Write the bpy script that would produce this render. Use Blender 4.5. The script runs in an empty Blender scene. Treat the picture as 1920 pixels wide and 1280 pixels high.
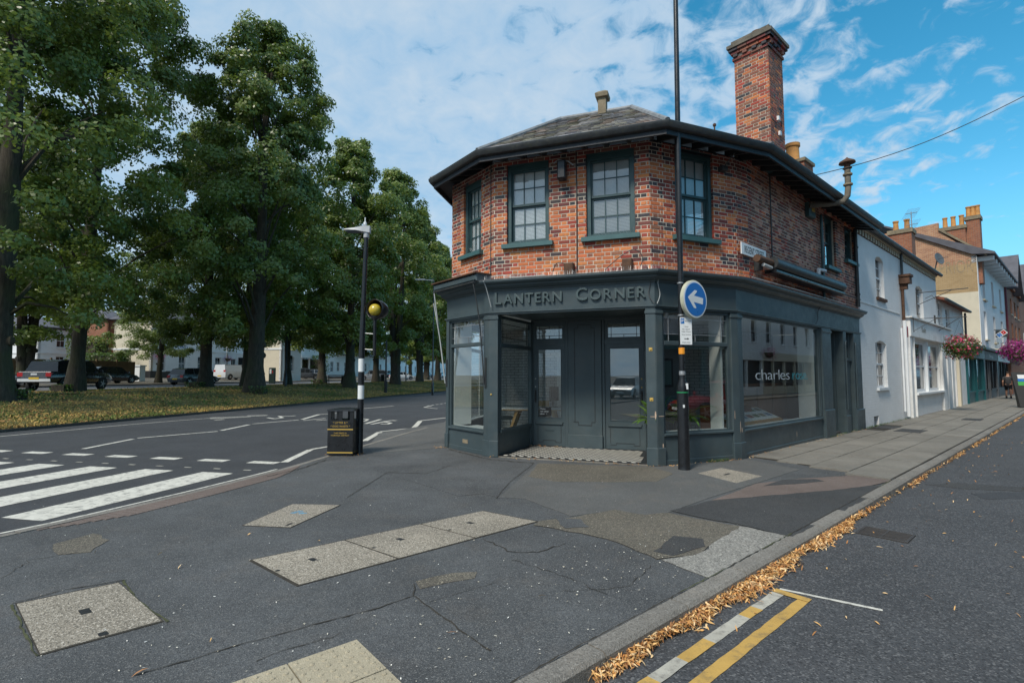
import bpy, bmesh, math, random
import numpy as np
from mathutils import Vector, Matrix
random.seed(7); RNG = np.random.default_rng(7)
PI = math.pi
sc = bpy.context.scene
# ------------------------------------------------------------------ camera, sky, sun, exposure
F = 960.0; PITCH = math.atan(63/960); HC = 1.6
cd = bpy.data.cameras.new('camera'); cd.lens = 18; cd.sensor_width = 36; cd.clip_start = .05; cd.clip_end = 3000
cam = bpy.data.objects.new('camera', cd); sc.collection.objects.link(cam)
cam.location = (0, 0, HC); cam.rotation_euler = (PI/2+PITCH, 0, 0); sc.camera = cam
SUN_EL = math.radians(48); SUN_AZ = math.radians(216)     # azimuth clockwise from +Y: behind and left of the camera
w = bpy.data.worlds.new('World'); sc.world = w; w.use_nodes = True
nt = w.node_tree; N = nt.nodes; L = nt.links; N.clear()
def wn(t, **k):
    n = N.new(t)
    for a, b in k.items(): setattr(n, a, b)
    return n
wo = wn('ShaderNodeOutputWorld'); bg = wn('ShaderNodeBackground'); bg.inputs[1].default_value = .12
sky = wn('ShaderNodeTexSky', sky_type='NISHITA'); sky.sun_disc = False
sky.sun_elevation = SUN_EL; sky.sun_rotation = SUN_AZ; sky.air_density = 1.0; sky.dust_density = .3; sky.ozone_density = 2.5
hs = wn('ShaderNodeHueSaturation'); hs.inputs['Hue'].default_value = .474; hs.inputs['Saturation'].default_value = 1.35; hs.inputs['Value'].default_value = 1.05
low = wn('ShaderNodeMapRange'); low.inputs[1].default_value = 0; low.inputs[2].default_value = .30; low.inputs[3].default_value = .85; low.inputs[4].default_value = 0
L.new(sky.outputs[0], hs.inputs['Color'])
tc = wn('ShaderNodeTexCoord'); sp = wn('ShaderNodeSeparateXYZ'); L.new(tc.outputs['Generated'], sp.inputs[0])
zz = wn('ShaderNodeMath', operation='MAXIMUM'); L.new(sp.outputs[2], zz.inputs[0]); zz.inputs[1].default_value = 0.0
za = wn('ShaderNodeMath', operation='ADD'); L.new(zz.outputs[0], za.inputs[0]); za.inputs[1].default_value = .32
dx = wn('ShaderNodeMath', operation='DIVIDE'); L.new(sp.outputs[0], dx.inputs[0]); L.new(za.outputs[0], dx.inputs[1])
dy = wn('ShaderNodeMath', operation='DIVIDE'); L.new(sp.outputs[1], dy.inputs[0]); L.new(za.outputs[0], dy.inputs[1])
cb = wn('ShaderNodeCombineXYZ'); L.new(dx.outputs[0], cb.inputs[0]); L.new(dy.outputs[0], cb.inputs[1])
def noise(vec, scale, detail, rough, dist=0, off=(0, 0, 0)):
    mp = wn('ShaderNodeMapping'); mp.inputs['Location'].default_value = off; L.new(vec, mp.inputs[0])
    n = wn('ShaderNodeTexNoise'); n.inputs['Scale'].default_value = scale; n.inputs['Detail'].default_value = detail
    n.inputs['Roughness'].default_value = rough; n.inputs['Distortion'].default_value = dist
    L.new(mp.outputs[0], n.inputs['Vector']); return n.outputs[0]
def mth(op, a, b, clamp=False):
    m = wn('ShaderNodeMath', operation=op); m.use_clamp = clamp
    for i, v in enumerate((a, b)):
        if isinstance(v, (int, float)): m.inputs[i].default_value = v
        else: L.new(v, m.inputs[i])
    return m.outputs[0]
n1 = noise(cb.outputs[0], 1.5, 4, .55, 0, (3.1, 1.7, 0)); n2 = noise(cb.outputs[0], 15, 9, .58, .5, (1.3, 4.2, 0)); n3 = noise(cb.outputs[0], 5, 5, .55, 0, (7, 2, 0))
# the cloud deck thins towards the right of the street
bias = mth('MULTIPLY', dx.outputs[0], -.42)
cov = mth('ADD', mth('ADD', mth('MULTIPLY', n1, .9), mth('MULTIPLY', n2, 1.35)), bias)
cr = wn('ShaderNodeMapRange'); cr.interpolation_type = 'SMOOTHSTEP'; cr.inputs[1].default_value = .70; cr.inputs[2].default_value = 1.06; L.new(cov, cr.inputs[0])
amt = mth('MULTIPLY', cr.outputs[0], .86)
ccol = wn('ShaderNodeMix', data_type='RGBA'); L.new(mth('ADD', mth('MULTIPLY', mth('SUBTRACT', mth('ADD', mth('MULTIPLY', n3, .55), mth('MULTIPLY', n2, .45)), .5), 3.2), .5, True), ccol.inputs[0])
ccol.inputs[6].default_value = (2.1, 3.3, 4.6, 1); ccol.inputs[7].default_value = (3.5, 4.15, 4.8, 1)
mx = wn('ShaderNodeMix', data_type='RGBA'); L.new(amt, mx.inputs[0]); L.new(sp.outputs[2], low.inputs[0]); hz = wn('ShaderNodeMix', data_type='RGBA'); L.new(low.outputs[0], hz.inputs[0]); L.new(hs.outputs[0], hz.inputs[6]); hz.inputs[7].default_value = (1.1, 3.6, 5.6, 1)
L.new(hz.outputs[2], mx.inputs[6]); L.new(ccol.outputs[2], mx.inputs[7])
L.new(mx.outputs[2], bg.inputs[0]); L.new(bg.outputs[0], wo.inputs[0])
sd = bpy.data.lights.new('sun', 'SUN'); sd.energy = 2.5; sd.angle = math.radians(14); sd.color = (1, .93, .82)
sun = bpy.data.objects.new('sun', sd); sc.collection.objects.link(sun)
sdir = Vector((math.sin(SUN_AZ)*math.cos(SUN_EL), math.cos(SUN_AZ)*math.cos(SUN_EL), math.sin(SUN_EL)))
sun.rotation_euler = sdir.to_track_quat('Z', 'Y').to_euler(); sun.location = (0, 0, 40)
sc.view_settings.view_transform = 'Standard'; sc.view_settings.look = 'None'; sc.view_settings.exposure = 0.55; sc.view_settings.gamma = 1
sc.view_settings.use_curve_mapping = False

# ------------------------------------------------------------------ helpers
def ray(px, py):
    c = ((px-960)/F, 1, -(py-640)/F)
    return Vector((c[0], math.cos(PITCH)*c[1]-math.sin(PITCH)*c[2], math.sin(PITCH)*c[1]+math.cos(PITCH)*c[2]))
def G(px, py, z=0.0):
    r = ray(px, py); t = (z-HC)/r.z; return Vector((r.x*t, r.y*t, z))
COL = sc.collection
WM = {}
def link(o, parent=None):
    COL.objects.link(o)
    if parent is not None:
        o.parent = parent; o.matrix_parent_inverse = WM[parent.name].inverted()
    return o
def tag(o, label=None, cat=None, group=None, kind=None):
    if label: o['label'] = label
    if cat: o['category'] = cat
    if group: o['group'] = group
    if kind: o['kind'] = kind
    return o
def thing(name, label, cat, loc=(0, 0, 0), group=None):
    o = bpy.data.objects.new(name, None); o.empty_display_size = .2; COL.objects.link(o); o.location = loc
    WM[o.name] = Matrix.Translation(Vector(loc)); return tag(o, label, cat, group)
def copy_tree(o, loc, rotz=0, scale=None, label=None, parent=None, top=True):
    c = o.copy(); COL.objects.link(c)
    if top:
        c.location = loc; c.rotation_euler = (0, 0, rotz)
        if scale: c.scale = scale if not isinstance(scale, (int, float)) else (scale,)*3
        if label: c['label'] = label
    else: c.parent = parent
    for ch in KIDS.get(o.name, []): copy_tree(ch, None, parent=c, top=False)
    return c
KIDS = {}
class MB:
    def __init__(s): s.v = []; s.f = []; s.m = []; s.c = []; s.M = None; s.mi = 0; s.col = None
    def add(s, vs, fs, mi=None):
        b = len(s.v)
        for p in vs:
            p = Vector(p)
            s.v.append(s.M @ p if s.M is not None else p)
        for f in fs:
            s.f.append([b+i for i in f]); s.m.append(s.mi if mi is None else mi); s.c.append(s.col)
    def box(s, x0, x1, y0, y1, z0, z1, mi=None):
        if x0 > x1: x0, x1 = x1, x0
        if y0 > y1: y0, y1 = y1, y0
        if z0 > z1: z0, z1 = z1, z0
        s.add([(x0,y0,z0),(x1,y0,z0),(x1,y1,z0),(x0,y1,z0),(x0,y0,z1),(x1,y0,z1),(x1,y1,z1),(x0,y1,z1)],
              [(0,3,2,1),(4,5,6,7),(0,1,5,4),(1,2,6,5),(2,3,7,6),(3,0,4,7)], mi)
    def bbox(s, x0, x1, y0, y1, z0, z1, b=.01, mi=None):      # box chamfered on its outer (z1) face
        s.add([(x0,y0,z0),(x1,y0,z0),(x1,y1,z0),(x0,y1,z0),(x0,y0,z1-b),(x1,y0,z1-b),(x1,y1,z1-b),(x0,y1,z1-b),
               (x0+b,y0+b,z1),(x1-b,y0+b,z1),(x1-b,y1-b,z1),(x0+b,y1-b,z1)],
              [(0,3,2,1),(0,1,5,4),(1,2,6,5),(2,3,7,6),(3,0,4,7),(4,5,9,8),(5,6,10,9),(6,7,11,10),(7,4,8,11),(8,9,10,11)], mi)
    def prism(s, poly, z0, z1, mi=None):                      # counter-clockwise 2-D polygon
        n = len(poly); s.add([(p[0],p[1],z0) for p in poly]+[(p[0],p[1],z1) for p in poly],
              [tuple(range(n))[::-1], tuple(range(n, 2*n))]+[(i,(i+1)%n,n+(i+1)%n,n+i) for i in range(n)], mi)
    def tube(s, pts, r, n=8, mi=None, caps=True):
        pts = [Vector(p) for p in pts]; rs = r if isinstance(r, (list, tuple)) else [r]*len(pts)
        vs = []; prev = None
        for i, p in enumerate(pts):
            d = (pts[min(i+1, len(pts)-1)]-pts[max(i-1, 0)])
            d = d.normalized() if d.length > 1e-9 else Vector((0,0,1))
            a = prev if prev is not None else (Vector((1,0,0)) if abs(d.x) < .8 else Vector((0,1,0)))
            a = (a-d*a.dot(d)).normalized(); b = d.cross(a); prev = a
            for k in range(n):
                t = 2*PI*k/n; vs.append(p+(a*math.cos(t)+b*math.sin(t))*rs[i])
        fs = []
        for i in range(len(pts)-1):
            for k in range(n): fs.append((i*n+k, i*n+(k+1)%n, (i+1)*n+(k+1)%n, (i+1)*n+k))
        if caps: fs.append(tuple(range(n))[::-1]); fs.append(tuple(range((len(pts)-1)*n, len(pts)*n)))
        s.add(vs, fs, mi)
    def lathe(s, prof, c=(0,0,0), n=16, mi=None):              # profile [(r, z)]
        vs = [(c[0]+r*math.cos(2*PI*k/n), c[1]+r*math.sin(2*PI*k/n), c[2]+z) for r, z in prof for k in range(n)]
        fs = [(i*n+k, i*n+(k+1)%n, (i+1)*n+(k+1)%n, (i+1)*n+k) for i in range(len(prof)-1) for k in range(n)]
        fs += [tuple(range(n))[::-1], tuple(range((len(prof)-1)*n, len(prof)*n))]
        s.add(vs, fs, mi)
    def ball(s, c, r, n=10, mi=None, sq=(1,1,1)):
        vs = []; fs = []; m = n//2+1
        for i in range(m+1):
            ph = PI*i/m
            for k in range(n): t = 2*PI*k/n; vs.append((c[0]+r*sq[0]*math.sin(ph)*math.cos(t), c[1]+r*sq[1]*math.sin(ph)*math.sin(t), c[2]+r*sq[2]*math.cos(ph)))
        for i in range(m):
            for k in range(n): fs.append((i*n+k, (i+1)*n+k, (i+1)*n+(k+1)%n, i*n+(k+1)%n))
        s.add(vs, fs, mi)
    def mesh(s, name, mats, smooth=False, center=None):
        me = bpy.data.meshes.new(name)
        c = center if center is not None else Vector((0,0,0))
        me.from_pydata([tuple(v-c) for v in s.v], [], s.f)
        for m in (mats if isinstance(mats, (list, tuple)) else [mats]): me.materials.append(m)
        if any(s.m): me.polygons.foreach_set('material_index', s.m)
        if any(q is not None for q in s.c):
            at = me.color_attributes.new('Col', 'FLOAT_COLOR', 'CORNER'); data = []
            for f, q in zip(s.f, s.c): data += list((*(q or (.5,.5,.5)), 1.0))*len(f)
            at.data.foreach_set('color', data)
        if smooth: me.polygons.foreach_set('use_smooth', [True]*len(s.f))
        me.validate(); me.update(); return me
    def build(s, name, mats, parent=None, smooth=False, **t):
        if not s.v: return None
        a = np.array([tuple(v) for v in s.v]); lo = a.min(0); hi = a.max(0)
        c = Vector(((lo[0]+hi[0])/2, (lo[1]+hi[1])/2, lo[2])) if t.pop('recenter', True) else Vector((0,0,0))
        o = bpy.data.objects.new(name, s.mesh(name, mats, smooth, c)); link(o, parent); o.location = c
        WM[o.name] = Matrix.Translation(c)
        if parent is not None: KIDS.setdefault(parent.name, []).append(o)
        if smooth: autosmooth(o)
        return tag(o, **t) if t else o
def autosmooth(o):
    me = o.data
    try:
        bm = bmesh.new(); bm.from_mesh(me)
        for e in bm.edges:
            if len(e.link_faces) == 2 and e.calc_face_angle(0) > math.radians(38): e.smooth = False
        bm.to_mesh(me); bm.free()
    except Exception: pass
def inst(mesh, name, M, parent):
    o = bpy.data.objects.new(name, mesh); link(o, parent)
    o.location = M.to_translation(); o.rotation_euler = M.to_euler(); KIDS.setdefault(parent.name, []).append(o); return o
class Face:      # a vertical wall plane; local axes: x along the wall, y up, z out of the wall
    def __init__(s, A, B, off=0):
        A = Vector((A[0], A[1], 0)); B = Vector((B[0], B[1], 0)); s.u = (B-A).normalized(); s.n = Vector((s.u.y, -s.u.x, 0))
        s.A = A+s.n*off; s.L = (B-A).length
        s.M = Matrix(((s.u.x,0,s.n.x,s.A.x),(s.u.y,0,s.n.y,s.A.y),(0,1,0,0),(0,0,0,1)))
    def p(s, x, z, o=0): return s.A+s.u*x+s.n*o+Vector((0,0,z))
    def hit(s, px, py, off=0):
        r = ray(px, py); a = s.A+s.n*off; t = a.dot(s.n)/r.dot(s.n); q = r*t; return (q-a).dot(s.u), HC+q.z
    def mb(s): m = MB(); m.M = s.M; return m
def isect(p, d, q, e):
    den = d.x*e.y-d.y*e.x
    if abs(den) < 1e-6: return q
    t = ((q.x-p.x)*e.y-(q.y-p.y)*e.x)/den; return p+d*t
def offset(pts, d):
    pts = [Vector((p[0], p[1], 0)) for p in pts]; out = []; n = len(pts)
    seg = [(pts[i+1]-pts[i]).normalized() for i in range(n-1)]; nr = [Vector((u.y, -u.x, 0)) for u in seg]
    for i in range(n):
        if i == 0: out.append(pts[0]+nr[0]*d)
        elif i == n-1: out.append(pts[-1]+nr[-1]*d)
        else: out.append(isect(pts[i-1]+nr[i-1]*d, seg[i-1], pts[i]+nr[i]*d, seg[i]))
    return out
def sweep(mb, pts, prof, mi=None, closed=True):              # profile [(out, z)] swept with mitres
    rows = [[Vector((p.x, p.y, z)) for p in offset(pts, o)] for o, z in prof]
    n = len(pts); vs = [v for r in rows for v in r]; fs = []; m = len(prof)
    for j in range(m if closed else m-1):
        k = (j+1) % m
        for i in range(n-1): fs.append((j*n+i, j*n+i+1, k*n+i+1, k*n+i))
    if closed: fs.append(tuple(j*n for j in range(m))); fs.append(tuple(j*n+n-1 for j in range(m))[::-1])
    mb.add(vs, fs, mi)
def text(s, size, ext=.004, bev=0, align='CENTER', space=1.0, thin=0):
    cu = bpy.data.curves.new('txt', 'FONT'); cu.body = s; cu.size = size; cu.extrude = ext; cu.bevel_depth = bev; cu.align_x = align; cu.space_character = space
    cu.resolution_u = 4; cu.offset = -thin
    ob = bpy.data.objects.new('txt', cu); COL.objects.link(ob); dg = bpy.context.evaluated_depsgraph_get()
    me = bpy.data.meshes.new_from_object(ob.evaluated_get(dg)); COL.objects.unlink(ob); bpy.data.objects.remove(ob); return me
def put_text(name, s, size, M, mat, parent, ext=.003, bev=0, align='CENTER', sx=1.0, space=1.0, bold=0):
    me = text(s, size, ext, bev, align, space)
    me.transform(Matrix.Diagonal((sx, 1, 1, 1)))
    me.transform(M.to_3x3().to_4x4()); me.materials.clear(); me.materials.append(mat)
    o = bpy.data.objects.new(name, me); link(o, parent); o.location = M.to_translation(); WM[o.name] = Matrix.Translation(o.location)
    KIDS.setdefault(parent.name, []).append(o) if parent is not None else None
    return o

# ------------------------------------------------------------------ materials
def new_mat(name):
    m = bpy.data.materials.new(name); m.use_nodes = True; return m, m.node_tree.nodes, m.node_tree.links, m.node_tree.nodes['Principled BSDF']
def nz(N, L, vec, scale, detail=4, rough=.55, kind='NOISE'):
    n = N.new('ShaderNodeTexNoise'); n.inputs['Scale'].default_value = scale; n.inputs['Detail'].default_value = detail; n.inputs['Roughness'].default_value = rough
    if vec is not None: L.new(vec, n.inputs['Vector'])
    return n.outputs[0]
def rampf(N, L, src, lo, hi, a=0., b=1.):
    r = N.new('ShaderNodeMapRange'); r.inputs[1].default_value = lo; r.inputs[2].default_value = hi; r.inputs[3].default_value = a; r.inputs[4].default_value = b
    L.new(src, r.inputs[0]); return r.outputs[0]
def mixc(N, L, f, a, b, mode='MIX'):
    m = N.new('ShaderNodeMix'); m.data_type = 'RGBA'; m.blend_type = mode
    if isinstance(f, (int, float)): m.inputs[0].default_value = f
    else: L.new(f, m.inputs[0])
    for i, v in ((6, a), (7, b)):
        if isinstance(v, tuple): m.inputs[i].default_value = (*v[:3], 1)
        else: L.new(v, m.inputs[i])
    return m.outputs[2]
def bump(N, L, P, src, strength, dist=.01):
    b = N.new('ShaderNodeBump'); b.inputs['Strength'].default_value = strength; b.inputs['Distance'].default_value = dist
    L.new(src, b.inputs['Height']); L.new(b.outputs[0], P.inputs['Normal']); return b
def mat(name, col, rough=.7, var=.2, scale=2.5, metal=0, bmp=.15, bscale=40, dirt=None, dirt_amt=.5, coat=0, spec=.5):
    m, N, L, P = new_mat(name); g = N.new('ShaderNodeNewGeometry').outputs['Position']
    a = nz(N, L, g, scale, 6, .6); c = mixc(N, L, rampf(N, L, a, .3, .7), tuple(x*(1-var) for x in col), tuple(min(1, x*(1+var)) for x in col))
    if dirt:
        d = nz(N, L, g, scale*1.7+.3, 8, .7); c = mixc(N, L, rampf(N, L, d, .5, .72, 0, dirt_amt), c, dirt)
    L.new(c, P.inputs['Base Color']); P.inputs['Metallic'].default_value = metal
    L.new(rampf(N, L, nz(N, L, g, scale*4, 4), .3, .7, max(0, rough-.08), min(1, rough+.08)), P.inputs['Roughness'])
    P.inputs['Coat Weight'].default_value = coat; P.inputs['Coat Roughness'].default_value = .08; P.inputs['Specular IOR Level'].default_value = spec
    if bmp: bump(N, L, P, nz(N, L, g, bscale, 5, .6), bmp, .01)
    return m
def tarmac(name, base, speck=.5, big=.25, scale=160, tint=(.32, .24, .17), tamt=.25, rough=.85, light=(.22, .22, .21)):
    m, N, L, P = new_mat(name); g = N.new('ShaderNodeNewGeometry').outputs['Position']
    big_n = nz(N, L, g, .8, 7, .62); c = mixc(N, L, rampf(N, L, big_n, .32, .68), tuple(x*(1-big) for x in base), tuple(x*(1+big) for x in base))
    t = nz(N, L, g, 1.9, 9, .72); c = mixc(N, L, rampf(N, L, t, .52, .75, 0, tamt), c, tint)
    st_ = nz(N, L, g, .33, 9, .78); c = mixc(N, L, rampf(N, L, st_, .48, .66, 0, .5), c, tuple(x*.62 for x in base)); mid = nz(N, L, g, 14, 8, .75); c = mixc(N, L, rampf(N, L, mid, .35, .7, .0, .45), c, tuple(x*.5 for x in base))
    v = N.new('ShaderNodeTexVoronoi'); v.inputs['Scale'].default_value = scale; L.new(g, v.inputs['Vector'])
    vs = N.new('ShaderNodeSeparateColor'); L.new(v.outputs['Color'], vs.inputs[0])
    c = mixc(N, L, rampf(N, L, vs.outputs[0], .72, .95, 0, speck), c, light)
    c = mixc(N, L, rampf(N, L, vs.outputs[1], .6, .9, 0, speck), c, tuple(x*.35 for x in base))
    L.new(c, P.inputs['Base Color']); P.inputs['Roughness'].default_value = rough; P.inputs['Specular IOR Level'].default_value = .35
    hmix = N.new('ShaderNodeMath'); hmix.operation = 'ADD'; L.new(v.outputs['Distance'], hmix.inputs[0]); L.new(mid, hmix.inputs[1])
    bump(N, L, P, hmix.outputs[0], .55, .006); return m
def attr_mat(name, rough=.8, var=.35, scale=30, bmp=.4, dirt=None):
    m, N, L, P = new_mat(name); a = N.new('ShaderNodeAttribute'); a.attribute_name = 'Col'; g = N.new('ShaderNodeNewGeometry').outputs['Position']
    n = nz(N, L, g, scale, 6, .65); c = mixc(N, L, rampf(N, L, n, .3, .75, 0, var), a.outputs['Color'], (.03, .02, .015))
    n2 = nz(N, L, g, 1.3, 6, .65); c = mixc(N, L, rampf(N, L, n2, .45, .75, 0, .5), c, dirt or (.12, .07, .05))
    n3 = nz(N, L, g, scale*2.5, 4, .7); c = mixc(N, L, rampf(N, L, n3, .6, .8, 0, .3), c, (.5, .4, .3))
    L.new(c, P.inputs['Base Color']); P.inputs['Roughness'].default_value = rough
    bump(N, L, P, n, bmp, .004); return m
def glass_mat(name, ior=1.5, tint=(.93, .96, .95), rough=0.0, wavy=.02):
    m = bpy.data.materials.new(name); m.use_nodes = True; N = m.node_tree.nodes; L = m.node_tree.links; N.clear()
    o = N.new('ShaderNodeOutputMaterial'); x = N.new('ShaderNodeMixShader'); t = N.new('ShaderNodeBsdfTransparent'); t.inputs[0].default_value = (*tint, 1)
    gl = N.new('ShaderNodeBsdfGlossy'); gl.inputs['Roughness'].default_value = rough; fr = N.new('ShaderNodeFresnel'); g = N.new('ShaderNodeNewGeometry'); io = N.new('ShaderNodeMapRange'); io.inputs[3].default_value = ior; io.inputs[4].default_value = 1/ior; L.new(g.outputs['Backfacing'], io.inputs[0]); L.new(io.outputs[0], fr.inputs[0])
    # a thin pane: no bending, so the back face must reflect like the front face
    n = N.new('ShaderNodeTexNoise'); n.inputs['Scale'].default_value = 1.6; n.inputs['Detail'].default_value = 1; L.new(g.outputs['Position'], n.inputs['Vector'])
    b = N.new('ShaderNodeBump'); b.inputs['Strength'].default_value = wavy; b.inputs['Distance'].default_value = .05; L.new(n.outputs[0], b.inputs['Height'])
    L.new(b.outputs[0], gl.inputs['Normal'])
    L.new(fr.outputs[0], x.inputs[0]); L.new(t.outputs[0], x.inputs[1]); L.new(gl.outputs[0], x.inputs[2]); L.new(x.outputs[0], o.inputs[0]); return m
M = {}
M['pave'] = tarmac('pavement_tarmac', (.090, .095, .099), .6, .38, 150, tamt=.42, tint=(.17,.145,.12))
M['pave2'] = tarmac('pavement_tarmac_pale', (.125, .126, .122), .6, .2, 240)
M['patch_dark'] = tarmac('patch_tarmac_dark', (.055, .056, .057), .4, .2, 200, tamt=.08)
M['patch_brown'] = tarmac('patch_tarmac_brown', (.135, .122, .10), .75, .25, 120, light=(.3,.27,.2))
M['patch_red'] = tarmac('patch_tarmac_red', (.19, .145, .125), .45, .2, 200)
M['patch_grit'] = tarmac('patch_concrete_grit', (.27, .26, .235), .75, .2, 90, light=(.45, .43, .38))
M['road'] = tarmac('road_asphalt', (.072, .075, .080), .75, .18, 95, tamt=.06, light=(.17, .17, .17))
M['road2'] = tarmac('road_asphalt_smooth', (.055, .058, .063), .4, .2, 130, tamt=.06, light=(.12,.12,.12))
M['road_far'] = tarmac('far_road_asphalt', (.15, .155, .165), .2, .1, 60, tamt=.05)
M['slab'] = tarmac('paving_slab_concrete', (.235, .22, .19), .45, .28, 140, light=(.28, .26, .22), tint=(.25,.18,.13))
M['cover'] = tarmac('cover_aggregate_concrete', (.31, .275, .22), .9, .3, 120, light=(.55, .5, .42), tamt=.15)
M['tactile'] = tarmac('tactile_paving', (.46, .40, .285), .4, .15, 180, light=(.45, .40, .3))
M['kerb'] = tarmac('kerb_concrete', (.23, .215, .19), .55, .25, 120, light=(.33, .31, .28))
M['kerb_dark'] = tarmac('old_kerb_stone', (.06, .058, .05), .4, .3, 60, light=(.2, .2, .18))
M['joint'] = mat('dirt_joint', (.035, .03, .022), .95, .4, 8)
M['moss'] = mat('moss', (.055, .06, .025), .95, .5, 9, bmp=.6)
M['white_line'] = mat('white_road_paint', (.60, .58, .51), .7, .12, 7, dirt=(.12, .12, .115), dirt_amt=1.0, bmp=.3, bscale=90)
M['yellow_line'] = mat('yellow_road_paint', (.50, .31, .08), .75, .12, 5, dirt=(.12, .10, .07), dirt_amt=.7, bmp=.3, bscale=90)
M['worn_line'] = mat('worn_road_paint', (.42, .40, .34), .8, .15, 6, dirt=(.12, .11, .1), dirt_amt=.85, bmp=.3, bscale=90)
M['brick'] = attr_mat('brick')
M['mortar'] = mat('mortar', (.56, .50, .41), .95, .2, 3, dirt=(.16, .13, .11), dirt_amt=.6)
M['green'] = mat('shopfront_paint', (.050, .072, .080), .42, .18, 1.6, bmp=.15, bscale=120, dirt=(.075,.085,.082), dirt_amt=.55, spec=.5)
M['green_l'] = mat('shopfront_paint_letters', (.058, .085, .088), .4, .1, 2, bmp=.05)
M['teal'] = mat('sash_paint', (.035, .075, .080), .4, .15, 3, bmp=.1)
M['sill'] = mat('sill_paint', (.045, .115, .120), .5, .15, 3, bmp=.1)
M['black_wood'] = mat('eaves_paint', (.016, .019, .024), .5, .3, 4)
M['gutter'] = mat('gutter_iron', (.030, .033, .036), .45, .35, 6, dirt=(.08, .08, .05), dirt_amt=.5)
M['lead'] = mat('lead_flashing', (.20, .21, .22), .5, .3, 6, dirt=(.07,.07,.05), dirt_amt=.6)
M['slate'] = attr_mat('slate', .75, .3, 14, .3, dirt=(.07, .075, .03))
M['glass'] = glass_mat('window_glass', 2.3, wavy=.006)
M['glass_old'] = glass_mat('old_wavy_glass', 2.4, wavy=.05)
M['dark_glass'] = mat('dark_glass', (.015, .018, .022), .08, .1, 2, bmp=0, spec=.5)
M['blind'] = mat('blind_white', (.82, .84, .86), .6, .05, 3, bmp=0)
M['blind_grey'] = mat('blind_grey', (.50,.51,.52), .6, .05, 3, bmp=0)
M['white'] = mat('white_paint', (.70, .72, .73), .55, .07, 3, bmp=.05)
M['room'] = mat('room_white', (.80, .80, .78), .8, .06, 2, bmp=.1)
M['floor_in'] = mat('shop_floor', (.10, .10, .10), .5, .2, 3)
M['render_w'] = mat('white_masonry_paint', (.76,.76,.74), .75, .08, 1.2, dirt=(.40, .39, .36), dirt_amt=.5, bmp=.0)
M['render_c'] = mat('cream_render', (.58, .52, .40), .8, .06, 1.2, dirt=(.4, .37, .3), dirt_amt=.4)
M['render_v'] = mat('white_stucco', (.74,.75,.75), .75, .06, 1.0, dirt=(.42, .43, .42), dirt_amt=.35)
M['grey_shop'] = mat('grey_shop_paint', (.10, .11, .12), .5, .15, 2)
M['teal_shop'] = mat('teal_shop_paint', (.012, .095, .105), .4, .15, 2)
M['maroon'] = mat('maroon_paint', (.13, .015, .03), .5, .2, 3)
M['black'] = mat('black_gloss_paint', (.012, .013, .015), .32, .3, 3, bmp=.05)
M['gold'] = mat('gold_paint', (.50, .33, .07), .45, .1, 5, bmp=0)
M['chip'] = mat('bare_chip', (.48,.36,.27), .9, .25, 30)
M['steel'] = mat('galvanised_steel', (.40, .41, .42), .45, .2, 8, metal=.6)
M['lamp_grey'] = mat('lamp_grey_paint', (.42, .43, .44), .5, .1, 4)
M['terracotta'] = mat('chimney_pot_clay', (.50, .24, .07), .8, .25, 3, dirt=(.12, .08, .05), dirt_amt=.5)
M['stone'] = mat('weathered_stone', (.22, .18, .12), .9, .3, 4, dirt=(.07, .06, .04), dirt_amt=.7, bmp=.6)
M['cap_stone'] = mat('sooty_stone', (.14,.125,.10), .9, .35, 4, dirt=(.05,.05,.035), dirt_amt=.7, bmp=.6)
M['rust'] = mat('rusty_iron', (.09, .045, .025), .85, .35, 12, bmp=.4)
M['blue'] = mat('sign_blue', (.015, .15, .46), .35, .05, 3, bmp=0)
M['sign_white'] = mat('sign_white', (.72, .74, .74), .4, .04, 4, bmp=0)
M['sign_black'] = mat('sign_black', (.02, .02, .02), .5, .05, 4, bmp=0)
M['sign_rim'] = mat('sign_rim', (.50, .50, .38), .5, .15, 8)
M['amber'] = mat('beacon_amber', (.50, .37, .03), .25, .05, 4, bmp=0, coat=.6)
M['orange'] = mat('orange_sticker', (.8, .30, .02), .5, .1, 4, bmp=0)
M['red'] = mat('red_plastic', (.45, .02, .02), .4, .1, 4, bmp=0)
M['wood'] = mat('pale_wood', (.50, .29, .10), .5, .2, 4)
M['darkwood'] = mat('dark_wood', (.16, .06, .025), .5, .25, 3)
M['fence'] = mat('timber_fence', (.14, .09, .045), .85, .3, 3)
M['tyre'] = mat('rubber', (.018, .018, .019), .8, .2, 8)
M['tile_w'] = mat('tile_white', (.55, .53, .47), .45, .1, 6, dirt=(.3, .27, .22), dirt_amt=.5)
M['tile_b'] = mat('tile_black', (.02, .02, .022), .4, .2, 6)
M['pot'] = mat('plant_pot', (.10, .10, .10), .6, .1, 4)
M['skin'] = mat('skin', (.50, .27, .18), .6, .1, 8, bmp=0)
M['shirt'] = mat('dark_shirt', (.055, .055, .058), .9, .15, 6)
M['shorts'] = mat('black_shorts', (.015, .015, .018), .9, .15, 6)
M['hair'] = mat('dark_hair', (.03, .02, .015), .8, .2, 20)
M['cable'] = mat('cable', (.05, .05, .05), .6, .1, 5, bmp=0)
M['cable_w'] = mat('pale_cable', (.40, .42, .42), .6, .1, 5, bmp=0)
M['farroof'] = mat('far_slate_roof', (.09, .09, .105), .8, .25, 2)
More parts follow.
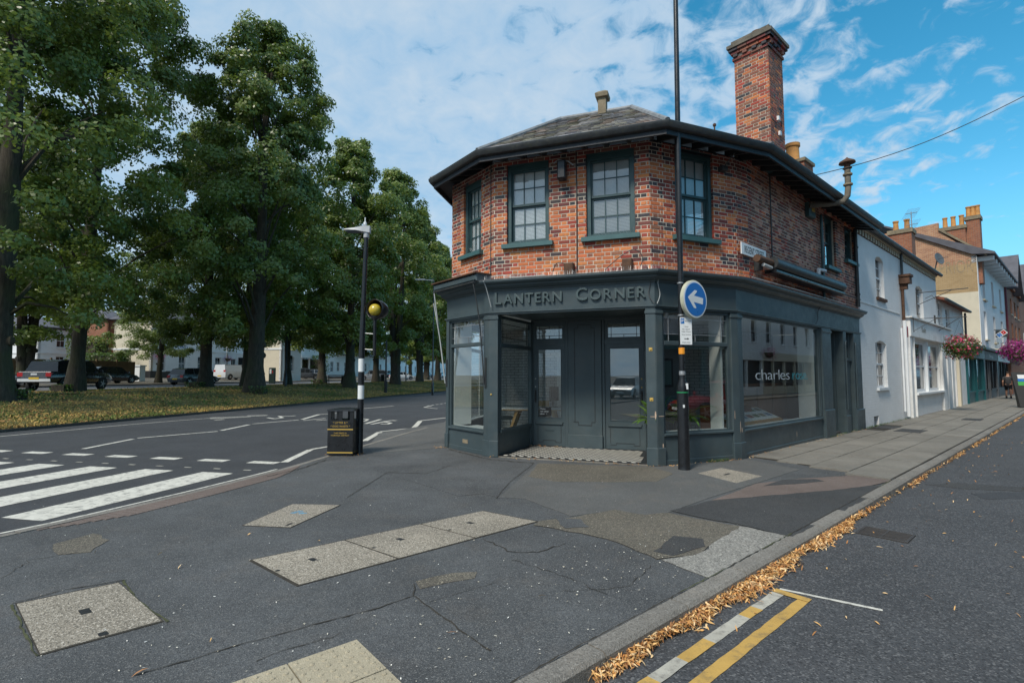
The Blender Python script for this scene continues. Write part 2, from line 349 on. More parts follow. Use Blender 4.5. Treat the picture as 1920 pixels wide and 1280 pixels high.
def bark_mat():
    m, N, L, P = new_mat('bark'); g = N.new('ShaderNodeNewGeometry').outputs['Position']
    mp = N.new('ShaderNodeMapping'); mp.inputs['Scale'].default_value = (9, 9, 1.6); L.new(g, mp.inputs[0])
    a = nz(N, L, mp.outputs[0], 1.3, 8, .7); b = nz(N, L, g, .7, 4)
    c = mixc(N, L, rampf(N, L, a, .3, .7), (.020, .017, .012), (.085, .070, .050)); c = mixc(N, L, rampf(N, L, b, .5, .7, 0, .6), c, (.05, .065, .02))
    L.new(c, P.inputs['Base Color']); P.inputs['Roughness'].default_value = .95; bump(N, L, P, a, .9, .04); return m
M['bark'] = bark_mat()
def leaf_mat(name, a, b, trans=.35):
    m = bpy.data.materials.new(name); m.use_nodes = True; N = m.node_tree.nodes; L = m.node_tree.links; P = N['Principled BSDF']; out = N['Material Output']
    at = N.new('ShaderNodeAttribute'); at.attribute_name = 'Col'; s = N.new('ShaderNodeSeparateColor'); L.new(at.outputs['Color'], s.inputs[0])
    oi = N.new('ShaderNodeObjectInfo')
    c = mixc(N, L, s.outputs[0], a, b); c = mixc(N, L, rampf(N, L, oi.outputs['Random'], 0, 1, 0, .35), c, tuple(x*1.5 for x in b))
    L.new(c, P.inputs['Base Color']); P.inputs['Roughness'].default_value = .38; P.inputs['Specular IOR Level'].default_value = .75
    t = N.new('ShaderNodeBsdfTranslucent'); L.new(mixc(N, L, .5, c, (.16, .22, .02)), t.inputs[0])
    x = N.new('ShaderNodeMixShader'); x.inputs[0].default_value = trans; L.new(P.outputs[0], x.inputs[1]); L.new(t.outputs[0], x.inputs[2]); L.new(x.outputs[0], out.inputs[0]); return m
M['leaf'] = leaf_mat('lime_leaf', (.068, .128, .026), (.225, .285, .065), .50)
M['leaf_light'] = leaf_mat('lime_leaf_light', (.10, .165, .032), (.27, .33, .07), .50)
M['plant'] = leaf_mat('house_plant_leaf', (.05, .13, .02), (.16, .28, .05))
M['petal'] = leaf_mat('petal', (.26, .01, .03), (.58, .04, .13), .2)
M['petal_p'] = leaf_mat('purple_petal', (.20, .005, .10), (.42, .02, .25), .2)
M['hedge'] = leaf_mat('hedge_leaf', (.03, .07, .012), (.10, .17, .03))
M['dry'] = attr_mat('dry_bract', .85, .15, 40, .1, dirt=(.3, .16, .05))
M['flake'] = mat('pale_petal_litter', (.55, .52, .45), .8, .2, 30, bmp=0)
def grass_mat():
    m, N, L, P = new_mat('dry_grass'); g = N.new('ShaderNodeNewGeometry').outputs['Position']
    a = nz(N, L, g, .45, 8, .7); b = nz(N, L, g, 9, 8, .8); d = nz(N, L, g, 1.6, 6, .7)
    c = mixc(N, L, rampf(N, L, a, .42, .60), (.095, .125, .028), (.34, .235, .075)); c = mixc(N, L, rampf(N, L, d, .5, .68, 0, .7), c, (.25, .13, .05))
    c = mixc(N, L, rampf(N, L, b, .35, .65, 0, .6), c, (.03, .035, .012)); L.new(c, P.inputs['Base Color']); P.inputs['Roughness'].default_value = .95
    bump(N, L, P, b, 1.0, .08); return m
M['grass'] = grass_mat()
M['blade'] = attr_mat('grass_blade', .9, .2, 10, 0)
def brick_tex(name, c1, c2, mort, w=.225, h=.075, paint=None, msize=.012, bmp=.5):
    m, N, L, P = new_mat(name); tc = N.new('ShaderNodeTexCoord'); g = N.new('ShaderNodeNewGeometry').outputs['Position']
    b = N.new('ShaderNodeTexBrick'); b.inputs['Scale'].default_value = 1; b.inputs['Brick Width'].default_value = w; b.inputs['Row Height'].default_value = h
    b.inputs['Mortar Size'].default_value = msize; b.inputs['Color1'].default_value = (*c1, 1); b.inputs['Color2'].default_value = (*c2, 1); b.inputs['Mortar'].default_value = (*mort, 1)
    L.new(tc.outputs['UV'], b.inputs['Vector'])
    n = nz(N, L, g, 1.1, 7, .7); n2 = nz(N, L, g, 14, 6, .7)
    c = mixc(N, L, rampf(N, L, n, .45, .75, 0, .45), b.outputs['Color'], tuple(x*.45 for x in c1)); c = mixc(N, L, rampf(N, L, n2, .4, .75, 0, .3), c, tuple(x*.5 for x in c2))
    if paint: c = mixc(N, L, rampf(N, L, n, .35, .75), paint, tuple(x*.88 for x in paint))
    L.new(c, P.inputs['Base Color']); P.inputs['Roughness'].default_value = .85
    inv = N.new('ShaderNodeMath'); inv.operation = 'SUBTRACT'; inv.inputs[0].default_value = 1; L.new(b.outputs['Fac'], inv.inputs[1])
    ad = N.new('ShaderNodeMath'); ad.operation = 'ADD'; L.new(inv.outputs[0], ad.inputs[0]); L.new(n2, ad.inputs[1])
    bump(N, L, P, ad.outputs[0], bmp, .01); return m
M['bt_white'] = brick_tex('white_painted_brick', (.6,.6,.6), (.6,.6,.6), (.5,.5,.5), paint=(.78, .78, .77))
M['bt_red'] = brick_tex('red_brick_far', (.36, .12, .05), (.24, .07, .035), (.26, .19, .14))
M['bt_buff'] = brick_tex('buff_ghost_brick', (.40, .27, .13), (.34, .22, .10), (.40, .30, .18), bmp=.3)
M['bt_gable'] = brick_tex('weathered_gable_brick', (.50, .24, .12), (.30, .10, .05), (.46, .38, .27), bmp=.4)
M['bt_int'] = brick_tex('painted_brick_interior', (.66,.66,.66), (.6,.6,.6), (.25,.25,.25), w=.24, h=.08, msize=.008, bmp=.8)
def uvbox(o, scale=1.0):      # box-projected UVs in metres so that brick courses keep their real size
    me = o.data; uv = me.uv_layers.new(name='UVMap'); vs = me.vertices; off = o.location
    for p in me.polygons:
        n = p.normal; t = Vector((-n.y, n.x, 0)); t = t.normalized() if t.length > .1 else Vector((1, 0, 0))
        for li in p.loop_indices:
            v = vs[me.loops[li].vertex_index].co+off
            uv.data[li].uv = (v.dot(t), v.z if abs(n.z) < .8 else v.y)
    return o
# colour palettes for modelled bricks
BC = dict(o=(.56,.155,.055), b=(.63,.21,.07), r=(.36,.058,.035), p=(.19,.045,.040), k=(.040,.042,.054), n=(.30,.11,.065), s=(.56,.28,.19), d=(.22,.09,.065))

# ------------------------------------------------------------------ the setting: ground, roads, pavement
P = [Vector((x, y, 0)) for x, y in ((-1.46,11.5), (-.452,10.2), (2.56,9.13), (4.34,9.87), (10.28,15.15))]
f0, f1, f2, f3 = (Face(P[i], P[i+1]) for i in range(4))
E1 = Vector((.215, .977, 0)).normalized(); EL = Vector((-E1.y, E1.x, 0)); KO = Vector((-14.3, 16, 0))
def dl(p): return (p-KO).dot(EL), (p-KO).dot(E1)
def park(d, l): return KO+EL*d+E1*l
RZ = -.03; RZ2 = -.10
def sstep(x): x = max(0, min(1, x)); return x*x*(3-2*x)
def tz(d): return .06+.62*sstep(d/9.5)+.10*max(0, min(1, (d-9)/12))+.55*sstep((d-24)/16)
def T(px, py):       # a point of the rising park ground seen at a pixel
    r = ray(px, py); t = 10.0
    while t < 400:
        q = r*t; d, l = dl(Vector((q.x, q.y, 0)))
        if HC+q.z <= (tz(d) if d > 0 else RZ): break
        t += .05
    return Vector((q.x, q.y, HC+q.z))
def at_depth(px, y):
    x = (px-960)/F*y/ (math.cos(PITCH)) ; d, l = dl(Vector((x, y, 0))); return Vector((x, y, tz(d) if d > 0 else RZ))
m = MB(); m.box(-900, 900, -900, 900, -1.2, -.16); tag(m.build('ground', M['patch_dark']), kind='structure')
# near kerb of the avenue and its road
NK = [(-7.9,-14), (-6.9,-3), (-5.95,2.8), (-5.42,4.7), (-4.92,5.75), (-4.45,7.1), (-4.02,8.6), (-3.72,10.2), (-3.1,13.6), (-2.3,17.8), (-.15,27.5), (14,92), (36,192)]
FK = [(-22,-19), (-17.9,0), (-15.6,10)] + [tuple(park(0, l).xy) for l in (2, 10, 20, 36, 60, 100, 170)]
road = MB(); n = len(NK)
vs = [(x, y, RZ) for x, y in NK] + [(x, y, RZ) for x, y in FK]
road.prism(NK+FK[::-1], -.155, RZ); ROAD = tag(road.build('avenue_road', M['road2']), kind='structure')
U3 = f3.u; N3 = f3.n
def st(s, o, z=0): return f3.A+U3*s+N3*o+Vector((0, 0, z))
m = MB(); m.prism([tuple(st(-30, 2.5).xy), tuple(st(-30, 10.6).xy), tuple(st(140, 10.6).xy), tuple(st(140, 2.5).xy)], -.156, RZ2)
STREET = tag(m.build('street_road', M['road']), kind='structure')
KS0 = 2.43; 
nk_in = [Vector((x, y, 0)) for x, y in NK]
poly = [tuple(st(-16.4, KS0).xy), tuple(st(140, KS0).xy), tuple(st(140, -6).xy), (13.6, 89)] + [(p[0]+.12, p[1]) for p in NK[2:-2][::-1]] + [(-6.25, .2)]
m = MB(); m.prism(poly, -.154, 0.0); PAVE = tag(m.build('pavement', M['pave']), kind='structure')
# kerb stones along the street
kmesh = {}
def kerb_run(pfun, s0, s1, step, w0, w1, z0, z1, parent, matl, name='kerb_stone', tiltz=0):
    s = s0; k = 0
    while s < s1:
        m = MB(); a = pfun(s+.008, w0); b = pfun(s+step-.008, w0); c = pfun(s+step-.008, w1); d = pfun(s+.008, w1)
        dz = random.uniform(-.004, .004); bv = .022
        def mixp(p, q, t): return p+(q-p)*t
        top = [(*a.xy, z1+dz), (*b.xy, z1+dz+random.uniform(-.003,.003)), (*mixp(b, c, .84).xy, z1+dz), (*c.xy, z1+dz-bv), (*c.xy, z0), (*d.xy, z0), (*d.xy, z1+dz-bv), (*mixp(a, d, .84).xy, z1+dz), (*a.xy, z0), (*b.xy, z0)]
        m.add(top, [(0,7,2,1), (7,6,3,2), (6,5,4,3), (0,1,9,8), (0,8,5,6,7), (1,2,3,4,9)])
        m.build(name, matl, parent); s += step; k += 1
kerb_run(lambda s, o: st(s, o), -9.2, 32, .914, KS0+.004, 2.575, -.15, .012, PAVE, M['kerb'])
m = MB(); sweep(m, [st(32, 0), st(140, 0)], [(KS0+.004, -.15), (KS0+.004, .012), (2.55, .012), (2.575, -.02), (2.575, -.15)]); tag(m.build('kerb_run', M['kerb'], PAVE), kind='stuff')
# near kerb of the avenue: flush dropped kerb with a pale edge
def along(pts):
    pts = [Vector((p[0], p[1], 0)) for p in pts]; ls = [0]
    for a, b in zip(pts, pts[1:]): ls.append(ls[-1]+(b-a).length)
    def f(s, o):
        i = max(j for j in range(len(ls)-1) if ls[j] <= max(s, 0)); d = (pts[i+1]-pts[i]).normalized(); return pts[i]+d*(s-ls[i])+Vector((d.y, -d.x, 0))*(-o)
    return f, ls
nkf, nkl = along(NK)
s_a = nkl[2]; s_b = nkl[9]
kerb_run(lambda s, o: nkf(s, o), s_a, s_b, .9, -.13, .004, -.10, .006, PAVE, M['kerb'])
m = MB(); sweep(m, [Vector((*p, 0)) for p in NK[9:]], [(.12, -.1), (.12, .02), (-.004, .02), (-.004, -.1)]); tag(m.build('kerb_run', M['kerb'], PAVE), kind='stuff')
# tactile brick strip beside the crossing
m = MB(); a = nkl[4]-.3; b = nkl[6]+.6; s = a; i = 0
while s < b:
    wd = .34*min(1, (b-s)/1.1+.1, (s-a)/.8+.15)
    q = [nkf(s, -.135), nkf(s+.085, -.135), nkf(s+.085, -.135-wd), nkf(s, -.135-wd)]
    m.add([(*p.xy, .007) for p in q]+[(*p.xy, -.01) for p in q], [(0,1,2,3), (0,4,5,1), (1,5,6,2), (2,6,7,3), (3,7,4,0)], 0); s += .095
tag(m.build('edging_block', M['patch_red'], PAVE), kind='stuff')
m = MB(); s = a-.4
while s < b-.6:
    q = [nkf(s, .03), nkf(s+.3, .03), nkf(s+.3, -.015), nkf(s, -.015)]; m.add([(*p.xy, .012) for p in q], [(0,1,2,3)]); s += .3
m.build('kerb_edge_line', M['white_line'], PAVE)
# patches of other surfacing laid into the pavement (outline given on the ground)
def sheet(pxs, z, name, mt, parent, th=.003, jag=0, zg=0, label=None):
    pts = [G(x, y, zg) for x, y in pxs]; out = []
    for a, b in zip(pts, pts[1:]+pts[:1]):
        nseg = max(1, int((b-a).length/.12)) if jag else 1
        for i in range(nseg):
            q = a+(b-a)*(i/nseg); out.append((q.x+(random.uniform(-jag, jag) if i else 0), q.y+(random.uniform(-jag, jag) if i else 0)))
    area = sum(p[0]*q[1]-q[0]*p[1] for p, q in zip(out, out[1:]+out[:1]))
    if area < 0: out = out[::-1]
    m = MB(); m.prism(out, z-th, z); o = m.build(name, mt, parent)
    if label: o['label'] = label
    return o
sheet([(838,838), (915,860), (1010,868), (945,935), (905,925), (860,930), (700,880), (740,850)], .004, 'tarmac_patch', M['pave'], PAVE, jag=.015)
sheet([(1010,868), (1222,874), (1395,860), (1500,880), (1328,934), (1250,962), (1210,968), (1150,958), (1070,968), (985,935), (935,932)], .005, 'tarmac_patch', M['pave2'], PAVE, jag=.012)
sheet([(1010,869), (1222,876), (1262,888), (1232,903), (1160,904), (1040,903), (990,893)], .008, 'tarmac_patch', M['patch_brown'], PAVE, jag=.015)
sheet([(1066,972), (1152,956), (1210,966), (1252,962), (1300,972), (1387,987), (1338,1018), (1300,1042), (1232,1049), (1160,1018), (1090,1000), (1000,985), (1012,977)], .009, 'tarmac_patch', M['patch_brown'], PAVE, jag=.02)
sheet([(1325,1013), (1385,987), (1402,989), (1486,1008), (1410,1046), (1331,1085), (1240,1050), (1300,1041), (1330,1030)], .0075, 'concrete_patch', M['patch_grit'], PAVE, jag=.012)
sheet([(1257,958), (1340,938), (1560,919), (1634,910), (1668,914), (1486,1007), (1390,985), (1300,968)], .010, 'tarmac_patch', M['patch_dark'], PAVE, jag=.012)
sheet([(1335,939), (1420,907), (1500,898), (1600,892), (1672,902), (1632,911), (1560,920)], .012, 'tarmac_patch', M['patch_red'], PAVE, jag=.012)
sheet([(1432,912), (1470,900), (1530,899), (1545,903), (1500,908)], .014, 'tarmac_patch', M['patch_dark'], PAVE, jag=.01)
sheet([(1040,972), (1090,975), (1105,990), (1060,992)], .014, 'tarmac_patch', M['pave'], PAVE, jag=.02)
sheet([(1225,1035), (1262,1006), (1318,1012), (1322,1026), (1262,1044)], .013, 'tarmac_patch', M['patch_dark'], PAVE, jag=.02)
sheet([(780,1090), (850,1074), (895,1072), (890,1084), (840,1092), (788,1104)], .004, 'tarmac_patch', M['patch_brown'], PAVE, jag=.02)
sheet([(100,1020), (175,1000), (205,1012), (170,1035), (110,1040)], .004, 'tarmac_patch', M['patch_brown'], PAVE, jag=.03)
sheet([(710,812), (835,791), (838,838), (700,850), (690,838)], .0045, 'tarmac_patch', M['pave2'], PAVE, jag=.01)
# cracks and trench joints: thin sunk lines of dirt
def crack(pxs, wd=.006, z=.0052, jag=.012, name='crack', mt=None):
    pts = [G(x, y) for x, y in pxs]; q = []
    for a, b in zip(pts, pts[1:]):
        n = max(1, int((b-a).length/.05))
        for i in range(n):
            c = a+(b-a)*(i/n); q.append(c+Vector((random.gauss(0, jag), random.gauss(0, jag), 0)))
    q.append(pts[-1]); m = MB(); vs = []; 
    for i, c in enumerate(q):
        d = (q[min(i+1, len(q)-1)]-q[max(0, i-1)]).normalized(); nn = Vector((d.y, -d.x, 0))*wd*random.uniform(.3, 1.3)
        vs += [(c+nn).xy.to_3d()+Vector((0,0,z)), (c-nn).xy.to_3d()+Vector((0,0,z))]
    m.add(vs, [(2*i, 2*i+1, 2*i+3, 2*i+2) for i in range(len(q)-1)]); return m.build(name, mt or M['joint'], PAVE)
crack([(250,1267), (420,1218), (600,1168), (700,1143), (775,1117)], .005, jag=.004)
crack([(775,1117), (815,1144), (860,1178), (920,1220)], .005, jag=.006)
crack([(775,1117), (779,1104), (776,1095)], .004, jag=.004)
crack([(805,1128), (930,1092)], .002, jag=.004)
crack([(652,932), (725,886), (748,884)], .006, z=.008, jag=.006); crack([(725,886), (750,887), (800,888), (845,873)], .008, z=.008, jag=.01)
crack([(905,1010), (960,1035), (1010,1035), (1060,1018)], .006, z=.0055, jag=.012)
crack([(1060,1108), (1180,1100), (1220,1060)], .003, jag=.01); crack([(960,1050), (1060,1080), (1140,1115)], .003, jag=.01)
crack([(1002,868), (955,905), (930,935)], .006, z=.0095, jag=.006)
crack([(230,1088), (262,1130), (315,1166)], .008, jag=.006, mt=M['moss']); crack([(24,1132), (120,1106), (232,1088)], .006, jag=.006)
crack([(20,1135), (45,1180), (70,1230)], .007, jag=.006, mt=M['moss'])
crack([(0,1085), (60,1050), (150,1035)], .003, jag=.012); crack([(640,1190), (560,1210), (480,1240)], .003, jag=.01)
for sa_, sb__, w__, mt__ in ((-9, -6.3, .006, 'joint'), (-6.3, -5.6, .007, 'moss'), (-5.6, -4.9, .006, 'joint'), (-4.9, -4.2, .009, 'moss'), (-4.2, -1, .006, 'joint'), (-1, -.3, .008, 'moss')):
    m = MB(); vs = []; k = int((sb__-sa_)/.05)
    for i in range(k+1): x = sa_+(sb__-sa_)*i/k; j = random.gauss(0, .004); ww = w__*random.uniform(.3, 1.2); vs += [st(x, 2.425+j-ww, .0155), st(x, 2.425+j+ww, .0155)]
    m.add(vs, [(2*i, 2*i+1, 2*i+3, 2*i+2) for i in range(k)]); m.build('joint', M[mt__], PAVE)
crack([(500,894), (560,880), (612,862)], .012, z=.012, jag=.01); crack([(840,842), (915,861), (1000,869)], .02, z=.01, jag=.02); crack([(1230,874), (1300,868), (1395,858)], .02, z=.016, jag=.02)
# paving slabs of the street pavement
rows = [(-.06, .55), (.56, 1.17), (1.18, 1.79), (1.80, 2.415)]
farslab = MB()
for ri, (o0, o1) in enumerate(rows):
    s = -.3+.3*(ri % 2)+[.75, .25, .35, -.25][ri]
    while s < 46:
        ln = random.choice([.60, .75, .90]); dz = random.uniform(-.003, .004)
        if not (s < 9.8 and s+ln > 8.2 and ri == 0):
            m = farslab if s > 15 else MB(); zt = .022+dz if s < 12 else .02
            q = [st(s+.006, o1-.006), st(s+ln-.006, o1-.006), st(s+ln-.006, o0+.006), st(s+.006, o0+.006)]
            tl = random.uniform(-.002, .002)
            m.add([(*p.xy, zt+(tl if k in (0,1) else 0)) for k, p in enumerate(q)]+[(*p.xy, -.01) for p in q], [(0,1,2,3), (0,4,5,1), (1,5,6,2), (2,6,7,3), (3,7,4,0)])
            if s <= 15: m.build('paving_slab', M['slab'], PAVE)
        s += ln
tag(farslab.build('paving', M['slab'], PAVE), kind='stuff')
m = MB(); m.prism([tuple(st(s, o).xy) for s, o in ((-.0,2.42), (46,2.42), (46,-.1), (.46,-.1), (.2,1.2))], .001, .0115); m.build('slab_bed', M['joint'], PAVE)
for s0, s1, o0, o1 in ((7.9,8.9,.75,1.35), (8.6,9.6,.1,.6), (14.2,15.2,1.4,1.9)):
    m = MB(); m.prism([tuple(st(s, o).xy) for s, o in ((s0,o1), (s1,o1), (s1,o0), (s0,o0))], .02, .031); m.build('tarmac_patch', M['patch_dark'], PAVE)
# recessed concrete covers
def cover(pxs, label, holes, splits=0, cm='cover'):
    pts = [G(x, y) for x, y in pxs]; c = sum(pts, Vector())/4
    t = thing('manhole_cover', label, 'manhole cover', (c.x, c.y, 0), 'concrete inspection covers in the pavement')
    def bil(u, v): return (pts[0]*(1-u)+pts[1]*u)*(1-v)+(pts[3]*(1-u)+pts[2]*u)*v
    m = MB(); q = [bil(-.006,-.008), bil(1.006,-.008), bil(1.006,1.008), bil(-.006,1.008)]
    if (q[1]-q[0]).cross(q[2]-q[1]).z < 0: q = q[::-1]
    m.prism([tuple(p.xy) for p in q], .001, .0045); m.build('frame', M['joint'], t)
    k = splits+1
    for i in range(k):
        m = MB(); g = .004; q = [bil(i/k+g, .012), bil((i+1)/k-g, .012), bil((i+1)/k-g, .988), bil(i/k+g, .988)]
        if (q[1]-q[0]).cross(q[2]-q[1]).z < 0: q = q[::-1]
        z1 = .006+.001*i
        m.prism([tuple(p.xy) for p in q], .002, z1); m.build('panel', M[cm], t)
        for u, v, a, b in holes:
            uu = (i+u)/k; m = MB(); q = [bil(uu-a/k, v-b), bil(uu+a/k, v-b), bil(uu+a/k, v+b), bil(uu-a/k, v+b)]
            if (q[1]-q[0]).cross(q[2]-q[1]).z < 0: q = q[::-1]
            m.prism([tuple(p.xy) for p in q], z1-.004, z1+.0015); m.build('key_hole', M['sign_black'], t)
    return t
cover([(30,1132), (222,1092), (305,1165), (75,1228)], 'square speckled concrete inspection cover nearest the left edge of the pavement', [(.5,.48,.05,.05), (.5,.95,.04,.03)])
cover([(470,1050), (905,958), (1008,978), (560,1098)], 'long triple-panel concrete inspection cover in the middle of the tarmac pavement', [(.42,.42,.03,.05), (.04,.5,.02,.02)], 2)
cover([(455,985), (548,945), (638,947), (545,989)], 'small pale concrete inspection cover with a faint blue paint mark near the crossing', [(.1,.85,.05,.03)])
cover([(1308,887), (1352,877), (1430,893), (1382,906)], 'small concrete inspection cover right beside the base of the tall black sign column', [(.5,.45,.12,.03)])
m = MB(); q = G(560, 962); 
for k in range(7): a = random.uniform(0, 6.28); r = random.uniform(0, .09); m.box(q.x+r*math.cos(a)-.03, q.x+r*math.cos(a)+.03, q.y+r*math.sin(a)-.012, q.y+r*math.sin(a)+.012, .006, .0075+.0002*k)
m.build('paint_mark', mat('blue_survey_paint', (.12,.28,.40), .8), PAVE)
# blister paving at the bottom edge
tp = [G(440,1283), G(670,1203), G(745,1283), G(560,1400)]
ex = (tp[1]-tp[0]).normalized(); ey = Vector((-ex.y, ex.x, 0)); o_ = tp[1]
for i in range(5):
    for j in range(3):
        a = o_-ex*(.402*(i+1)); m = MB(); c = [a-ey*(.402*j)+ex*.004, a-ey*(.402*j)+ex*.398, a-ey*(.402*j+.394)+ex*.398, a-ey*(.402*j+.394)+ex*.004]
        m.prism([tuple(p.xy) for p in c][::-1], -.01, .016+random.uniform(-.001,.001)); sl = m.build('tactile_slab', M['tactile'], PAVE)
        m = MB()
        for u in range(6):
            for v in range(6):
                q = a+ex*(.035+.066*u)-ey*(.402*j+.033+.066*v); m.lathe([(.014, 0), (.012, .004), (.007, .0055)], (q.x, q.y, .016), 8)
        tag(m.build('blister', M['tactile'], sl, smooth=True), kind='stuff')
# ---- road markings
def strip(p, q, wd, z, name, mt, parent, w2=None):
    d = (q-p).normalized(); nn = Vector((d.y, -d.x, 0)); m = MB(); w2 = w2 or wd; ns = max(1, int((q-p).length/.08)); vs = []
    for i in range(ns+1):
        c = p+(q-p)*(i/ns); j = random.uniform(-.004, .004); k = random.uniform(-.004, .004)
        a = c+nn*(wd/2+j); b = c-nn*(wd/2+k); vs += [(a.x, a.y, z), (b.x, b.y, z)]
    m.add(vs, [(2*i, 2*i+1, 2*i+3, 2*i+2) for i in range(ns)]); return m.build(name, mt, parent)
zr = Vector((.222, .975, 0)); zl = Vector((-.975, .222, 0)); z0 = G(437, 887.4, RZ); zt = RZ+.004
for k in range(8):
    a = z0+zl*(1.195*k+.30)-zr*(.02*k*0); strip(a, a-zr*2.85, .60, zt, 'zebra_stripe', M['white_line'], ROAD)
gw = G(495, 867, RZ)
for k in range(11):
    a = gw+zl*(1.10*k); strip(a+zl*.30, a-zl*.28, .22, zt, 'give_way_dash', M['white_line'], ROAD)
    b = G(450, 884, RZ)+zr*.25+zl*(.60*k*1.0); 
for k in range(16):
    b = G(452, 884, RZ)+zr*.14+zl*(.61*k); 
    strip(b+zl*.07, b-zl*.07, .05, zt, 'crossing_stud', M['worn_line'], ROAD)
def poly_line(pxs, wd, zc=zt, name='zigzag_line'):
    pts = [G(x, y, RZ) for x, y in pxs]
    for a, b in zip(pts, pts[1:]):
        d = (b-a).normalized()*.03; strip(a-d, b+d*0, wd, zc+random.uniform(0, .0015), name, M['white_line'], ROAD)
poly_line([(534,866), (582,843)], .14); poly_line([(585,842), (640,833), (684,826)], .11); poly_line([(684,826), (712,810)], .16)
poly_line([(714,809), (776,802)], .12); poly_line([(776,802), (788,789)], .16); poly_line([(789,788.5), (836,783)], .12)
poly_line([(158,841), (249,823)], .11); poly_line([(260,821), (408,808.5)], .11); poly_line([(416,806.6), (467,796)], .12); poly_line([(475,794.5), (560,787)], .11); poly_line([(567,786), (598,777)], .14); poly_line([(598,777), (640,774)], .11)
poly_line([(678,766), (738,761)], .12); poly_line([(795,763.5), (810,760.5)], .1); poly_line([(795,763.5), (820,766)], .1)
poly_line([(0,818), (120,807), (240,796), (350,787), (420,782)], .08, name='edge_line')
for k in range(9): a = G(800, 761, RZ)+(G(833, 756, RZ)-G(800, 761, RZ))*(k*.25); b = a+(G(833, 756, RZ)-G(800, 761, RZ))*.14; strip(a, b, .1, zt, 'lane_dash', M['white_line'], ROAD)
for a_, b_ in (((396,785), (470,781)), ((395,783), (500,779)), ((465,779), (502,778)), ((404,787.5), (420,786))): poly_line([a_, b_], .13, name='road_lettering')
poly_line([(594,788), (612,787)], .12, name='road_lettering'); poly_line([(678,785), (690,786), (685,789), (678,790)], .1, name='road_lettering'); poly_line([(686,794), (714,786)], .13, name='road_lettering')
poly_line([(697,795), (712,792), (722,790), (735,788), (743,788.5)], .13, name='road_lettering'); poly_line([(715,794.5), (726,795), (733,793), (722,791)], .12, name='road_lettering')
poly_line([(502,783), (515,785), (530,783), (523,780), (545,780), (554,779)], .12, name='road_lettering')
poly_line([(570,788), (610,784)], .1)
# markings and grate in the street
yz = RZ2+.004
y1a = G(1424,1126,RZ2); y1b = G(1190,1290,RZ2)
YD = (G(1440,1116,RZ2)-G(1218,1280,RZ2)).normalized(); YN = Vector((YD.y, -YD.x, 0))
ya = G(1478,1112,RZ2)
for k, (s0, s1, mt) in enumerate(((.0, -.42, 'worn_line'), (-.42, -.62, 'yellow_line'), (-.62, -1.12, 'worn_line'), (-1.12, -1.45, 'yellow_line'), (-1.45, -1.75, 'worn_line'), (-1.75, -7, 'yellow_line'))):
    strip(st(-5.48+s0, 2.795, yz), st(-5.48+s1, 2.795, yz), .085, yz+.0005*k, 'yellow_line', M[mt], STREET)
strip(st(-5.46, 2.975, yz), st(-12, 2.975, yz), .08, yz, 'yellow_line', M['yellow_line'], STREET)
strip(st(-5.48, 2.755, yz), st(-5.48, 3.015, yz), .08, yz+.004, 'yellow_line', M['yellow_line'], STREET)
strip(G(1462,1104,RZ2), G(1655,1144,RZ2), .035, yz, 'bay_line', M['white_line'], STREET)
t = thing('drain_grate', 'dark rusty iron gully grate set in the road beside the kerb', 'drain grate', tuple(G(1645,998,RZ2)))
gc = [G(1602,993,RZ2), G(1618,988,RZ2), G(1696,996,RZ2), G(1684,1009,RZ2)]
a = G(1603, 999, RZ2); m = MB(); FM = Matrix(((U3.x, -N3.x*-1, 0, a.x), (U3.y, N3.y, 0, a.y), (0, 0, 1, a.z), (0, 0, 0, 1))); m.M = FM
m.box(0, .36, 0, .46, .001, .004); m.build('pit', M['sign_black'], t)
m = MB(); m.M = FM
for q in ((0, .36, 0, .025), (0, .36, .435, .46), (0, .02, .025, .435), (.34, .36, .025, .435), (.02, .34, .222, .238)): m.box(*q, .0, .012)
M['grate'] = mat('grate_iron', (.05,.045,.042), .7, .3, 10)
m.build('grate_frame', M['grate'], t)
for k in range(10):
    m = MB(); m.M = FM; x = .035+k*.031; m.box(x, x+.012, .026, .434, .004, .010); m.build('grate_bar', M['grate'], t)
sheet([(1735,908), (1790,905), (1930,914), (1930,922), (1800,916)], RZ2+.004, 'tarmac_patch', M['patch_dark'], STREET, zg=RZ2, jag=.02)
sheet([(1820,925), (1925,922), (1930,934), (1850,936)], RZ2+.004, 'tarmac_patch', M['road2'], STREET, zg=RZ2, jag=.03)
# ---- the far side of the avenue: park strip, road, ground beyond (rising)
def strip_mesh(name, mt, d0, d1, nd, l0, l1, nl, zoff=0, wob=0, parent=None, kind='structure'):
    m = MB(); vs = []
    for i in range(nl+1):
        l = l0+(l1-l0)*i/nl
        for j in range(nd+1):
            d = d0+(d1-d0)*j/nd; p = park(d, l); z = tz(d)+zoff
            if wob and 0 < j < nd: z += wob*(math.sin(p.x*1.7+p.y*.9)+math.sin(p.x*.6-p.y*1.3)+math.sin(p.x*3.1+p.y*2.3))*.5
            if l < -2:      # the kerb line swings away behind the camera
                p = p+EL*(((-2-l)**1.5)*.04)
            vs.append((p.x, p.y, z))
    k = nd+1
    m.add(vs, [(i*k+j, (i+1)*k+j, (i+1)*k+j+1, i*k+j+1) for i in range(nl) for j in range(nd)])
    o = m.build(name, mt, parent, smooth=True); return tag(o, kind=kind)
strip_mesh('park_lawn', M['grass'], .02, 14.6, 60, -46, 190, 330, wob=.035)
strip_mesh('far_road', M['road_far'], 14.6, 23.5, 4, -46, 190, 60, zoff=-.05)
strip_mesh('far_pavement', M['patch_brown'], 23.5, 27, 2, -46, 190, 60, zoff=.04)
strip_mesh('far_ground', M['patch_brown'], 27, 400, 30, -46, 190, 40)
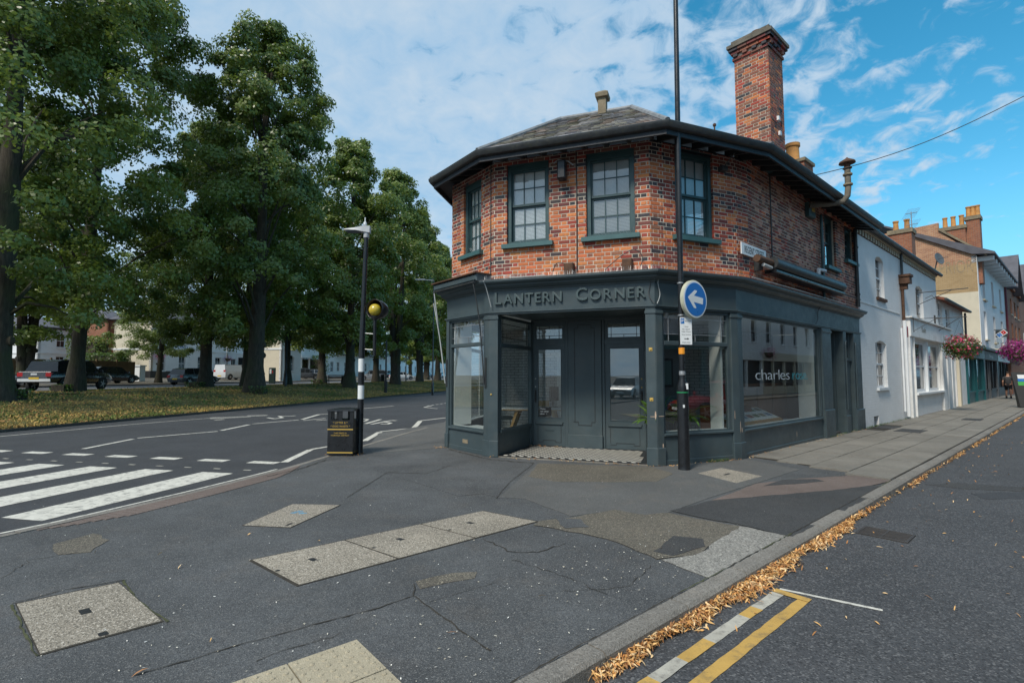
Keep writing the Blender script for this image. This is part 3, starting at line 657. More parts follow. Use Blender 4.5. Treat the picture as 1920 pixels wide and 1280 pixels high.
m = MB(); sweep(m, [Vector((*p, 0)) for p in FK], [(.06, -.12), (.06, .05), (-.10, .05), (-.10, -.12)]); tag(m.build('verge_kerb', M['kerb_dark'], ROAD), kind='stuff')
strip_mesh('park_path', M['patch_red'], 9.2, 9.9, 1, 2, 190, 90, zoff=.035)
def leafmesh(name, C, S, Nn, mt, col, asp=.6, rng=RNG, curl=0):
    n = len(C); a = rng.normal(size=(n,3)); a -= (a*Nn).sum(1)[:,None]*Nn; a /= np.linalg.norm(a, axis=1)[:,None]+1e-9; b = np.cross(Nn, a)
    S = S[:,None]; tip = C+a*S*.6; base = C-a*S*.5; l = C+b*S*asp*.5+Nn*S*curl; r = C-b*S*asp*.5+Nn*S*curl
    V = np.stack([base, r, tip, l], 1).reshape(-1, 3).astype(np.float32); me = bpy.data.meshes.new(name)
    me.vertices.add(4*n); me.loops.add(4*n); me.polygons.add(n)
    me.vertices.foreach_set('co', V.ravel()); me.loops.foreach_set('vertex_index', np.arange(4*n, dtype=np.int32))
    me.polygons.foreach_set('loop_start', np.arange(0, 4*n, 4, dtype=np.int32)); me.polygons.foreach_set('loop_total', np.full(n, 4, np.int32))
    at = me.color_attributes.new('Col', 'FLOAT_COLOR', 'CORNER'); cc = col if col.ndim == 2 else np.stack([col]*3, 1)
    at.data.foreach_set('color', np.repeat(np.concatenate([cc, np.ones((n,1))], 1), 4, 0).astype(np.float32).ravel())
    me.materials.append(mt); me.update(); me.validate(); return me
def rnd_dirs(n, up=0, rng=RNG):
    v = rng.normal(size=(n,3)); v[:,2] += up; return v/np.linalg.norm(v, axis=1)[:,None]
# grass blades and leaf litter on the lawn
n = 60000; dd = RNG.uniform(.0, 1, n)**1.4*13.5; ll = 1+RNG.uniform(0, 1, n)**1.6*75-3; 
base = np.array([[*park(d, l).xy, tz(d)] for d, l in zip(dd, ll)]); S = RNG.uniform(.07, .16, n)
nn_ = rnd_dirs(n, 0); nn_[:,2] *= .3; nn_ /= np.linalg.norm(nn_, axis=1)[:,None]
patchy = np.sin(base[:,0]*.9+base[:,1]*.37)+np.sin(base[:,0]*.31-base[:,1]*.71)+RNG.normal(0,.7,n)
gc_ = np.where((patchy > .2)[:,None], np.array([[.13,.18,.035]]), np.array([[.48,.34,.10]]))*RNG.uniform(.6,1.3,(n,1))
lit = RNG.random(n) < .25; nn_[lit] = rnd_dirs(lit.sum(), 3); gc_[lit] = np.array([.40,.20,.07])*RNG.uniform(.5,1.6,(lit.sum(),1))
base[:,2] += .03
tag(link(bpy.data.objects.new('lawn_grass', leafmesh('lawn_grass', base, S, nn_, M['blade'], gc_, .35))), kind='stuff', label='dry patchy grass and fallen leaves on the park strip', cat='grass')

# ------------------------------------------------------------------ the corner building
BLD = thing('corner_building', 'two storey chamfered brick corner building with dark green shopfront and tall chimney', 'building', (2.5, 11, 0))
H13 = Vector((math.sin(math.radians(12)), math.cos(math.radians(12)), 0))
def upv(face, s): return face.p(s, 0, 0)
a0, a1, a2 = (Face(P[i], P[i+1], -.15) for i in range(3)); a3 = Face(P[3], P[4], .0)
UP = [upv(a0, -.07), upv(a0, 1.2), upv(a1, .03), upv(a1, 3.13), upv(a2, .35), upv(a2, 2.0), None, None]
def on_face_px(fc, px):
    s, z = fc.hit(px, 500); return upv(fc, s)
I_ = isect(a2.A, a2.u, a3.A, a3.u); UP[5] = I_-a2.u*.20; UP[6] = I_+a3.u*.20; UP[7] = on_face_px(a3, 1608)
UP = [UP[0]+H13*9.5] + UP
walls = [Face(UP[i], UP[i+1]) for i in range(len(UP)-1)]       # 0 hidden side, 1..7
ZB, ZT = 3.40, 5.98
def wins(i):
    if i == 1: return [(a0, .43, 1.11, 4.24, 5.80)]
    if i == 3: return [(a1, .32, 1.20, 4.24, 5.86), (a1, 1.95, 2.86, 4.24, 5.86)]
    if i == 5: return [(a2, .65, 1.58, 4.24, 5.92)]
    return []
def toface(src, dst, s): q = src.p(s, 0, 0); return (q-dst.A).dot(dst.u)
long_w = []
for px0, px1, py0, py1 in ((1546, 1566, 392, 500), (1583, 1600, 405, 489)):
    s0, _ = a3.hit(px0, 440); s1, _ = a3.hit(px1, 440); _, zt_ = a3.hit((px0+px1)/2, py0); _, zb_ = a3.hit((px0+px1)/2, py1)
    long_w.append((a3, s0, s1, zb_, min(zt_, 5.95)))
def hole_list(i):
    src = wins(i) if i != 7 else long_w
    return [(toface(f, walls[i], s0), toface(f, walls[i], s1), z0, 3.405+.075*round((z1-3.405)/.075)-.008) for f, s0, s1, z0, z1 in src]
def brick_color(i, s, z, L_, holes):
    r = random.random(); band = int((z-3.38)/.305) % 2
    near_end = min(s, L_-s) < .36; near_win = any(-.23 < a-s < .02 or -.02 < s-b < .23 for a, b, _, _ in holes) and z > 4.2
    if i == 7:
        if s < .28: return 'k' if r < .35 and band else random.choice('prdn')
        if near_win: return random.choice('kkpd') if band else random.choice('orn')
        return random.choices('sdnrpo', (3.2, 2, 2.4, 1.3, 1.2, .8))[0]
    if z > 5.62: return random.choice('rppkd')
    if i in (2, 4, 6) or near_end or near_win:
        if band: return random.choices('kprno', (3, 3, 2, 1, .8))[0]
        return random.choices('obrp', (5, 3, 1.4, .5))[0]
    if z < 4.25: return random.choices('obrnk', (5, 2.4, 1.6, 1.2, .15))[0]
    if i == 3 and 4.85 < z < 5.25: return random.choices('kprn', (3, 3, 2, .6))[0]
    return random.choices('obrnk', (4, 2, 1.6, 1.2, .2))[0]
def jcol(c):
    b = BC[c]; k = random.uniform(.78, 1.22); return tuple(max(.004, x*k*random.uniform(.93, 1.07)) for x in b)
def lay(i, L_, z0, z1, holes, cf, bond='flemish'):
    out = []; h = .075; row = 0; z = z0
    while z < z1-.02:
        zt_ = min(z+.063, z1); cuts = sorted([(a-.0, b+.0) for a, b, c, d in holes if c < z+.05 and d > z+.01])
        segs = []; cur = 0
        for a, b in cuts: segs.append((cur, a)); cur = b
        segs.append((cur, L_))
        s = -.3375+(.16875 if row % 2 else .0)+.02; k = 0; lst = []
        while s < L_:
            for w_ in (.213, .1005):
                lst.append((s, s+w_)); s += w_+.012
        for a, b in lst:
            for u, v in segs:
                p, q = max(a, u), min(b, v)
                if q-p > .012: out.append((p, q, z, zt_, cf((p+q)/2, z)))
        z += h; row += 1
    return out
ALLB = []
for i in range(1, 8):
    fc = walls[i]; hl = hole_list(i)
    zt_ = ZT if i < 7 else ZT+.28
    # mortar backing, cut round the openings
    hx_ = [(h_[0]-.012, h_[1]+.012, h_[2], h_[3]+.016) for h_ in hl]; ss = sorted({0, fc.L}|{a for h_ in hx_ for a in h_[:2]}); zs = sorted({ZB, zt_}|{a for h_ in hx_ for a in h_[2:]})
    m = fc.mb()
    for a, b in zip(ss, ss[1:]):
        for c, d in zip(zs, zs[1:]):
            if any(h_[0] <= (a+b)/2 <= h_[1] and h_[2] <= (c+d)/2 <= h_[3] for h_ in hx_): continue
            m.box(a, b, c, d, -.24, -.004)
    wp = m.build('brick_wall', M['mortar'], BLD)
    for bk in lay(i, fc.L, ZB+.005, zt_, hl, lambda s, z, i=i, L_=fc.L, hl=hl: brick_color(i, s, z, L_, hl)): ALLB.append((i, wp, bk))
fcH = walls[0]; m = fcH.mb(); m.box(0, fcH.L, 3.4, ZT, -.24, -.001); uvbox(m.build('brick_wall', M['bt_red'], BLD))
def bdist(t): i, wp, (a, b, z, zt_, c) = t; q = walls[i].p((a+b)/2, z, 0); return (q-Vector((0,0,HC))).length + (1.5 if i not in (3,4,5) else 0) + (3 if b-a < .08 else 0)
ALLB.sort(key=bdist)
bm_cache = {}
def brick_mesh(w_, h_, c, v):
    key = (round(w_, 2), round(h_, 3), c, v)
    if key not in bm_cache:
        m = MB(); m.col = jcol(c); m.bbox(-key[0]/2, key[0]/2, 0, h_, -.05, 0, .004); bm_cache[key] = m.mesh('brick', M['brick'])
    return bm_cache[key]
for i, wp, (a, b, z, zt_, c) in ALLB[:300]:
    fc = walls[i]; me = brick_mesh(b-a, zt_-z, c, random.randrange(3))
    MM = fc.M.copy(); MM.translation = fc.p((a+b)/2, z, random.uniform(-.001, .0035)); inst(me, 'brick', MM, wp)
rest = MB()
for i, wp, (a, b, z, zt_, c) in ALLB[300:]:
    rest.M = walls[i].M; rest.col = jcol(c); o_ = random.uniform(-.002, .004); rest.bbox(a, b, z, zt_, -.05, o_, .004)
tag(rest.build('brickwork', M['brick'], BLD), kind='stuff')
# sash windows
def sash(fc, s0, s1, z0, z1, cols=3, rows=2, rec=.10, frame='teal', parent=BLD, blind=True, sill=True, fw=.075, glass='glass_old', sillm='sill', blind_c='blind', bars='teal'):
    w_ = fc.mb(); w_.box(s0, s0+fw, z0, z1, -rec-.08, -rec+.05); w_.box(s1-fw, s1, z0, z1, -rec-.08, -rec+.05); w_.box(s0+fw, s1-fw, z1-fw*1.6, z1, -rec-.08, -rec+.05); w_.box(s0, s1, z1+.0005, z1+.0145, -rec-.08, -rec+.088); w_.box(s0+fw, s1-fw, z0, z0+fw*.7, -rec-.08, -rec+.05)
    wo_ = w_.build('window', M[frame], parent)
    zi0, zi1 = z0+fw*.7, z1-fw*1.6; zm = (zi0+zi1)/2; a, b = s0+fw, s1-fw
    for up in (0, 1):
        q0, q1 = (zm, zi1) if up else (zi0, zm); o0 = -rec+(.0 if up else -.035); r_ = .035; m = fc.mb()
        m.box(a, a+r_, q0, q1, o0-.03, o0); m.box(b-r_, b, q0, q1, o0-.03, o0)
        m.box(a+r_, b-r_, q1-r_, q1, o0-.03, o0-.001); m.box(a+r_, b-r_, q0, q0+r_*1.3, o0-.03, o0-.001)
        for k in range(1, cols): x = a+r_+(b-a-2*r_)*k/cols; m.box(x-.009, x+.009, q0+r_*1.3, q1-r_, o0-.028, o0-.004)
        for k in range(1, rows): y = q0+(q1-q0)*k/rows; m.box(a+r_, b-r_, y-.009, y+.009, o0-.027, o0-.006)
        m.build('sash', M[bars], wo_)
        for ci in range(cols):
            for rj in range(rows):
                x0 = a+r_+(b-a-2*r_)*ci/cols; x1 = a+r_+(b-a-2*r_)*(ci+1)/cols; y0 = q0+(q1-q0)*rj/rows; y1 = q0+(q1-q0)*(rj+1)/rows
                m = MB(); m.M = fc.M @ Matrix.Translation((0,0,o0-.016)) @ Matrix.Rotation(random.uniform(-.006,.006), 4, 'X') @ Matrix.Rotation(random.uniform(-.006,.006), 4, 'Y') if False else fc.M
                t1, t2 = random.uniform(-.0015,.0015), random.uniform(-.0015,.0015)
                m.add([(x0,y0,o0-.018-t1), (x1,y0,o0-.018+t1), (x1,y1,o0-.018+t2), (x0,y1,o0-.018-t2)], [(0,1,2,3)]); m.build('pane', M[glass], wo_)
    if blind:
        m = fc.mb(); z = zi0+.02
        while z < zi1: m.add([(a,z,-rec-.072), (b,z,-rec-.072), (b,z+.019,-rec-.066), (a,z+.019,-rec-.066)], [(0,1,2,3)]); z += .027 if z < (zi0+zi1)/2 else .0235
        tag(m.build('blind', M[blind_c], wo_), kind='stuff')
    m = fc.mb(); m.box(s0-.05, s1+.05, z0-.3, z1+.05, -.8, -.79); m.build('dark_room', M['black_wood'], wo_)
    if sill:
        m = fc.mb(); m.add([(s0-.09, z0-.10, -.02), (s1+.09, z0-.10, -.02), (s1+.09, z0-.10, .10), (s0-.09, z0-.10, .10), (s0-.09, z0+.0, -.02), (s1+.09, z0+.0, -.02), (s1+.09, z0-.015, .10), (s0-.09, z0-.015, .10)],
              [(0,1,2,3), (4,7,6,5), (0,4,5,1), (1,5,6,2), (2,6,7,3), (3,7,4,0)]); m.box(s0, s1, z0-.001, z0+.012, -.15, -.02); m.build('sill', M[sillm], wo_)
    return wo_
for i in (1, 3, 5):
    for (s0, s1, z0_, z1_) in hole_list(i): sash(walls[i], s0, s1, z0_, z1_, blind_c='blind_grey' if (i == 3 and s0 > 1.5) or i == 5 else 'blind')
for (s0, s1, z0_, z1_) in hole_list(7): sash(walls[7], s0, s1, z0_, z1_, cols=2, rows=2, blind=False, rec=.14)
# eaves: gutter, fascia, soffit, rafter ends
EV = [UP[1]+H13*9, Vector((P[0].x, P[0].y, 0))-f0.u*.06, P[1], P[2], P[3]-f3.n*0, P[4]]
def shifted(pts, ins):      # the polyline with each side moved in by its own amount
    sg = [(b-a).normalized() for a, b in zip(pts, pts[1:])]; ln = [(a-Vector((u.y,-u.x,0))*d, u) for a, u, d in zip(pts, sg, ins)]
    out = [ln[0][0]]+[isect(ln[i-1][0], ln[i-1][1], ln[i][0], ln[i][1]) for i in range(1, len(ln))]; out.append(pts[-1]-Vector((sg[-1].y,-sg[-1].x,0))*ins[-1]); return out
ev_base = shifted([P[0]+H13*9, P[0], P[1], P[2], P[3], f3.p(7.95+.22, 0)], [.34, .24, .22, .13, .0])
m = MB(); sweep(m, ev_base, [(.63, 5.885), (.602, 5.885), (.595, 6.00), (.615, 6.015), (.70, 6.015), (.712, 6.00), (.705, 5.95), (.675, 5.90)]); gut = m.build('gutter', M['gutter'], BLD, smooth=True)
m = MB(); sweep(m, ev_base, [(.56, 5.80), (.60, 5.80), (.60, 5.99), (.56, 5.99)]); m.build('fascia_board', M['black_wood'], BLD)
m = MB(); sweep(m, ev_base, [(-.35, 6.36), (.56, 5.955), (.56, 5.93), (-.35, 6.33)]); m.build('soffit', M['black_wood'], BLD)
ov = offset(ev_base, .555); iv = offset(ev_base, -.13)
for i in range(1, 5):
    if i == 0: continue
    A_, B_ = ev_base[i], ev_base[i+1]; fc = Face(A_, B_); k = 0; s = .15
    while s < fc.L:
        m = fc.mb(); z_in = 6.02+(.10 if True else 0)
        m.add([(s-.03, 5.84, .53), (s+.03, 5.84, .53), (s+.03, 5.93, .53), (s-.03, 5.93, .53), (s-.03, 5.98+(.04), -.10), (s+.03, 6.02, -.10), (s+.03, 6.21, -.10), (s-.03, 6.21, -.10)],
              [(0,3,2,1), (4,5,6,7), (0,1,5,4), (1,2,6,5), (2,3,7,6), (3,0,4,7)]); m.build('rafter_end', M['gutter'], BLD); s += .42
m = MB(); sweep(m, ev_base, [(-.16, 5.90), (-.05, 5.90), (-.05, 6.02), (-.16, 6.02)], 0); m.build('wall_plate', M['black_wood'], BLD)
# slate roof: slopes up from the eaves to a low flat top
inn = offset(ev_base, -1.42)
inn[4] = Vector((3.2, 11.7, 0)); 
low_ = offset(ev_base, .66)
ZR = 7.2
apex = [Vector((0.2, 19, 0)), Vector((.35, 11.9, 0)), Vector((1.08, 10.95, 0)), Vector((2.52, 10.45, 0)), Vector((4.6, 12.2, 0)), Vector((9.1, 16.9, 0))]
deck = MB(); slm = MB(); hips = []
for i in range(5):
    a, b = low_[i]+Vector((0,0,5.985)), low_[i+1]+Vector((0,0,5.985)); c, d = apex[i+1]+Vector((0,0,ZR)), apex[i]+Vector((0,0,ZR))
    deck.add([a, b, c, d], [(0,1,2,3)]); 
    if i in (1, 2, 3):
        fc = Face(a, b); up_mid = ((c+d)/2-(a+b)/2); nrm = (b-a).cross(d-a).normalized(); nrm = nrm if nrm.z > 0 else -nrm
        rows_ = 15
        for r_ in range(rows_):
            t0, t1 = r_/rows_, min(1, (r_+1.35)/rows_); p0, p1 = a+(d-a)*t0, b+(c-b)*t0; q0, q1 = a+(d-a)*t1, b+(c-b)*t1
            n_ = max(1, int((p1-p0).length/.22)); off_ = .5 if r_ % 2 else 0
            for k in range(-1, n_+1):
                u0, u1 = max(0, (k+off_)/n_), min(1, (k+1+off_)/n_)
                if u1-u0 < .01: continue
                g = .004/max(.3, (p1-p0).length); u0 += g; u1 -= g
                A_, B_, C_, D_ = p0+(p1-p0)*u0, p0+(p1-p0)*u1, q0+(q1-q0)*u1, q0+(q1-q0)*u0
                sl = nrm*(.022+random.uniform(0, .010)); sk = nrm*.004; tw = nrm*random.uniform(-.003, .006)
                kk = random.uniform(2.0, 5.0); slm.col = random.choice([(.075*kk,.072*kk,.075*kk), (.082*kk,.078*kk,.072*kk), (.07*kk,.066*kk,.052*kk), (.06*kk,.06*kk,.066*kk), (.075*kk,.058*kk,.05*kk)])
                slm.add([A_+sl, B_+sl+tw, C_+sk, D_+sk, A_, B_], [(0,1,2,3), (0,4,5,1)])
deck.add([v+Vector((0,0,ZR)) for v in apex], [(0,1,2,3,4,5)])
ROOF = deck.build('roof', M['slate'] if False else M['lead'], BLD)
tag(slm.build('slate', M['slate'], ROOF), kind='stuff')
for a, b in ((low_[2]+Vector((0,0,5.99)), apex[2]+Vector((0,0,ZR))), (low_[3]+Vector((0,0,5.99)), apex[3]+Vector((0,0,ZR))), (low_[1]+Vector((0,0,5.99)), apex[1]+Vector((0,0,ZR))), (low_[4]+Vector((0,0,5.99)), apex[4]+Vector((0,0,ZR)))):
    m = MB(); m.tube([a+Vector((0,0,.02)), b+Vector((0,0,.03))], .055, 8); m.build('hip_tile', M['lead'], ROOF, smooth=True)
m = MB(); m.tube([apex[i]+Vector((0,0,ZR+.02)) for i in (1,2,3,4,5)], .06, 8); m.build('ridge_tile', M['lead'], ROOF, smooth=True)
# stone vent stub on the ridge
c = Vector((1.95, 10.66, 0)); m = MB(); rot = Matrix.Rotation(math.radians(-20), 4, 'Z'); m.M = Matrix.Translation(c) @ rot
m.box(-.085, .085, -.10, .10, 6.75, 7.52); st_ = m.build('vent_stub', M['stone'], ROOF)
m = MB(); m.M = Matrix.Translation(c) @ rot; m.add([(-.13,-.15,7.52),(.13,-.15,7.52),(.13,.15,7.52),(-.13,.15,7.52),(-.14,-.16,7.60),(.14,-.16,7.60),(.14,.16,7.60),(-.14,.16,7.60),(-.07,-.08,7.67),(.07,-.08,7.67),(.07,.08,7.67),(-.07,.08,7.67)],
   [(0,3,2,1),(0,1,5,4),(1,2,6,5),(2,3,7,6),(3,0,4,7),(4,5,9,8),(5,6,10,9),(6,7,11,10),(7,4,8,11),(8,9,10,11)]); m.build('cap', M['stone'], st_)
# tall chimney
cc = Vector((5.99, 11.5, 0)); CF = Face(cc-Vector((-.662,.749,0))*-.80, cc)     # face towards the avenue: left edge to near corner
CF = Face(cc+Vector((-.6644,.7474,0))*.80, cc); CR = Face(cc, cc+U3*.83)
CF2 = CR
def chtop(px, py, p): r = ray(px, py); t = p.y/r.y; return HC+r.z*t
zc0 = 5.9; zc1 = chtop(1447, 56, cc)
m = MB(); m.M = Matrix(((CF.u.x, U3.x, 0, CF.A.x), (CF.u.y, U3.y, 0, CF.A.y), (0,0,1,0), (0,0,0,1)))
m.box(.0, .80, .0, .83, zc0, zc1-.02); m.M = m.M; 

chw = MB(); chw.M = m.M; chw.box(.004, .796, .004, .826, zc0, zc1-.02)
CHO = chw.build('chimney', M['mortar'], BLD)
def ch_col(s, z):
    r = random.random(); return random.choices('orndkb', (3.0, 2.0, 3.2, 2.4, .5, .6))[0]
m = MB()
for fc, ln in ((CF, .80), (CR, .83)):
    for a, b, z, zt_, c in lay(0, ln, zc0, zc1-.40, [], ch_col): m.M = fc.M; m.col = jcol(c); m.bbox(a-.001, b+.001, z, zt_, -.05, random.uniform(.0, .004), .004)
    for k, (zz0, proj) in enumerate(((zc1-.40, .035), (zc1-.325, .0), (zc1-.25, .06), (zc1-.175, .10))):
        s = -proj; kk = 0
        while s < ln+proj-.02:
            if k == 1 and kk % 2: s += .113; kk += 1; continue
            wd = .1025 if k == 1 else .215; e = min(s+wd, ln+proj); m.col = jcol(random.choice('rkpdn')); m.bbox(s, e, zz0, zz0+.066, -.1, proj if k != 1 else .07, .004); s = e+.01; kk += 1
for fc, ln in ((Face(CR.p(.83,0), CR.p(.83,0)+Vector((-.6644,.7474,0))*.8), .8), (Face(CR.p(.83,0)+Vector((-.6644,.7474,0))*.8, CF.A), .83)):
    for a, b, z, zt_, c in lay(0, ln, zc0, zc1-.1, [], ch_col): m.M = fc.M; m.col = jcol(c); m.bbox(a, b, z, zt_, -.05, .002, .004)
tag(m.build('brickwork', M['brick'], CHO), kind='stuff')
m = MB(); m.M = chw.M; m.box(-.13, .93, -.13, .96, zc1-.10, zc1-.02); m.box(-.05, .85, -.05, .88, zc1-.02, zc1+.09); m.box(0.04, .76, .04, .79, zc1+.09, zc1+.15); m.build('cap', M['cap_stone'], CHO)
m = MB(); q = (CF.A+CR.p(.83,0))/2; m.lathe([(.16,0),(.14,.10),(.17,.12),(.16,.2),(.11,.2)], (q.x, q.y, zc1+.12), 14); m.build('chimney_pot', M['rust'], CHO, smooth=True)
for px, py in ((1460,222), (1463,250)): s, z = CR.hit(px, py, .03); m = CR.mb(); m.box(s-.04, s+.04, z-.05, z+.05, 0, .05); m.build('insulator', M['sign_white'], CHO)
m = MB(); a = CR.p(.35, 7.55, .1); m.tube([CR.p(-.02,7.5,.04), CR.p(.1,7.42,.09), a, CR.p(.5,7.48,.05)], .014, 6); m.build('cable', M['cable'], CHO)
# low stack with an ochre pot just behind
q = Vector((7.36, 12.95, 0)); m = MB(); m.M = Matrix.Translation(q) @ Matrix.Rotation(math.radians(41), 4, 'Z'); m.box(-.30, .30, -.3, .3, 6.0, 6.97); s2 = uvbox(m.build('chimney', M['bt_red'], BLD))
m = MB(); m.M = Matrix.Translation(q) @ Matrix.Rotation(math.radians(41), 4, 'Z'); m.box(-.34, .34, -.34, .34, 6.97, 7.05); m.build('cap', M['stone'], s2)
m = MB(); m.lathe([(.17,0),(.16,.02),(.15,.40),(.18,.42),(.18,.5),(.12,.5)], (q.x-.1, q.y-.05, 7.05), 16); m.build('chimney_pot', M['terracotta'], s2, smooth=True)
# metal flue over the eaves and a square flue behind
s_, z_ = a3.hit(1560, 378); fl = MB(); A_ = a3.p(s_-.9, 5.72, .06)
s1_, _ = a3.hit(1545, 380, .2); s1_ -= .72; pp = [a3.p(s1_-.05, 5.78, .10), a3.p(s1_+.25, 5.79, .45), a3.p(s1_+.38, 5.82, .72), a3.p(s1_+.42, 5.95, .80), a3.p(s1_+.43, 6.15, .82), a3.p(s1_+.43, 6.62, .82)]
fl.tube(pp, .068, 12); FL = fl.build('flue_pipe', M['cap_stone'], BLD, smooth=True)
m = MB(); e = pp[-1]; m.lathe([(.10,0),(.10,.02),(.07,.03),(.07,.12),(.18,.13),(.17,.17),(.04,.25),(.01,.28)], (e.x, e.y, e.z), 16); m.build('cowl', M['rust'], FL, smooth=True)
for z in (6.2, 6.45): m = MB(); m.lathe([(.10,0),(.105,.02),(.10,.04)], (e.x, e.y, z), 14); m.build('band', M['stone'], FL)
m = MB(); q = a3.p(s1_+2.2, 0, -.3); m.box(q.x-.06, q.x+.06, q.y-.06, q.y+.06, 6.1, 7.05); m.build('flue_pipe', M['black'], BLD)
m = MB(); q = Vector((5.0, 12.1, 0)); m.tube([(4.85, 11.9, 6.6), (4.85, 11.9, 7.55)], .018, 6); m.ball((4.85, 11.9, 7.57), .045, 8); m.build('vent_pipe', M['rust'], BLD)
# rainwater pipes
def downpipe(fc, s, z0, z1, parent, mt, r=.04, o=.07, hopper=False):
    m = fc.mb(); m.tube([(s, z0, o), (s, z1, o)], r, 10); 
    z = z0+.35
    while z < z1: m.tube([(s, z, o), (s, z+.05, o)], r*1.3, 10); z += 1.4
    return m.build('downpipe', M[mt], parent, smooth=True)
s_, _ = a3.hit(1542, 450, .08); downpipe(a3, s_, 3.55, 5.75, BLD, 'teal', .035)
s_, _ = a3.hit(1606, 480, .08); downpipe(a3, s_, 3.6, 5.95, BLD, 'gutter', .05)
m = walls[3].mb(); m.tube([(1.73, 3.6, .015), (1.735, 4.9, .015), (1.73, 5.95, .015)], .012, 6); m.build('lightning_strip', M['cable'], BLD)
s_, _ = a3.hit(1444, 400); m = a3.mb(); m.tube([(s_, 3.9, .015), (s_, 5.6, .015), (s_+.0, 5.98, .02)], .014, 6); m.build('lightning_strip', M['cable'], BLD)
m = walls[2].mb(); m.tube([(walls[2].L*.75, 3.5, .01), (walls[2].L*.75, 5.95, .01)], .009, 6); m.build('lightning_strip', M['cable'], BLD)

# ------------------------------------------------------------------ shopfront of the corner building
sb = [P[0]+H13*9.5, P[0], P[1], P[2], P[3], f3.p(8.06, 0)]
def swp(prof, name, mt, parent=BLD, pts=None, **k):
    m = MB(); sweep(m, pts or sb, prof); return m.build(name, M[mt], parent, **k)
swp([(-.16, 2.861), (.0, 2.861), (.012, 3.27), (-.16, 3.27)], 'fascia', 'green')
FASC = BLD
swp([(-.16, 3.271), (.03, 3.271), (.04, 3.30), (.075, 3.31), (.12, 3.345), (.135, 3.36), (.135, 3.375), (.20, 3.40), (.225, 3.43), (.225, 3.455), (-.16, 3.47)], 'cornice', 'green')
swp([(-.17, 3.471), (.23, 3.456), (.235, 3.470), (-.17, 3.53)], 'lead_capping', 'lead')
swp([(-.14, 2.80), (.028, 2.80), (.028, 2.822), (.052, 2.832), (.052, 2.86), (-.14, 2.86)], 'architrave', 'green')
def box_part(fc, dims, name, mt='green', parent=BLD, **k):
    m = fc.mb()
    for d in dims: m.bbox(*d, .006) if len(d) == 6 else m.box(*d[:6])
    return m.build(name, M[mt], parent, **k)
def pilaster(fc, s0, s1, o=.02, dep=.16, zb=.0, plinth=.32, cap=True):
    p_ = box_part(fc, [(s0, s1, zb, 2.799, -dep, o)], 'pilaster')
    m = fc.mb(); m.bbox(s0-.012, s1+.012, zb, plinth, -.02, o+.022, .008); m.build('plinth', M['green'], p_)
    if cap: m = fc.mb(); m.bbox(s0-.012, s1+.012, 2.70, 2.755, -.02, o+.016, .008); m.build('moulding', M['green'], p_)
    return p_
# corner posts (turning corners are two boards meeting)
pilaster(f0, .0, .10, cap=False); pilaster(f0, 1.47, 1.66); pilaster(f1, -.005, .19, dep=.19); 
p2 = pilaster(f1, 3.03, 3.205, dep=.19); pilaster(f2, .0, .15); pilaster(f2, 1.77, 1.935); pilaster(f3, .0, .20)
for z in (.22, 1.17, 2.06):
    m = f1.mb(); m.lathe([(.028,0),(.024,.006),(.012,.01),(.010,.02)], (0,0,0), 12); me = None
    m2 = MB(); m2.M = f1.M @ Matrix.Translation((3.115, z, .021)); m2.box(-.03, .03, -.03, .03, 0, .006); m2.lathe([(.018,.006),(.016,.016),(.004,.02)], (0,0,0), 10); m2.build('brass_stud', M['gold'], p2)
for z in (.28, 1.22): m2 = MB(); m2.M = f1.M @ Matrix.Translation((.05, z, .022)); m2.lathe([(.018,0),(.016,.012),(.004,.016)], (0,0,0), 10); m2.build('brass_stud', M['gold'], BLD)
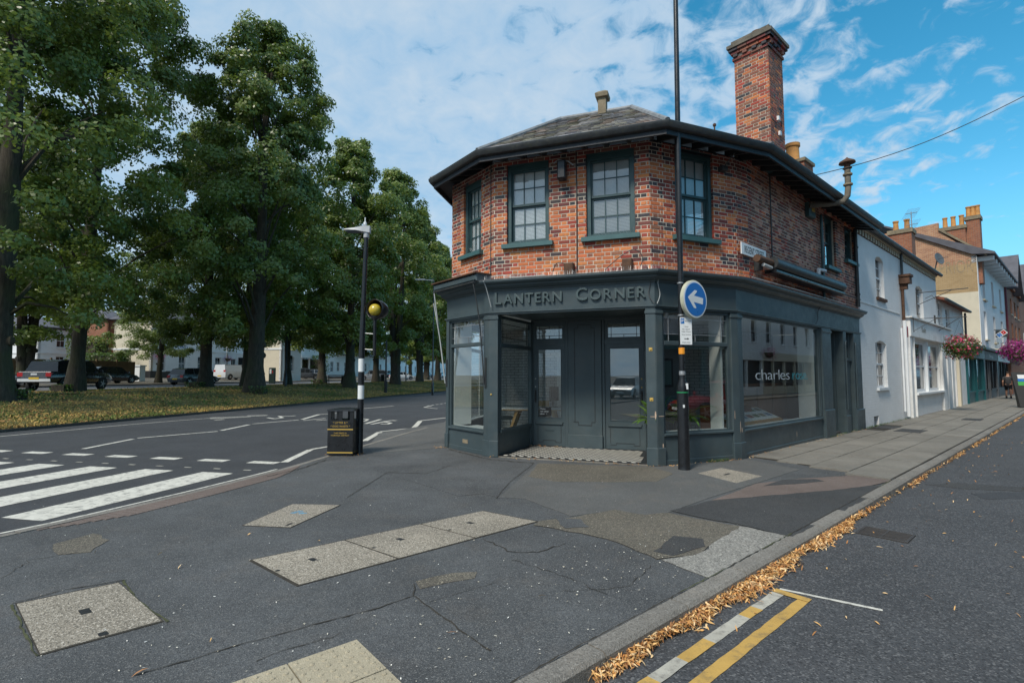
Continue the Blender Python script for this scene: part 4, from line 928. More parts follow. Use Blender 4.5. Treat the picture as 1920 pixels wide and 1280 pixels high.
def shop_window(fc, s0, s1, z0, zt0, zt1, z1, riser=True, leads=True, top=True, riserz=0.0, o=-.045, glass='glass', fr=.045, sillproj=.03):
    fr_m = fc.mb()
    fr_m.box(s0, s0+fr, z0, z1, o-.05, o+.02); fr_m.box(s1-fr, s1, z0, z1, o-.05, o+.02); fr_m.box(s0+fr, s1-fr, z1-fr, z1, o-.05, o+.02); fr_m.box(s0+fr, s1-fr, z0, z0+.025, o-.05, o+.02)
    if top: fr_m.bbox(s0+fr, s1-fr, zt0, zt1, o-.05, o+.03, .01)
    W_ = fr_m.build('shop_window', M['green'], BLD)
    m = fc.mb(); m.box(s0+fr, s1-fr, z0+.025, (zt0 if top else z1-fr), o-.016, o-.010); m.build('pane', M[glass], W_)
    m = fc.mb(); m.bbox(s0, s1, z0-.045, z0-.001, -.10, sillproj, .008); m.build('sill', M['green'], W_)
    m = fc.mb(); m.box(s0+.01, s1-.01, z0-.0, z0+.028, o-.16, o-.051); m.build('inner_ledge', M['white'], W_)
    if top:
        a, b, c, d = s0+fr, s1-fr, zt1, z1-fr; m = fc.mb(); xs = [a, a+.13, (a+b)/2, b-.13, b]; ys = [c, c+.13, d-.10, d]; zc = .003
        for i in range(4):
            for j in range(3):
                if j == 1 and i in (1,): continue
                m = fc.mb(); x0, x1 = xs[i], xs[i+1]
                if j == 1 and i == 2: x0 = xs[1]
                t = random.uniform(-.002, .002); m.add([(x0, ys[j], o-.014+t), (x1, ys[j], o-.014-t), (x1, ys[j+1], o-.014-t), (x0, ys[j+1], o-.014+t)], [(0,1,2,3)]); m.build('pane', M['glass_old'], W_)
        m = fc.mb(); q = .005; 
        for x in (xs[1], xs[3]): m.box(x-q, x+q, c, d, o-.02, o-.006)
        for y in (ys[1], ys[2]): m.box(a, b, y-q, y+q, o-.021, o-.007)
        for y0, y1 in ((c, ys[1]), (ys[2], d)): m.box((a+b)/2-q, (a+b)/2+q, y0, y1, o-.0205, o-.0065)
        m.build('leading', M['steel'], W_)
    if riser:
        r_ = box_part(fc, [(s0, s1, riserz, z0-.046, -.08, -.012)], 'stall_riser')
        m = fc.mb(); m.bbox(s0, s1, riserz, riserz+.09, -.02, .004, .006); m.build('skirting', M['green'], r_)
    return W_
shop_window(f0, .10, 1.47, .48, 2.20, 2.28, 2.80); shop_window(f2, .15, 1.77, .56, 2.14, 2.22, 2.80, fr=.06)
W3 = shop_window(f3, .20, 4.62, .55, 2.7, 2.75, 2.80, top=False, leads=False)
m = f0.mb(); m.box(.66, .86, .17, .25, -.012, -.005); m.build('air_vent', M['stone'], BLD)
# lobby: splayed side lights, back wall with two doors and a panelled pier
la, lb = f1.p(.19, 0, -.02), f1.p(.36, 0, -1.68); fl_ = Face(la, lb)     # wall on the side of the avenue
ra, rb = f1.p(2.86, 0, -1.64), f1.p(3.06, 0, -.15); fr_ = Face(ra, rb)
FBK = Face(P[1], P[2], -1.68)
# side light of the lobby seen from inside the lobby (its outward normal faces the doors)
def lobby_window(fc, L_, z0, zt0, zt1, z1):
    m = fc.mb(); m.box(.02, .07, z0, z1, -.05, .0); m.box(L_-.09, L_-.001, 0, z1, -.06, .03); m.box(.07, L_-.09, zt0, zt1, -.05, .02); m.box(.07, L_-.09, z1-.06, z1, -.05, .0); m.box(.07, L_-.09, z0-.04, z0+.02, -.06, .03)
    W_ = m.build('shop_window', M['green'], BLD)
    m = fc.mb(); m.box(.07, L_-.09, z0+.02, zt0, -.03, -.024); m.build('pane', M['glass'], W_)
    m = fc.mb(); m.box(.07, L_-.09, zt1, z1-.06, -.03, -.024); m.build('pane', M['glass_old'], W_)
    m = fc.mb(); q = .005
    for x in (.22, L_-.24): m.box(x-q, x+q, zt1, z1-.06, -.022, -.012)
    for y in (zt1+.12, z1-.16): m.box(.07, L_-.09, y-q, y+q, -.023, -.013)
    m.build('leading', M['sign_black'], W_)
    m = fc.mb(); m.box(.02, L_-.09, .0, z0-.041, -.07, -.012); m.build('stall_riser', M['green'], BLD)
LL = (lb-la).length
def revface(fc): g = Face.__new__(Face); g.u = fc.u; g.n = -fc.n; g.A = fc.A; g.L = fc.L; g.M = Matrix(((g.u.x,0,g.n.x,g.A.x),(g.u.y,0,g.n.y,g.A.y),(0,1,0,0),(0,0,0,1))); return g
flr = fl_ if fl_.n.x > 0 else revface(fl_)
lobby_window(flr, LL, .50, 2.16, 2.24, 2.80)
frr = fr_ if fr_.n.x < 0 else revface(fr_)
m = frr.mb(); m.box(0, fr_.L, 0, 2.85, -.06, .0); m.build('lobby_panelling', M['green'], BLD)
m = frr.mb(); m.bbox(.1, fr_.L-.1, .5, 2.1, .0, .012, .01); m.build('panel', M['green'], BLD)
m = MB(); m.prism([tuple(q.xy) for q in (f1.p(.02,0,-.141), f1.p(.30,0,-1.75), f1.p(2.95,0,-1.75), f1.p(3.18,0,-.141))][::-1] if False else [tuple(q.xy) for q in (f1.p(.02,0,-.141), f1.p(3.18,0,-.141), f1.p(2.95,0,-1.75), f1.p(.30,0,-1.75))], 2.86, 2.90); m.build('lobby_ceiling', M['green'], BLD)
box_part(FBK, [(.36, 2.88, 2.80, 2.87, -.06, .06)], 'lobby_beam')
for a, b in ((.34, .40), (1.14, 1.21), (1.96, 2.02), (2.84, 2.88)): box_part(FBK, [(a, b, 0, 2.80, -.06, .03)], 'door_post')
def door(s0, s1, lock, stick):
    zt_ = 2.28; g0, g1, gz0, gz1 = s0+.11, s1-.10, .66 if s0 < 1 else .64, 2.17
    m = FBK.mb(); m.box(s0, g0, .03, zt_, -.045, 0); m.box(g1, s1, .03, zt_, -.045, 0); m.box(g0, g1, gz1, zt_, -.045, 0); m.box(g0, g1, .03, gz0, -.045, 0)
    D_ = m.build('door', M['green'], BLD)
    m = FBK.mb(); m.box(g0, g1, gz0, gz1, -.026, -.02); m.build('pane', M['glass'], D_)
    m = FBK.mb(); m.bbox(s0+.06, s1-.06, .50, .545, 0, .035, .012); m.bbox(s0+.05, s1-.05, .545, .565, 0, .02, .006); m.build('weather_moulding', M['green'], D_)
    m = FBK.mb(); q = .008; x0, x1 = s0+.10, s1-.10
    for b_ in ((x0, x0+q, .15, .47), (x1-q, x1, .12, .47), (x0+.12, x1-.12, .15, .15+q), (x0+.12, x0+.12+q, .11, .15), (x1-.12-q, x1-.12, .11, .15), (x0, x0+.12, .11, .11+q), (x1-.12, x1, .11, .11+q)): m.box(*b_, 0, .007)
    m.build('panel_moulding', M['sign_black'], D_)
    m = FBK.mb(); q = .015
    for b_ in ((g0-q, g0, gz0-q, gz1+q), (g1, g1+q, gz0-q, gz1+q), (g0, g1, gz0-q, gz0), (g0, g1, gz1, gz1+q)): m.box(*b_, 0, .012)
    m.build('bead', M['green'], D_)
    x = s0+.05 if lock < 0 else s1-.05
    m = FBK.mb(); m.bbox(x-.022, x+.022, .98, 1.27, 0, .008, .003); m.tube([(x, 1.02, .01), (x, 1.06, .05), (x, 1.20, .05), (x, 1.24, .01)], .009, 8); m.build('handle', M['sign_black'], D_)
    m = FBK.mb(); m.lathe([(.016,0),(.014,.008)], (0,0,0), 8); 
    for z in (1.34, 1.52): m2 = MB(); m2.M = FBK.M @ Matrix.Translation((x, z, 0)); m2.lathe([(.016,0),(.015,.01),(.006,.013)], (0,0,0), 10); m2.build('lock', M['steel' if lock < 0 else 'gold'], D_)
    # toplight above
    m = FBK.mb(); m.box(s0, s1, 2.28, 2.36, -.05, .025); m.box(s0, s0+.07, 2.36, 2.80, -.05, .0); m.box(s1-.07, s1, 2.36, 2.80, -.05, 0); m.box(s0+.07, s1-.07, 2.36, 2.42, -.05, 0); m.box(s0+.07, s1-.07, 2.70, 2.80, -.05, 0)
    T_ = m.build('toplight', M['green'], BLD); a, b, c, d = s0+.07, s1-.07, 2.42, 2.70
    m = FBK.mb(); m.box(a, b, c, d, -.03, -.024); m.build('pane', M['glass_old'], T_)
    m = FBK.mb(); q = .005
    for xx in (a+.07, b-.07): m.box(xx-q, xx+q, c, d, -.022, -.014)
    for y in (c+.06, d-.06): m.box(a, b, y-q, y+q, -.0225, -.0135)
    m.box((a+b)/2-q, (a+b)/2+q, c, c+.06, -.022, -.014); m.box((a+b)/2-q, (a+b)/2+q, d-.06, d, -.022, -.014); m.build('leading', M['sign_black'], T_)
    return D_
DL = door(.40, 1.14, -1, True); DR = door(2.02, 2.84, 1, False)
m = FBK.mb(); m.bbox(.66, .88, .36, .43, 0, .008, .004); m.bbox(.68, .86, .375, .415, .008, .012, .002); m.build('letterbox', M['green'], DL)
m = FBK.mb(); m.box(.53, .81, .69, .88, -.0195, -.018); SG = m.build('door_notice', M['sign_black'], DL)
for k, (tx, sz) in enumerate((('Please', .05), ('use other', .052), ('door  >', .052))): MMt = FBK.M @ Matrix.Translation((.55, .83-.055*k, -.0175)); put_text('notice_text', tx, sz, MMt, M['sign_white'], DL, .0005, align='LEFT')
m = FBK.mb(); m.bbox(1.21, 1.96, 0, 2.80, -.05, .06, .01); PN = m.build('panelled_pier', M['green'], BLD)
m = FBK.mb(); m.bbox(1.20, 1.97, 0, .31, .05, .09, .01); m.build('plinth', M['green'], PN)
m = FBK.mb(); q = .010; x0, x1, y0, y1 = 1.36, 1.81, .58, 2.62
for b_ in ((x1-q, x1, y0, y1), (x0, x0+q, y0, y1), (x0-.03, x0+.08, y0-.0, y0+q), (x0+.08, x0+.08+q, y0-.07, y0), (x0+.08, x1-.08, y0-.07, y0-.07+q), (x1-.08, x1-.08+q, y0-.07, y0), (x1-.08, x1, y0, y0+q),
           (x0, x0+.08, y1, y1+q), (x0+.08, x0+.08+q, y1, y1+.07), (x0+.08, x1-.08, y1+.07, y1+.07+q), (x1-.08, x1-.08+q, y1, y1+.07), (x1-.08, x1, y1, y1+q)): m.box(*b_, .06, .068)
m.build('panel_moulding', M['sign_black'], PN)
for fc, s0, s1, z0_, z1_, o_ in ((f3, .0, .035, .48, .74, .022), (f3, .06, .10, .50, .60, .0215), (f1, 3.16, 3.20, .80, .98, .0215), (f1, 3.08, 3.20, .86, .875, .0215), (f2, .02, .16, .865, .88, .0215), (f2, .10, .13, .30, .40, .0215), (f2, 1.80, 1.815, .75, .95, .0215), (f3, 1.9, 2.2, .495, .503, .002), (f3, 2.9, 2.93, .18, .34, -.0115)):
    m = fc.mb(); n = 7; pts = []
    for k in range(n): a = 2*PI*k/n; pts.append(((s0+s1)/2+(s1-s0)/2*math.cos(a)*random.uniform(.6, 1.1), (z0_+z1_)/2+(z1_-z0_)/2*math.sin(a)*random.uniform(.6, 1.1)))
    m.prism(pts, o_, o_+.0012); m.build('paint_chip', M['chip'], BLD)
# chequered lobby floor
m = MB(); m.prism([tuple(q.xy) for q in (f1.p(.17,0,.02), f1.p(3.07,0,.04), f1.p(2.9,0,-1.70), f1.p(.34,0,-1.70))], -.02, .022); LF = m.build('lobby_floor', M['slab'], BLD)
m = MB(); m.prism([tuple(q.xy) for q in (f1.p(.19,0,.0), f1.p(3.03,0,.0), f1.p(2.87,0,-1.66), f1.p(.36,0,-1.66))], .0225, .0255); m.build('tile_border', M['tile_b'], LF)
m = MB(); a_ = .082; i0 = 0
for i in range(36):
    for j in range(21):
        s_ = .27+a_*i; o_ = -.08-a_*j; t = -o_/1.68; lo = .19+.17*t+.07; hi = 3.03-.16*t-.07
        if s_ < lo-.001 or s_+a_ > hi or o_-a_ < -1.62: continue
        m.mi = (i+j) % 2; q = [f1.p(s_+.001, .0258, o_-a_+.001), f1.p(s_+a_-.001, .0258, o_-a_+.001), f1.p(s_+a_-.001, .0258, o_-.001), f1.p(s_+.001, .0258, o_-.001)]; q = [q[3], q[2], q[1], q[0]]
        dz = Vector((0,0,.005+random.uniform(0,.0008))); m.add([p+dz for p in q]+q, [(0,1,2,3), (0,4,5,1), (1,5,6,2), (2,6,7,3), (3,7,4,0)])
tag(m.build('floor_tile', [M['tile_w'], M['tile_b']], LF), kind='stuff')
# rest of the long front: pilaster, recessed entrance, pilasters and panel with a small light
pl_ = box_part(f3, [(4.70, 5.38, .0, 2.799, -.2, .03)], 'pilaster'); m = f3.mb(); m.bbox(4.68, 5.40, 0, .72, -.02, .065, .01); m.build('plinth', M['green'], pl_); m = f3.mb(); m.bbox(4.68, 5.40, 2.69, 2.76, -.02, .05, .01); m.build('moulding', M['green'], pl_)
m = f3.mb(); m.bbox(4.62, 4.70, 0, 2.799, -.12, -.01, .004); m.build('window_post', M['green'], BLD)
m = f3.mb(); m.box(6.34, 6.40, 0, 2.799, -.75, -.18); m.build('entrance_return', M['green'], BLD); m = f3.mb(); m.box(5.38, 5.43, 0, 2.799, -.75, -.201); m.build('entrance_return', M['green'], BLD)
fd = Face(P[3], P[4], -.72); m = fd.mb(); m.box(5.43, 6.34, .03, 2.1, -.05, 0); D3 = m.build('door', M['teal'], BLD)
for a, b, c, d in ((5.53, 5.85, .25, .9), (5.92, 6.24, .25, .9), (5.53, 5.85, 1.05, 1.95), (5.92, 6.24, 1.05, 1.95)): m = fd.mb(); m.bbox(a, b, c, d, 0, .015, .012); m.build('panel', M['teal'], D3)
m = fd.mb(); m.box(5.43, 6.34, 2.1, 2.18, -.05, .02); m.box(5.43, 6.34, 2.18, 2.80, -.05, -.04); m.build('fanlight', M['teal'], BLD)
p3_ = box_part(f3, [(6.40, 6.66, 0, 2.799, -.18, .03)], 'pilaster'); m = f3.mb(); m.bbox(6.36, 6.70, 0, .5, -.02, .06, .01); m.build('plinth', M['green'], p3_)
m = f3.mb(); m.box(6.68, 7.30, 0, 2.0, -.14, -.07); m.box(6.68, 7.30, 2.0, 2.08, -.14, -.02); m.box(6.68, 6.76, 2.08, 2.8, -.14, -.07); m.box(7.22, 7.30, 2.08, 2.8, -.14, -.07); PP = m.build('boarded_panel', M['green'], BLD)
m = f3.mb(); m.box(6.76, 7.22, 2.08, 2.80, -.12, -.11); m.build('pane', M['dark_glass'], PP)
p4_ = box_part(f3, [(7.32, 8.03, 0, 2.799, -.2, .03)], 'pilaster'); m = f3.mb(); m.bbox(7.30, 8.05, 0, .62, -.02, .065, .01); m.build('plinth', M['green'], p4_)
for s_ in (6.52, 7.42): m = f3.mb(); m.tube([(s_, .65, .045), (s_, 2.45, .045), (s_+.02, 2.52, .045), (s_+.06, 2.54, .045)], .018, 8); m.build('conduit', M['green'], BLD)
m = f3.mb(); m.box(.2, 8.03, -.05, .02, -.2, -.0); m.build('footing', M['kerb_dark'], BLD)
# sign lettering, letter by letter, raised from the fascia
def sign_word(word, s_start, s_end, z, big, small, fc, o, mt, parent, name='letter'):
    ws = []
    for i, ch in enumerate(word):
        me = text(ch, big if i == 0 else small, .022, .004, 'LEFT'); xs = [v.co.x for v in me.vertices]; ws.append((me, min(xs), max(xs)-min(xs)))
    gap = ((s_end-s_start)-sum(q[2] for q in ws))/(len(ws)-1); x = s_start
    for i, (me, x0, wd) in enumerate(ws):
        me.transform(fc.M.to_3x3().to_4x4() @ Matrix.Translation((-x0, 0, 0))); me.materials.clear(); me.materials.append(M[mt])
        ob = bpy.data.objects.new(name, me); link(ob, parent); ob.location = fc.p(x, z, o); x += wd+gap
fasc1 = [o for o in KIDS[BLD.name] if o.name.startswith('fascia')][-1]
sign_word('LANTERN', .13, 1.50, 3.0, .335, .275, f1, .028, 'green_l', fasc1); sign_word('CORNER', 1.77, 3.05, 3.0, .335, .275, f1, .028, 'green_l', fasc1)
# bird spikes and wires along the cornice
m = MB(); sp_pts = offset(sb, .16)
for i in (1, 2, 3):
    a, b = sp_pts[i], sp_pts[i+1]; L_ = (b-a).length; s = 0; d = (b-a).normalized(); nn = Vector((d.y, -d.x, 0))
    while s < L_:
        q = a+d*s; hh = random.uniform(.07, .10); t = q+nn*random.uniform(-.05,.05)+d*random.uniform(-.015,.015)+Vector((0,0,3.475+hh)); q = q+Vector((0,0,3.47)); e = d*.0022
        m.add([q-e, q+e, t+e*.4, t-e*.4], [(0,1,2,3)]); s += .022
tag(m.build('bird_spikes', M['steel'], BLD), kind='stuff')
for fc, s_ in ((a1, .62), (a1, 1.4), (a1, 2.2), (a1, 2.6), (a2, 1.1), (a0, .8)):
    m = fc.mb()
    for k in range(5): m.tube([(s_+.06*k, 4.25, .03), (s_-.07+.075*k+random.uniform(-.03,.03), 4.34, .06)], .002, 4)
    tag(m.build('bird_spikes', M['steel'], BLD), kind='stuff')
def wire(pts, r, mt, parent=BLD, name='cable'):
    m = MB(); P_ = [Vector(p) for p in pts]; out = []
    for i in range(len(P_)-1):
        p0, p1, p2_, p3__ = P_[max(0, i-1)], P_[i], P_[i+1], P_[min(len(P_)-1, i+2)]
        for k in range(5): t = k/5; out.append(.5*((2*p1)+(-p0+p2_)*t+(2*p0-5*p1+4*p2_-p3__)*t*t+(-p0+3*p1-3*p2_+p3__)*t**3))
    out.append(P_[-1]); m.tube(out, r, 6); return m.build(name, M[mt], parent, smooth=True)
wire([f1.p(-.02,3.44,.27), f1.p(.0,3.30,.16), f1.p(.06,2.95,.06)], .009, 'cable_w'); wire([f1.p(.1,3.52,.18), f1.p(.3,3.56,.1), f1.p(.6,3.49,.2), f1.p(1.2,3.5,.16)], .008, 'cable_w')
wire([f1.p(3.10,3.5,.24), f1.p(3.14,3.3,.05), f1.p(3.10,3.05,.03), f1.p(3.2,2.87,.07)], .007, 'cable'); wire([f2.p(.12,3.5,.24), f2.p(.05,3.3,.05), f2.p(.10,3.05,.03), f2.p(.0,2.87,.07)], .007, 'cable_w')
wire([f3.p(4.45,3.5,.24), f3.p(4.5,3.25,.04), f3.p(4.45,3.0,.03), f3.p(4.2,2.87,.06)], .008, 'cable'); wire([f3.p(.3,3.51,.2), f3.p(2,3.50,.24), f3.p(4.4,3.51,.22), f3.p(6,3.49,.24)], .008, 'cable_w')
wire([a1.p(1.3,3.6,.1), a1.p(1.4,3.75,.14), a1.p(1.6,3.70,.12), a1.p(1.75,3.52,.2)], .008, 'cable'); wire([a1.p(2.3,3.55,.12), a1.p(2.6,3.78,.15), a1.p(2.85,3.9,.12), a1.p(3.0,3.75,.1), a1.p(2.95,3.55,.15)], .008, 'cable')
wire([a3.p(1.9,3.80,.06), a3.p(3.5,3.80,.05), a3.p(6.8,3.85,.05), a3.p(8.1,3.85,.06)], .014, 'cable')
for fc, s_ in ((a1, 1.62), (a1, 2.72)): m = fc.mb(); m.bbox(s_-.09, s_+.09, 3.50, 3.74, .0, .16, .02); m.build('junction_box', M['rust'], BLD)
# folded awning box over the avenue side window
m = f0.mb(); m.bbox(-.12, 1.60, 3.47, 3.62, -.05, .30, .03); AW = m.build('awning_box', M['green'], BLD); m = f0.mb(); m.box(-.16, 1.62, 3.621, 3.645, -.08, .34); m.build('lead_capping', M['rust'], AW); m = f0.mb(); m.tube([(-.1,3.45,.30), (1.55,3.45,.30)], .022, 8); m.build('front_rail', M['gutter'], AW)
wire([f0.p(-.08,3.45,.30), f0.p(-.03,2.6,.20), f0.p(.03,1.42,.06)], .013, 'cable_w', AW, 'awning_arm'); wire([f0.p(-.09,3.2,.30), f0.p(.02,2.3,.18), f0.p(.03,1.42,.06)], .012, 'cable_w', AW, 'awning_arm'); wire([f0.p(1.50,3.45,.30), f0.p(1.54,2.6,.16), f0.p(1.55,1.42,.06)], .013, 'gutter', AW, 'awning_arm')
for s_ in (.04, 1.56): m = f0.mb(); m.bbox(s_-.02, s_+.02, 1.35, 1.95, .02, .05, .005); m.build('arm_bracket', M['gutter'], AW)
# long rolled-up awning on the street side
AWS = thing('rolled_awning', 'long dark rolled shop awning tube mounted on the brick above the street side window', 'awning', tuple(a3.p(1.5, 3.8, .2)))
m = a3.mb(); m.tube([(1.25, 3.93, .22), (5.75, 3.93, .22)], .125, 18); m.build('canopy_roll', M['gutter'], AWS, smooth=True)
m = a3.mb(); m.bbox(1.25, 5.78, 3.72, 3.80, .06, .30, .02); m.build('front_rail', M['black'], AWS)
m = a3.mb(); m.tube([(.55, 3.93, .20), (1.22, 3.93, .20)], .075, 12); m.build('gear_box', M['rust'], AWS)
for s_ in (.9, 3.4, 5.6): m = a3.mb(); m.box(s_-.03, s_+.03, 3.74, 4.06, 0, .16); m.build('bracket', M['gutter'], AWS)
m = a3.mb(); m.tube([(.75,3.82,.24), (1.12,3.80,.25)], .035, 10); m.build('handle_end', M['cable_w'], AWS)
# street name plate
NP = thing('street_name_plate', 'white street name plate reading REGENT STREET at the corner of the brick wall', 'street sign', tuple(a3.p(.95, 4.1, .03)))
sA, zA = a3.hit(1390, 453, .03); sB, zB = a3.hit(1436, 467, .03); sC, zC = a3.hit(1390, 475, .03)
m = a3.mb(); m.bbox(sA, sB, zC, zA, .012, .032, .004); m.build('plate', M['sign_white'], NP)
put_text('lettering', 'REGENT STREET', .20, a3.M @ Matrix.Translation(((sA+sB)/2, (zA+zC)/2-.07, .034)), M['sign_black'], NP, .001, sx=(sB-sA)*.94/1.85, space=1.08)
# box speaker, flood lights, alarm box, utility boxes
SP = thing('wall_speaker', 'small black box loudspeaker on a bracket between the two front upper windows', 'speaker', tuple(a1.p(1.55, 5.5, .2)))
m = a1.mb(); m.bbox(1.44, 1.60, 5.36, 5.72, .10, .28, .02); m.build('cabinet', M['black'], SP); m = a1.mb(); m.tube([(1.52, 5.66, .0), (1.52, 5.74, .14), (1.52,5.70,.2)], .015, 6); m.tube([(1.35, 5.72, .16), (1.42, 5.80, .1), (1.62, 5.74, .12), (1.72,5.66,.08)], .012, 6); m.build('bracket', M['cable_w'], SP)
for s_, z_, mt, w_ in ((2.15+.55, 5.9, 'sill', .07), (3.35, 5.92, 'cable_w', .08)):
    pass
s_, z_ = a3.hit(1442, 312, .05); m = a3.mb(); m.bbox(s_-.12, s_+.12, z_-.12, z_+.1, 0, .09, .01); m.build('utility_box', M['sill'], BLD)
s_, z_ = a3.hit(1463, 321, .05); m = a3.mb(); m.bbox(s_-.13, s_+.13, z_-.12, z_+.1, 0, .09, .01); m.build('utility_box', M['cable_w'], BLD)
AL = thing('alarm_box', 'dark green alarm box high on the street wall under the eaves beside the flue', 'alarm box', tuple(a3.p(4.8, 5.7, .1)))
s_, z_ = a3.hit(1521, 386, .08); m = a3.mb(); m.bbox(s_-.2, s_+.2, min(z_,5.72)-.2, min(z_,5.72)+.16, 0, .12, .03); m.build('box', M['teal'], AL); m = a3.mb(); m.bbox(s_-.08, s_+.1, 5.66, 5.78, .12, .13, .005); m.build('badge', M['gold'], AL)
s_, z_ = a3.hit(1540, 508, .1); m = a3.mb(); m.tube([(s_-.15, z_-.12, .08), (s_-.15, z_+.02, .08), (s_+.35, z_+.05, .08)], .045, 8); m.build('waste_pipe', M['white'], BLD)
WL = None
m = a2.mb(); m.bbox(1.72, 1.86, 5.62, 5.72, 0, .14, .02); m.tube([(1.80,5.72,.1),(1.85,5.9,.3)], .012, 6); m.build('floodlight', M['gutter'], BLD)
# ------------------------------------------------------------------ inside the shop
ROOMP = [P[0]+H13*.02, P[1], P[2], P[3], f3.p(8.0,0), f3.p(8.0,0)-N3*6, P[0]+H13*9]
rin = [P[0]+Vector((.12,.05,0)), f1.p(.05,0,-.06), f1.p(.36,0,-1.72), f1.p(2.86,0,-1.72), f1.p(3.15,0,-.06), f3.p(.05,0,-.12), f3.p(8,0,-.12), Vector((6.4,19.5,0)), P[0]+H13*9]
INT = BLD
m = MB(); m.prism([tuple(q.xy) for q in rin], .03, .06); m.build('shop_floor', M['floor_in'], BLD)
m = MB(); m.prism([tuple(q.xy) for q in rin], 2.91, 2.95); m.build('shop_ceiling', M['room'], BLD)
bw = Face(P[1], P[2], -4.6); m = bw.mb(); m.box(-2.2, 4.6, 0, 2.9, -.1, 0); uvbox(m.build('inner_wall', M['bt_int'], BLD))
m = bw.mb(); m.box(.2, 1.2, .06, 2.25, 0, .04); m.build('inner_door', M['room'], BLD); 
for q_ in ((.3,.65,1.2,2.1), (.75,1.1,1.2,2.1), (.3,.65,.3,1.05), (.75,1.1,.3,1.05)): m = bw.mb(); m.bbox(*q_, .04, .055, .015); m.build('door_panel', M['room'], BLD)
fa = Face(P[0]+H13*9.5, P[0]); pilaster(fa, fa.L-.12, fa.L, cap=False); pilaster(fa, fa.L-3.0, fa.L-2.8); pilaster(fa, fa.L-5.9, fa.L-5.6); m = fa.mb(); m.box(0, fa.L-5.9, 0, 2.8, -.2, 0); m.build('avenue_wall', M['green'], BLD)
shop_window(fa, fa.L-2.8, fa.L-.12, .48, 2.20, 2.28, 2.80); shop_window(fa, fa.L-5.6, fa.L-3.0, .48, 2.20, 2.28, 2.80)
m = f0.mb(); m.box(.12, .16, .5, 2.78, -.55, -.1); m.build('display_cheek', M['room'], BLD); m = f0.mb(); m.box(.1, 1.45, .42, .46, -.75, -.1); m.build('display_bed', M['white'], BLD)
# behind the chamfer window: pale return, dark screen, plants
m = f2.mb(); m.box(1.63, 1.67, .5, 2.78, -.42, -.12); m.build('display_cheek', M['room'], BLD); m = MB(); m.prism([tuple(q.xy) for q in (f2.p(.15,0,-.12), f2.p(1.75,0,-.12), f2.p(1.75,0,-.8), f2.p(.75,0,-.8))], .44, .48); m.build('display_bed', M['white'], BLD)
m = f2.mb(); m.box(.8, 1.7, .1, 2.8, -1.3, -1.25); m.build('inner_screen', M['grey_shop'], BLD)
m = f3.mb(); m.box(4.44, 4.48, .45, 2.78, -.48, -.1); m.build('display_cheek', M['room'], BLD); m = f3.mb(); m.box(.2, 4.6, .40, .46, -.9, -.1); m.build('display_bed', M['white'], BLD); m = f3.mb(); m.box(4.6, 7.6, .06, 2.9, -2.4, -2.3); m.build('inner_screen', M['grey_shop'], BLD)
m = f3.mb(); m.box(-.9, 7.9, 0, 2.9, -3.2, -3.1); m.build('inner_wall', M['room'], BLD); m = f3.mb(); m.box(7.9, 8.0, 0, 2.9, -6, -.21); m.build('inner_wall', M['room'], BLD)
CB = thing('cabinet', 'dark brown wooden cabinet standing inside the street window', 'cabinet', tuple(f3.p(2, 0, -1.4)))
cL = f3.hit(1385, 700, -.95)[0]; cR = f3.hit(1495, 700, -.95)[0]; m = f3.mb(); m.box(cL, cR, .06, 1.35, -1.4, -.95); m.build('body', M['darkwood'], CB); m = f3.mb(); m.box(cL-.03, cR+.04, 1.35, 1.39, -1.43, -.92); m.build('top', M['darkwood'], CB)
for k in range(4): a_ = cL+(cR-cL)*k/4; m = f3.mb(); m.bbox(a_+.04, a_+(cR-cL)/4-.04, .15, 1.28, -.95, -.93, .01); m.build('door', M['darkwood'], CB)
BD = thing('picture_board', 'sloping wooden display board with rows of small property photographs in the street window', 'display board', tuple(f3.p(1, .5, -.5)))
bm_ = f3.M @ Matrix.Translation((.35, .62, -.25)) @ Matrix.Rotation(math.radians(-68), 4, 'X')
m = MB(); m.M = bm_; m.box(0, 2.35, 0, .62, -.03, 0); m.build('board', M['wood'], BD); m = MB(); m.M = bm_; m.box(.04, 2.31, .04, .58, 0, .004); m.build('mount', M['sign_white'], BD)
pc = [mat('photo_print_%d' % k, c, .4, .5, 14, bmp=0) for k, c in enumerate(((.10,.16,.06), (.30,.10,.07), (.12,.20,.32), (.20,.18,.12)))]
for i in range(7):
    for j in range(2): m = MB(); m.M = bm_; x = .10+i*.315; y = .08+j*.26; m.box(x, x+.24, y+.07, y+.21, .0045, .007); m.build('photo', pc[(i*3+j) % 4], BD)
m = f3.mb(); m.box(.35, 2.7, .46, .60, -.55, -.22); m.build('plinth', M['wood'], BD)
def mug(p, label):
    t = thing('mug', label, 'mug', tuple(p)); m = MB(); m.lathe([(.036,0),(.042,.01),(.042,.09),(.036,.09),(.036,.02)], tuple(p), 14); m.build('cup', M['white'], t, smooth=True); m = MB(); m.tube([p+Vector((.04,0,.07)), p+Vector((.075,0,.06)), p+Vector((.072,0,.03)), p+Vector((.04,0,.02))], .006, 6); m.build('handle', M['white'], t)
mug(f3.p(1.0, .98, -.75), 'white mug on the shelf behind the sloping picture board')
SH = thing('shelf_unit', 'low dark shelf behind the sloping picture board in the street window', 'shelf', tuple(f3.p(.9,.5,-.8))); m = f3.mb(); m.box(.3, 2.0, .92, .975, -.95, -.62); m.build('shelf', M['darkwood'], SH); m = f3.mb(); m.box(.3, .34, .06, .92, -.95, -.62); m.build('support', M['darkwood'], SH); m = f3.mb(); m.box(1.96, 2.0, .06, .92, -.95, -.62); m.build('support', M['darkwood'], SH)
M['vinyl'] = mat('teal_vinyl', (.02,.30,.36), .4, .05, 3, bmp=0)  # lettering is white; the teal reflection is put into its colour
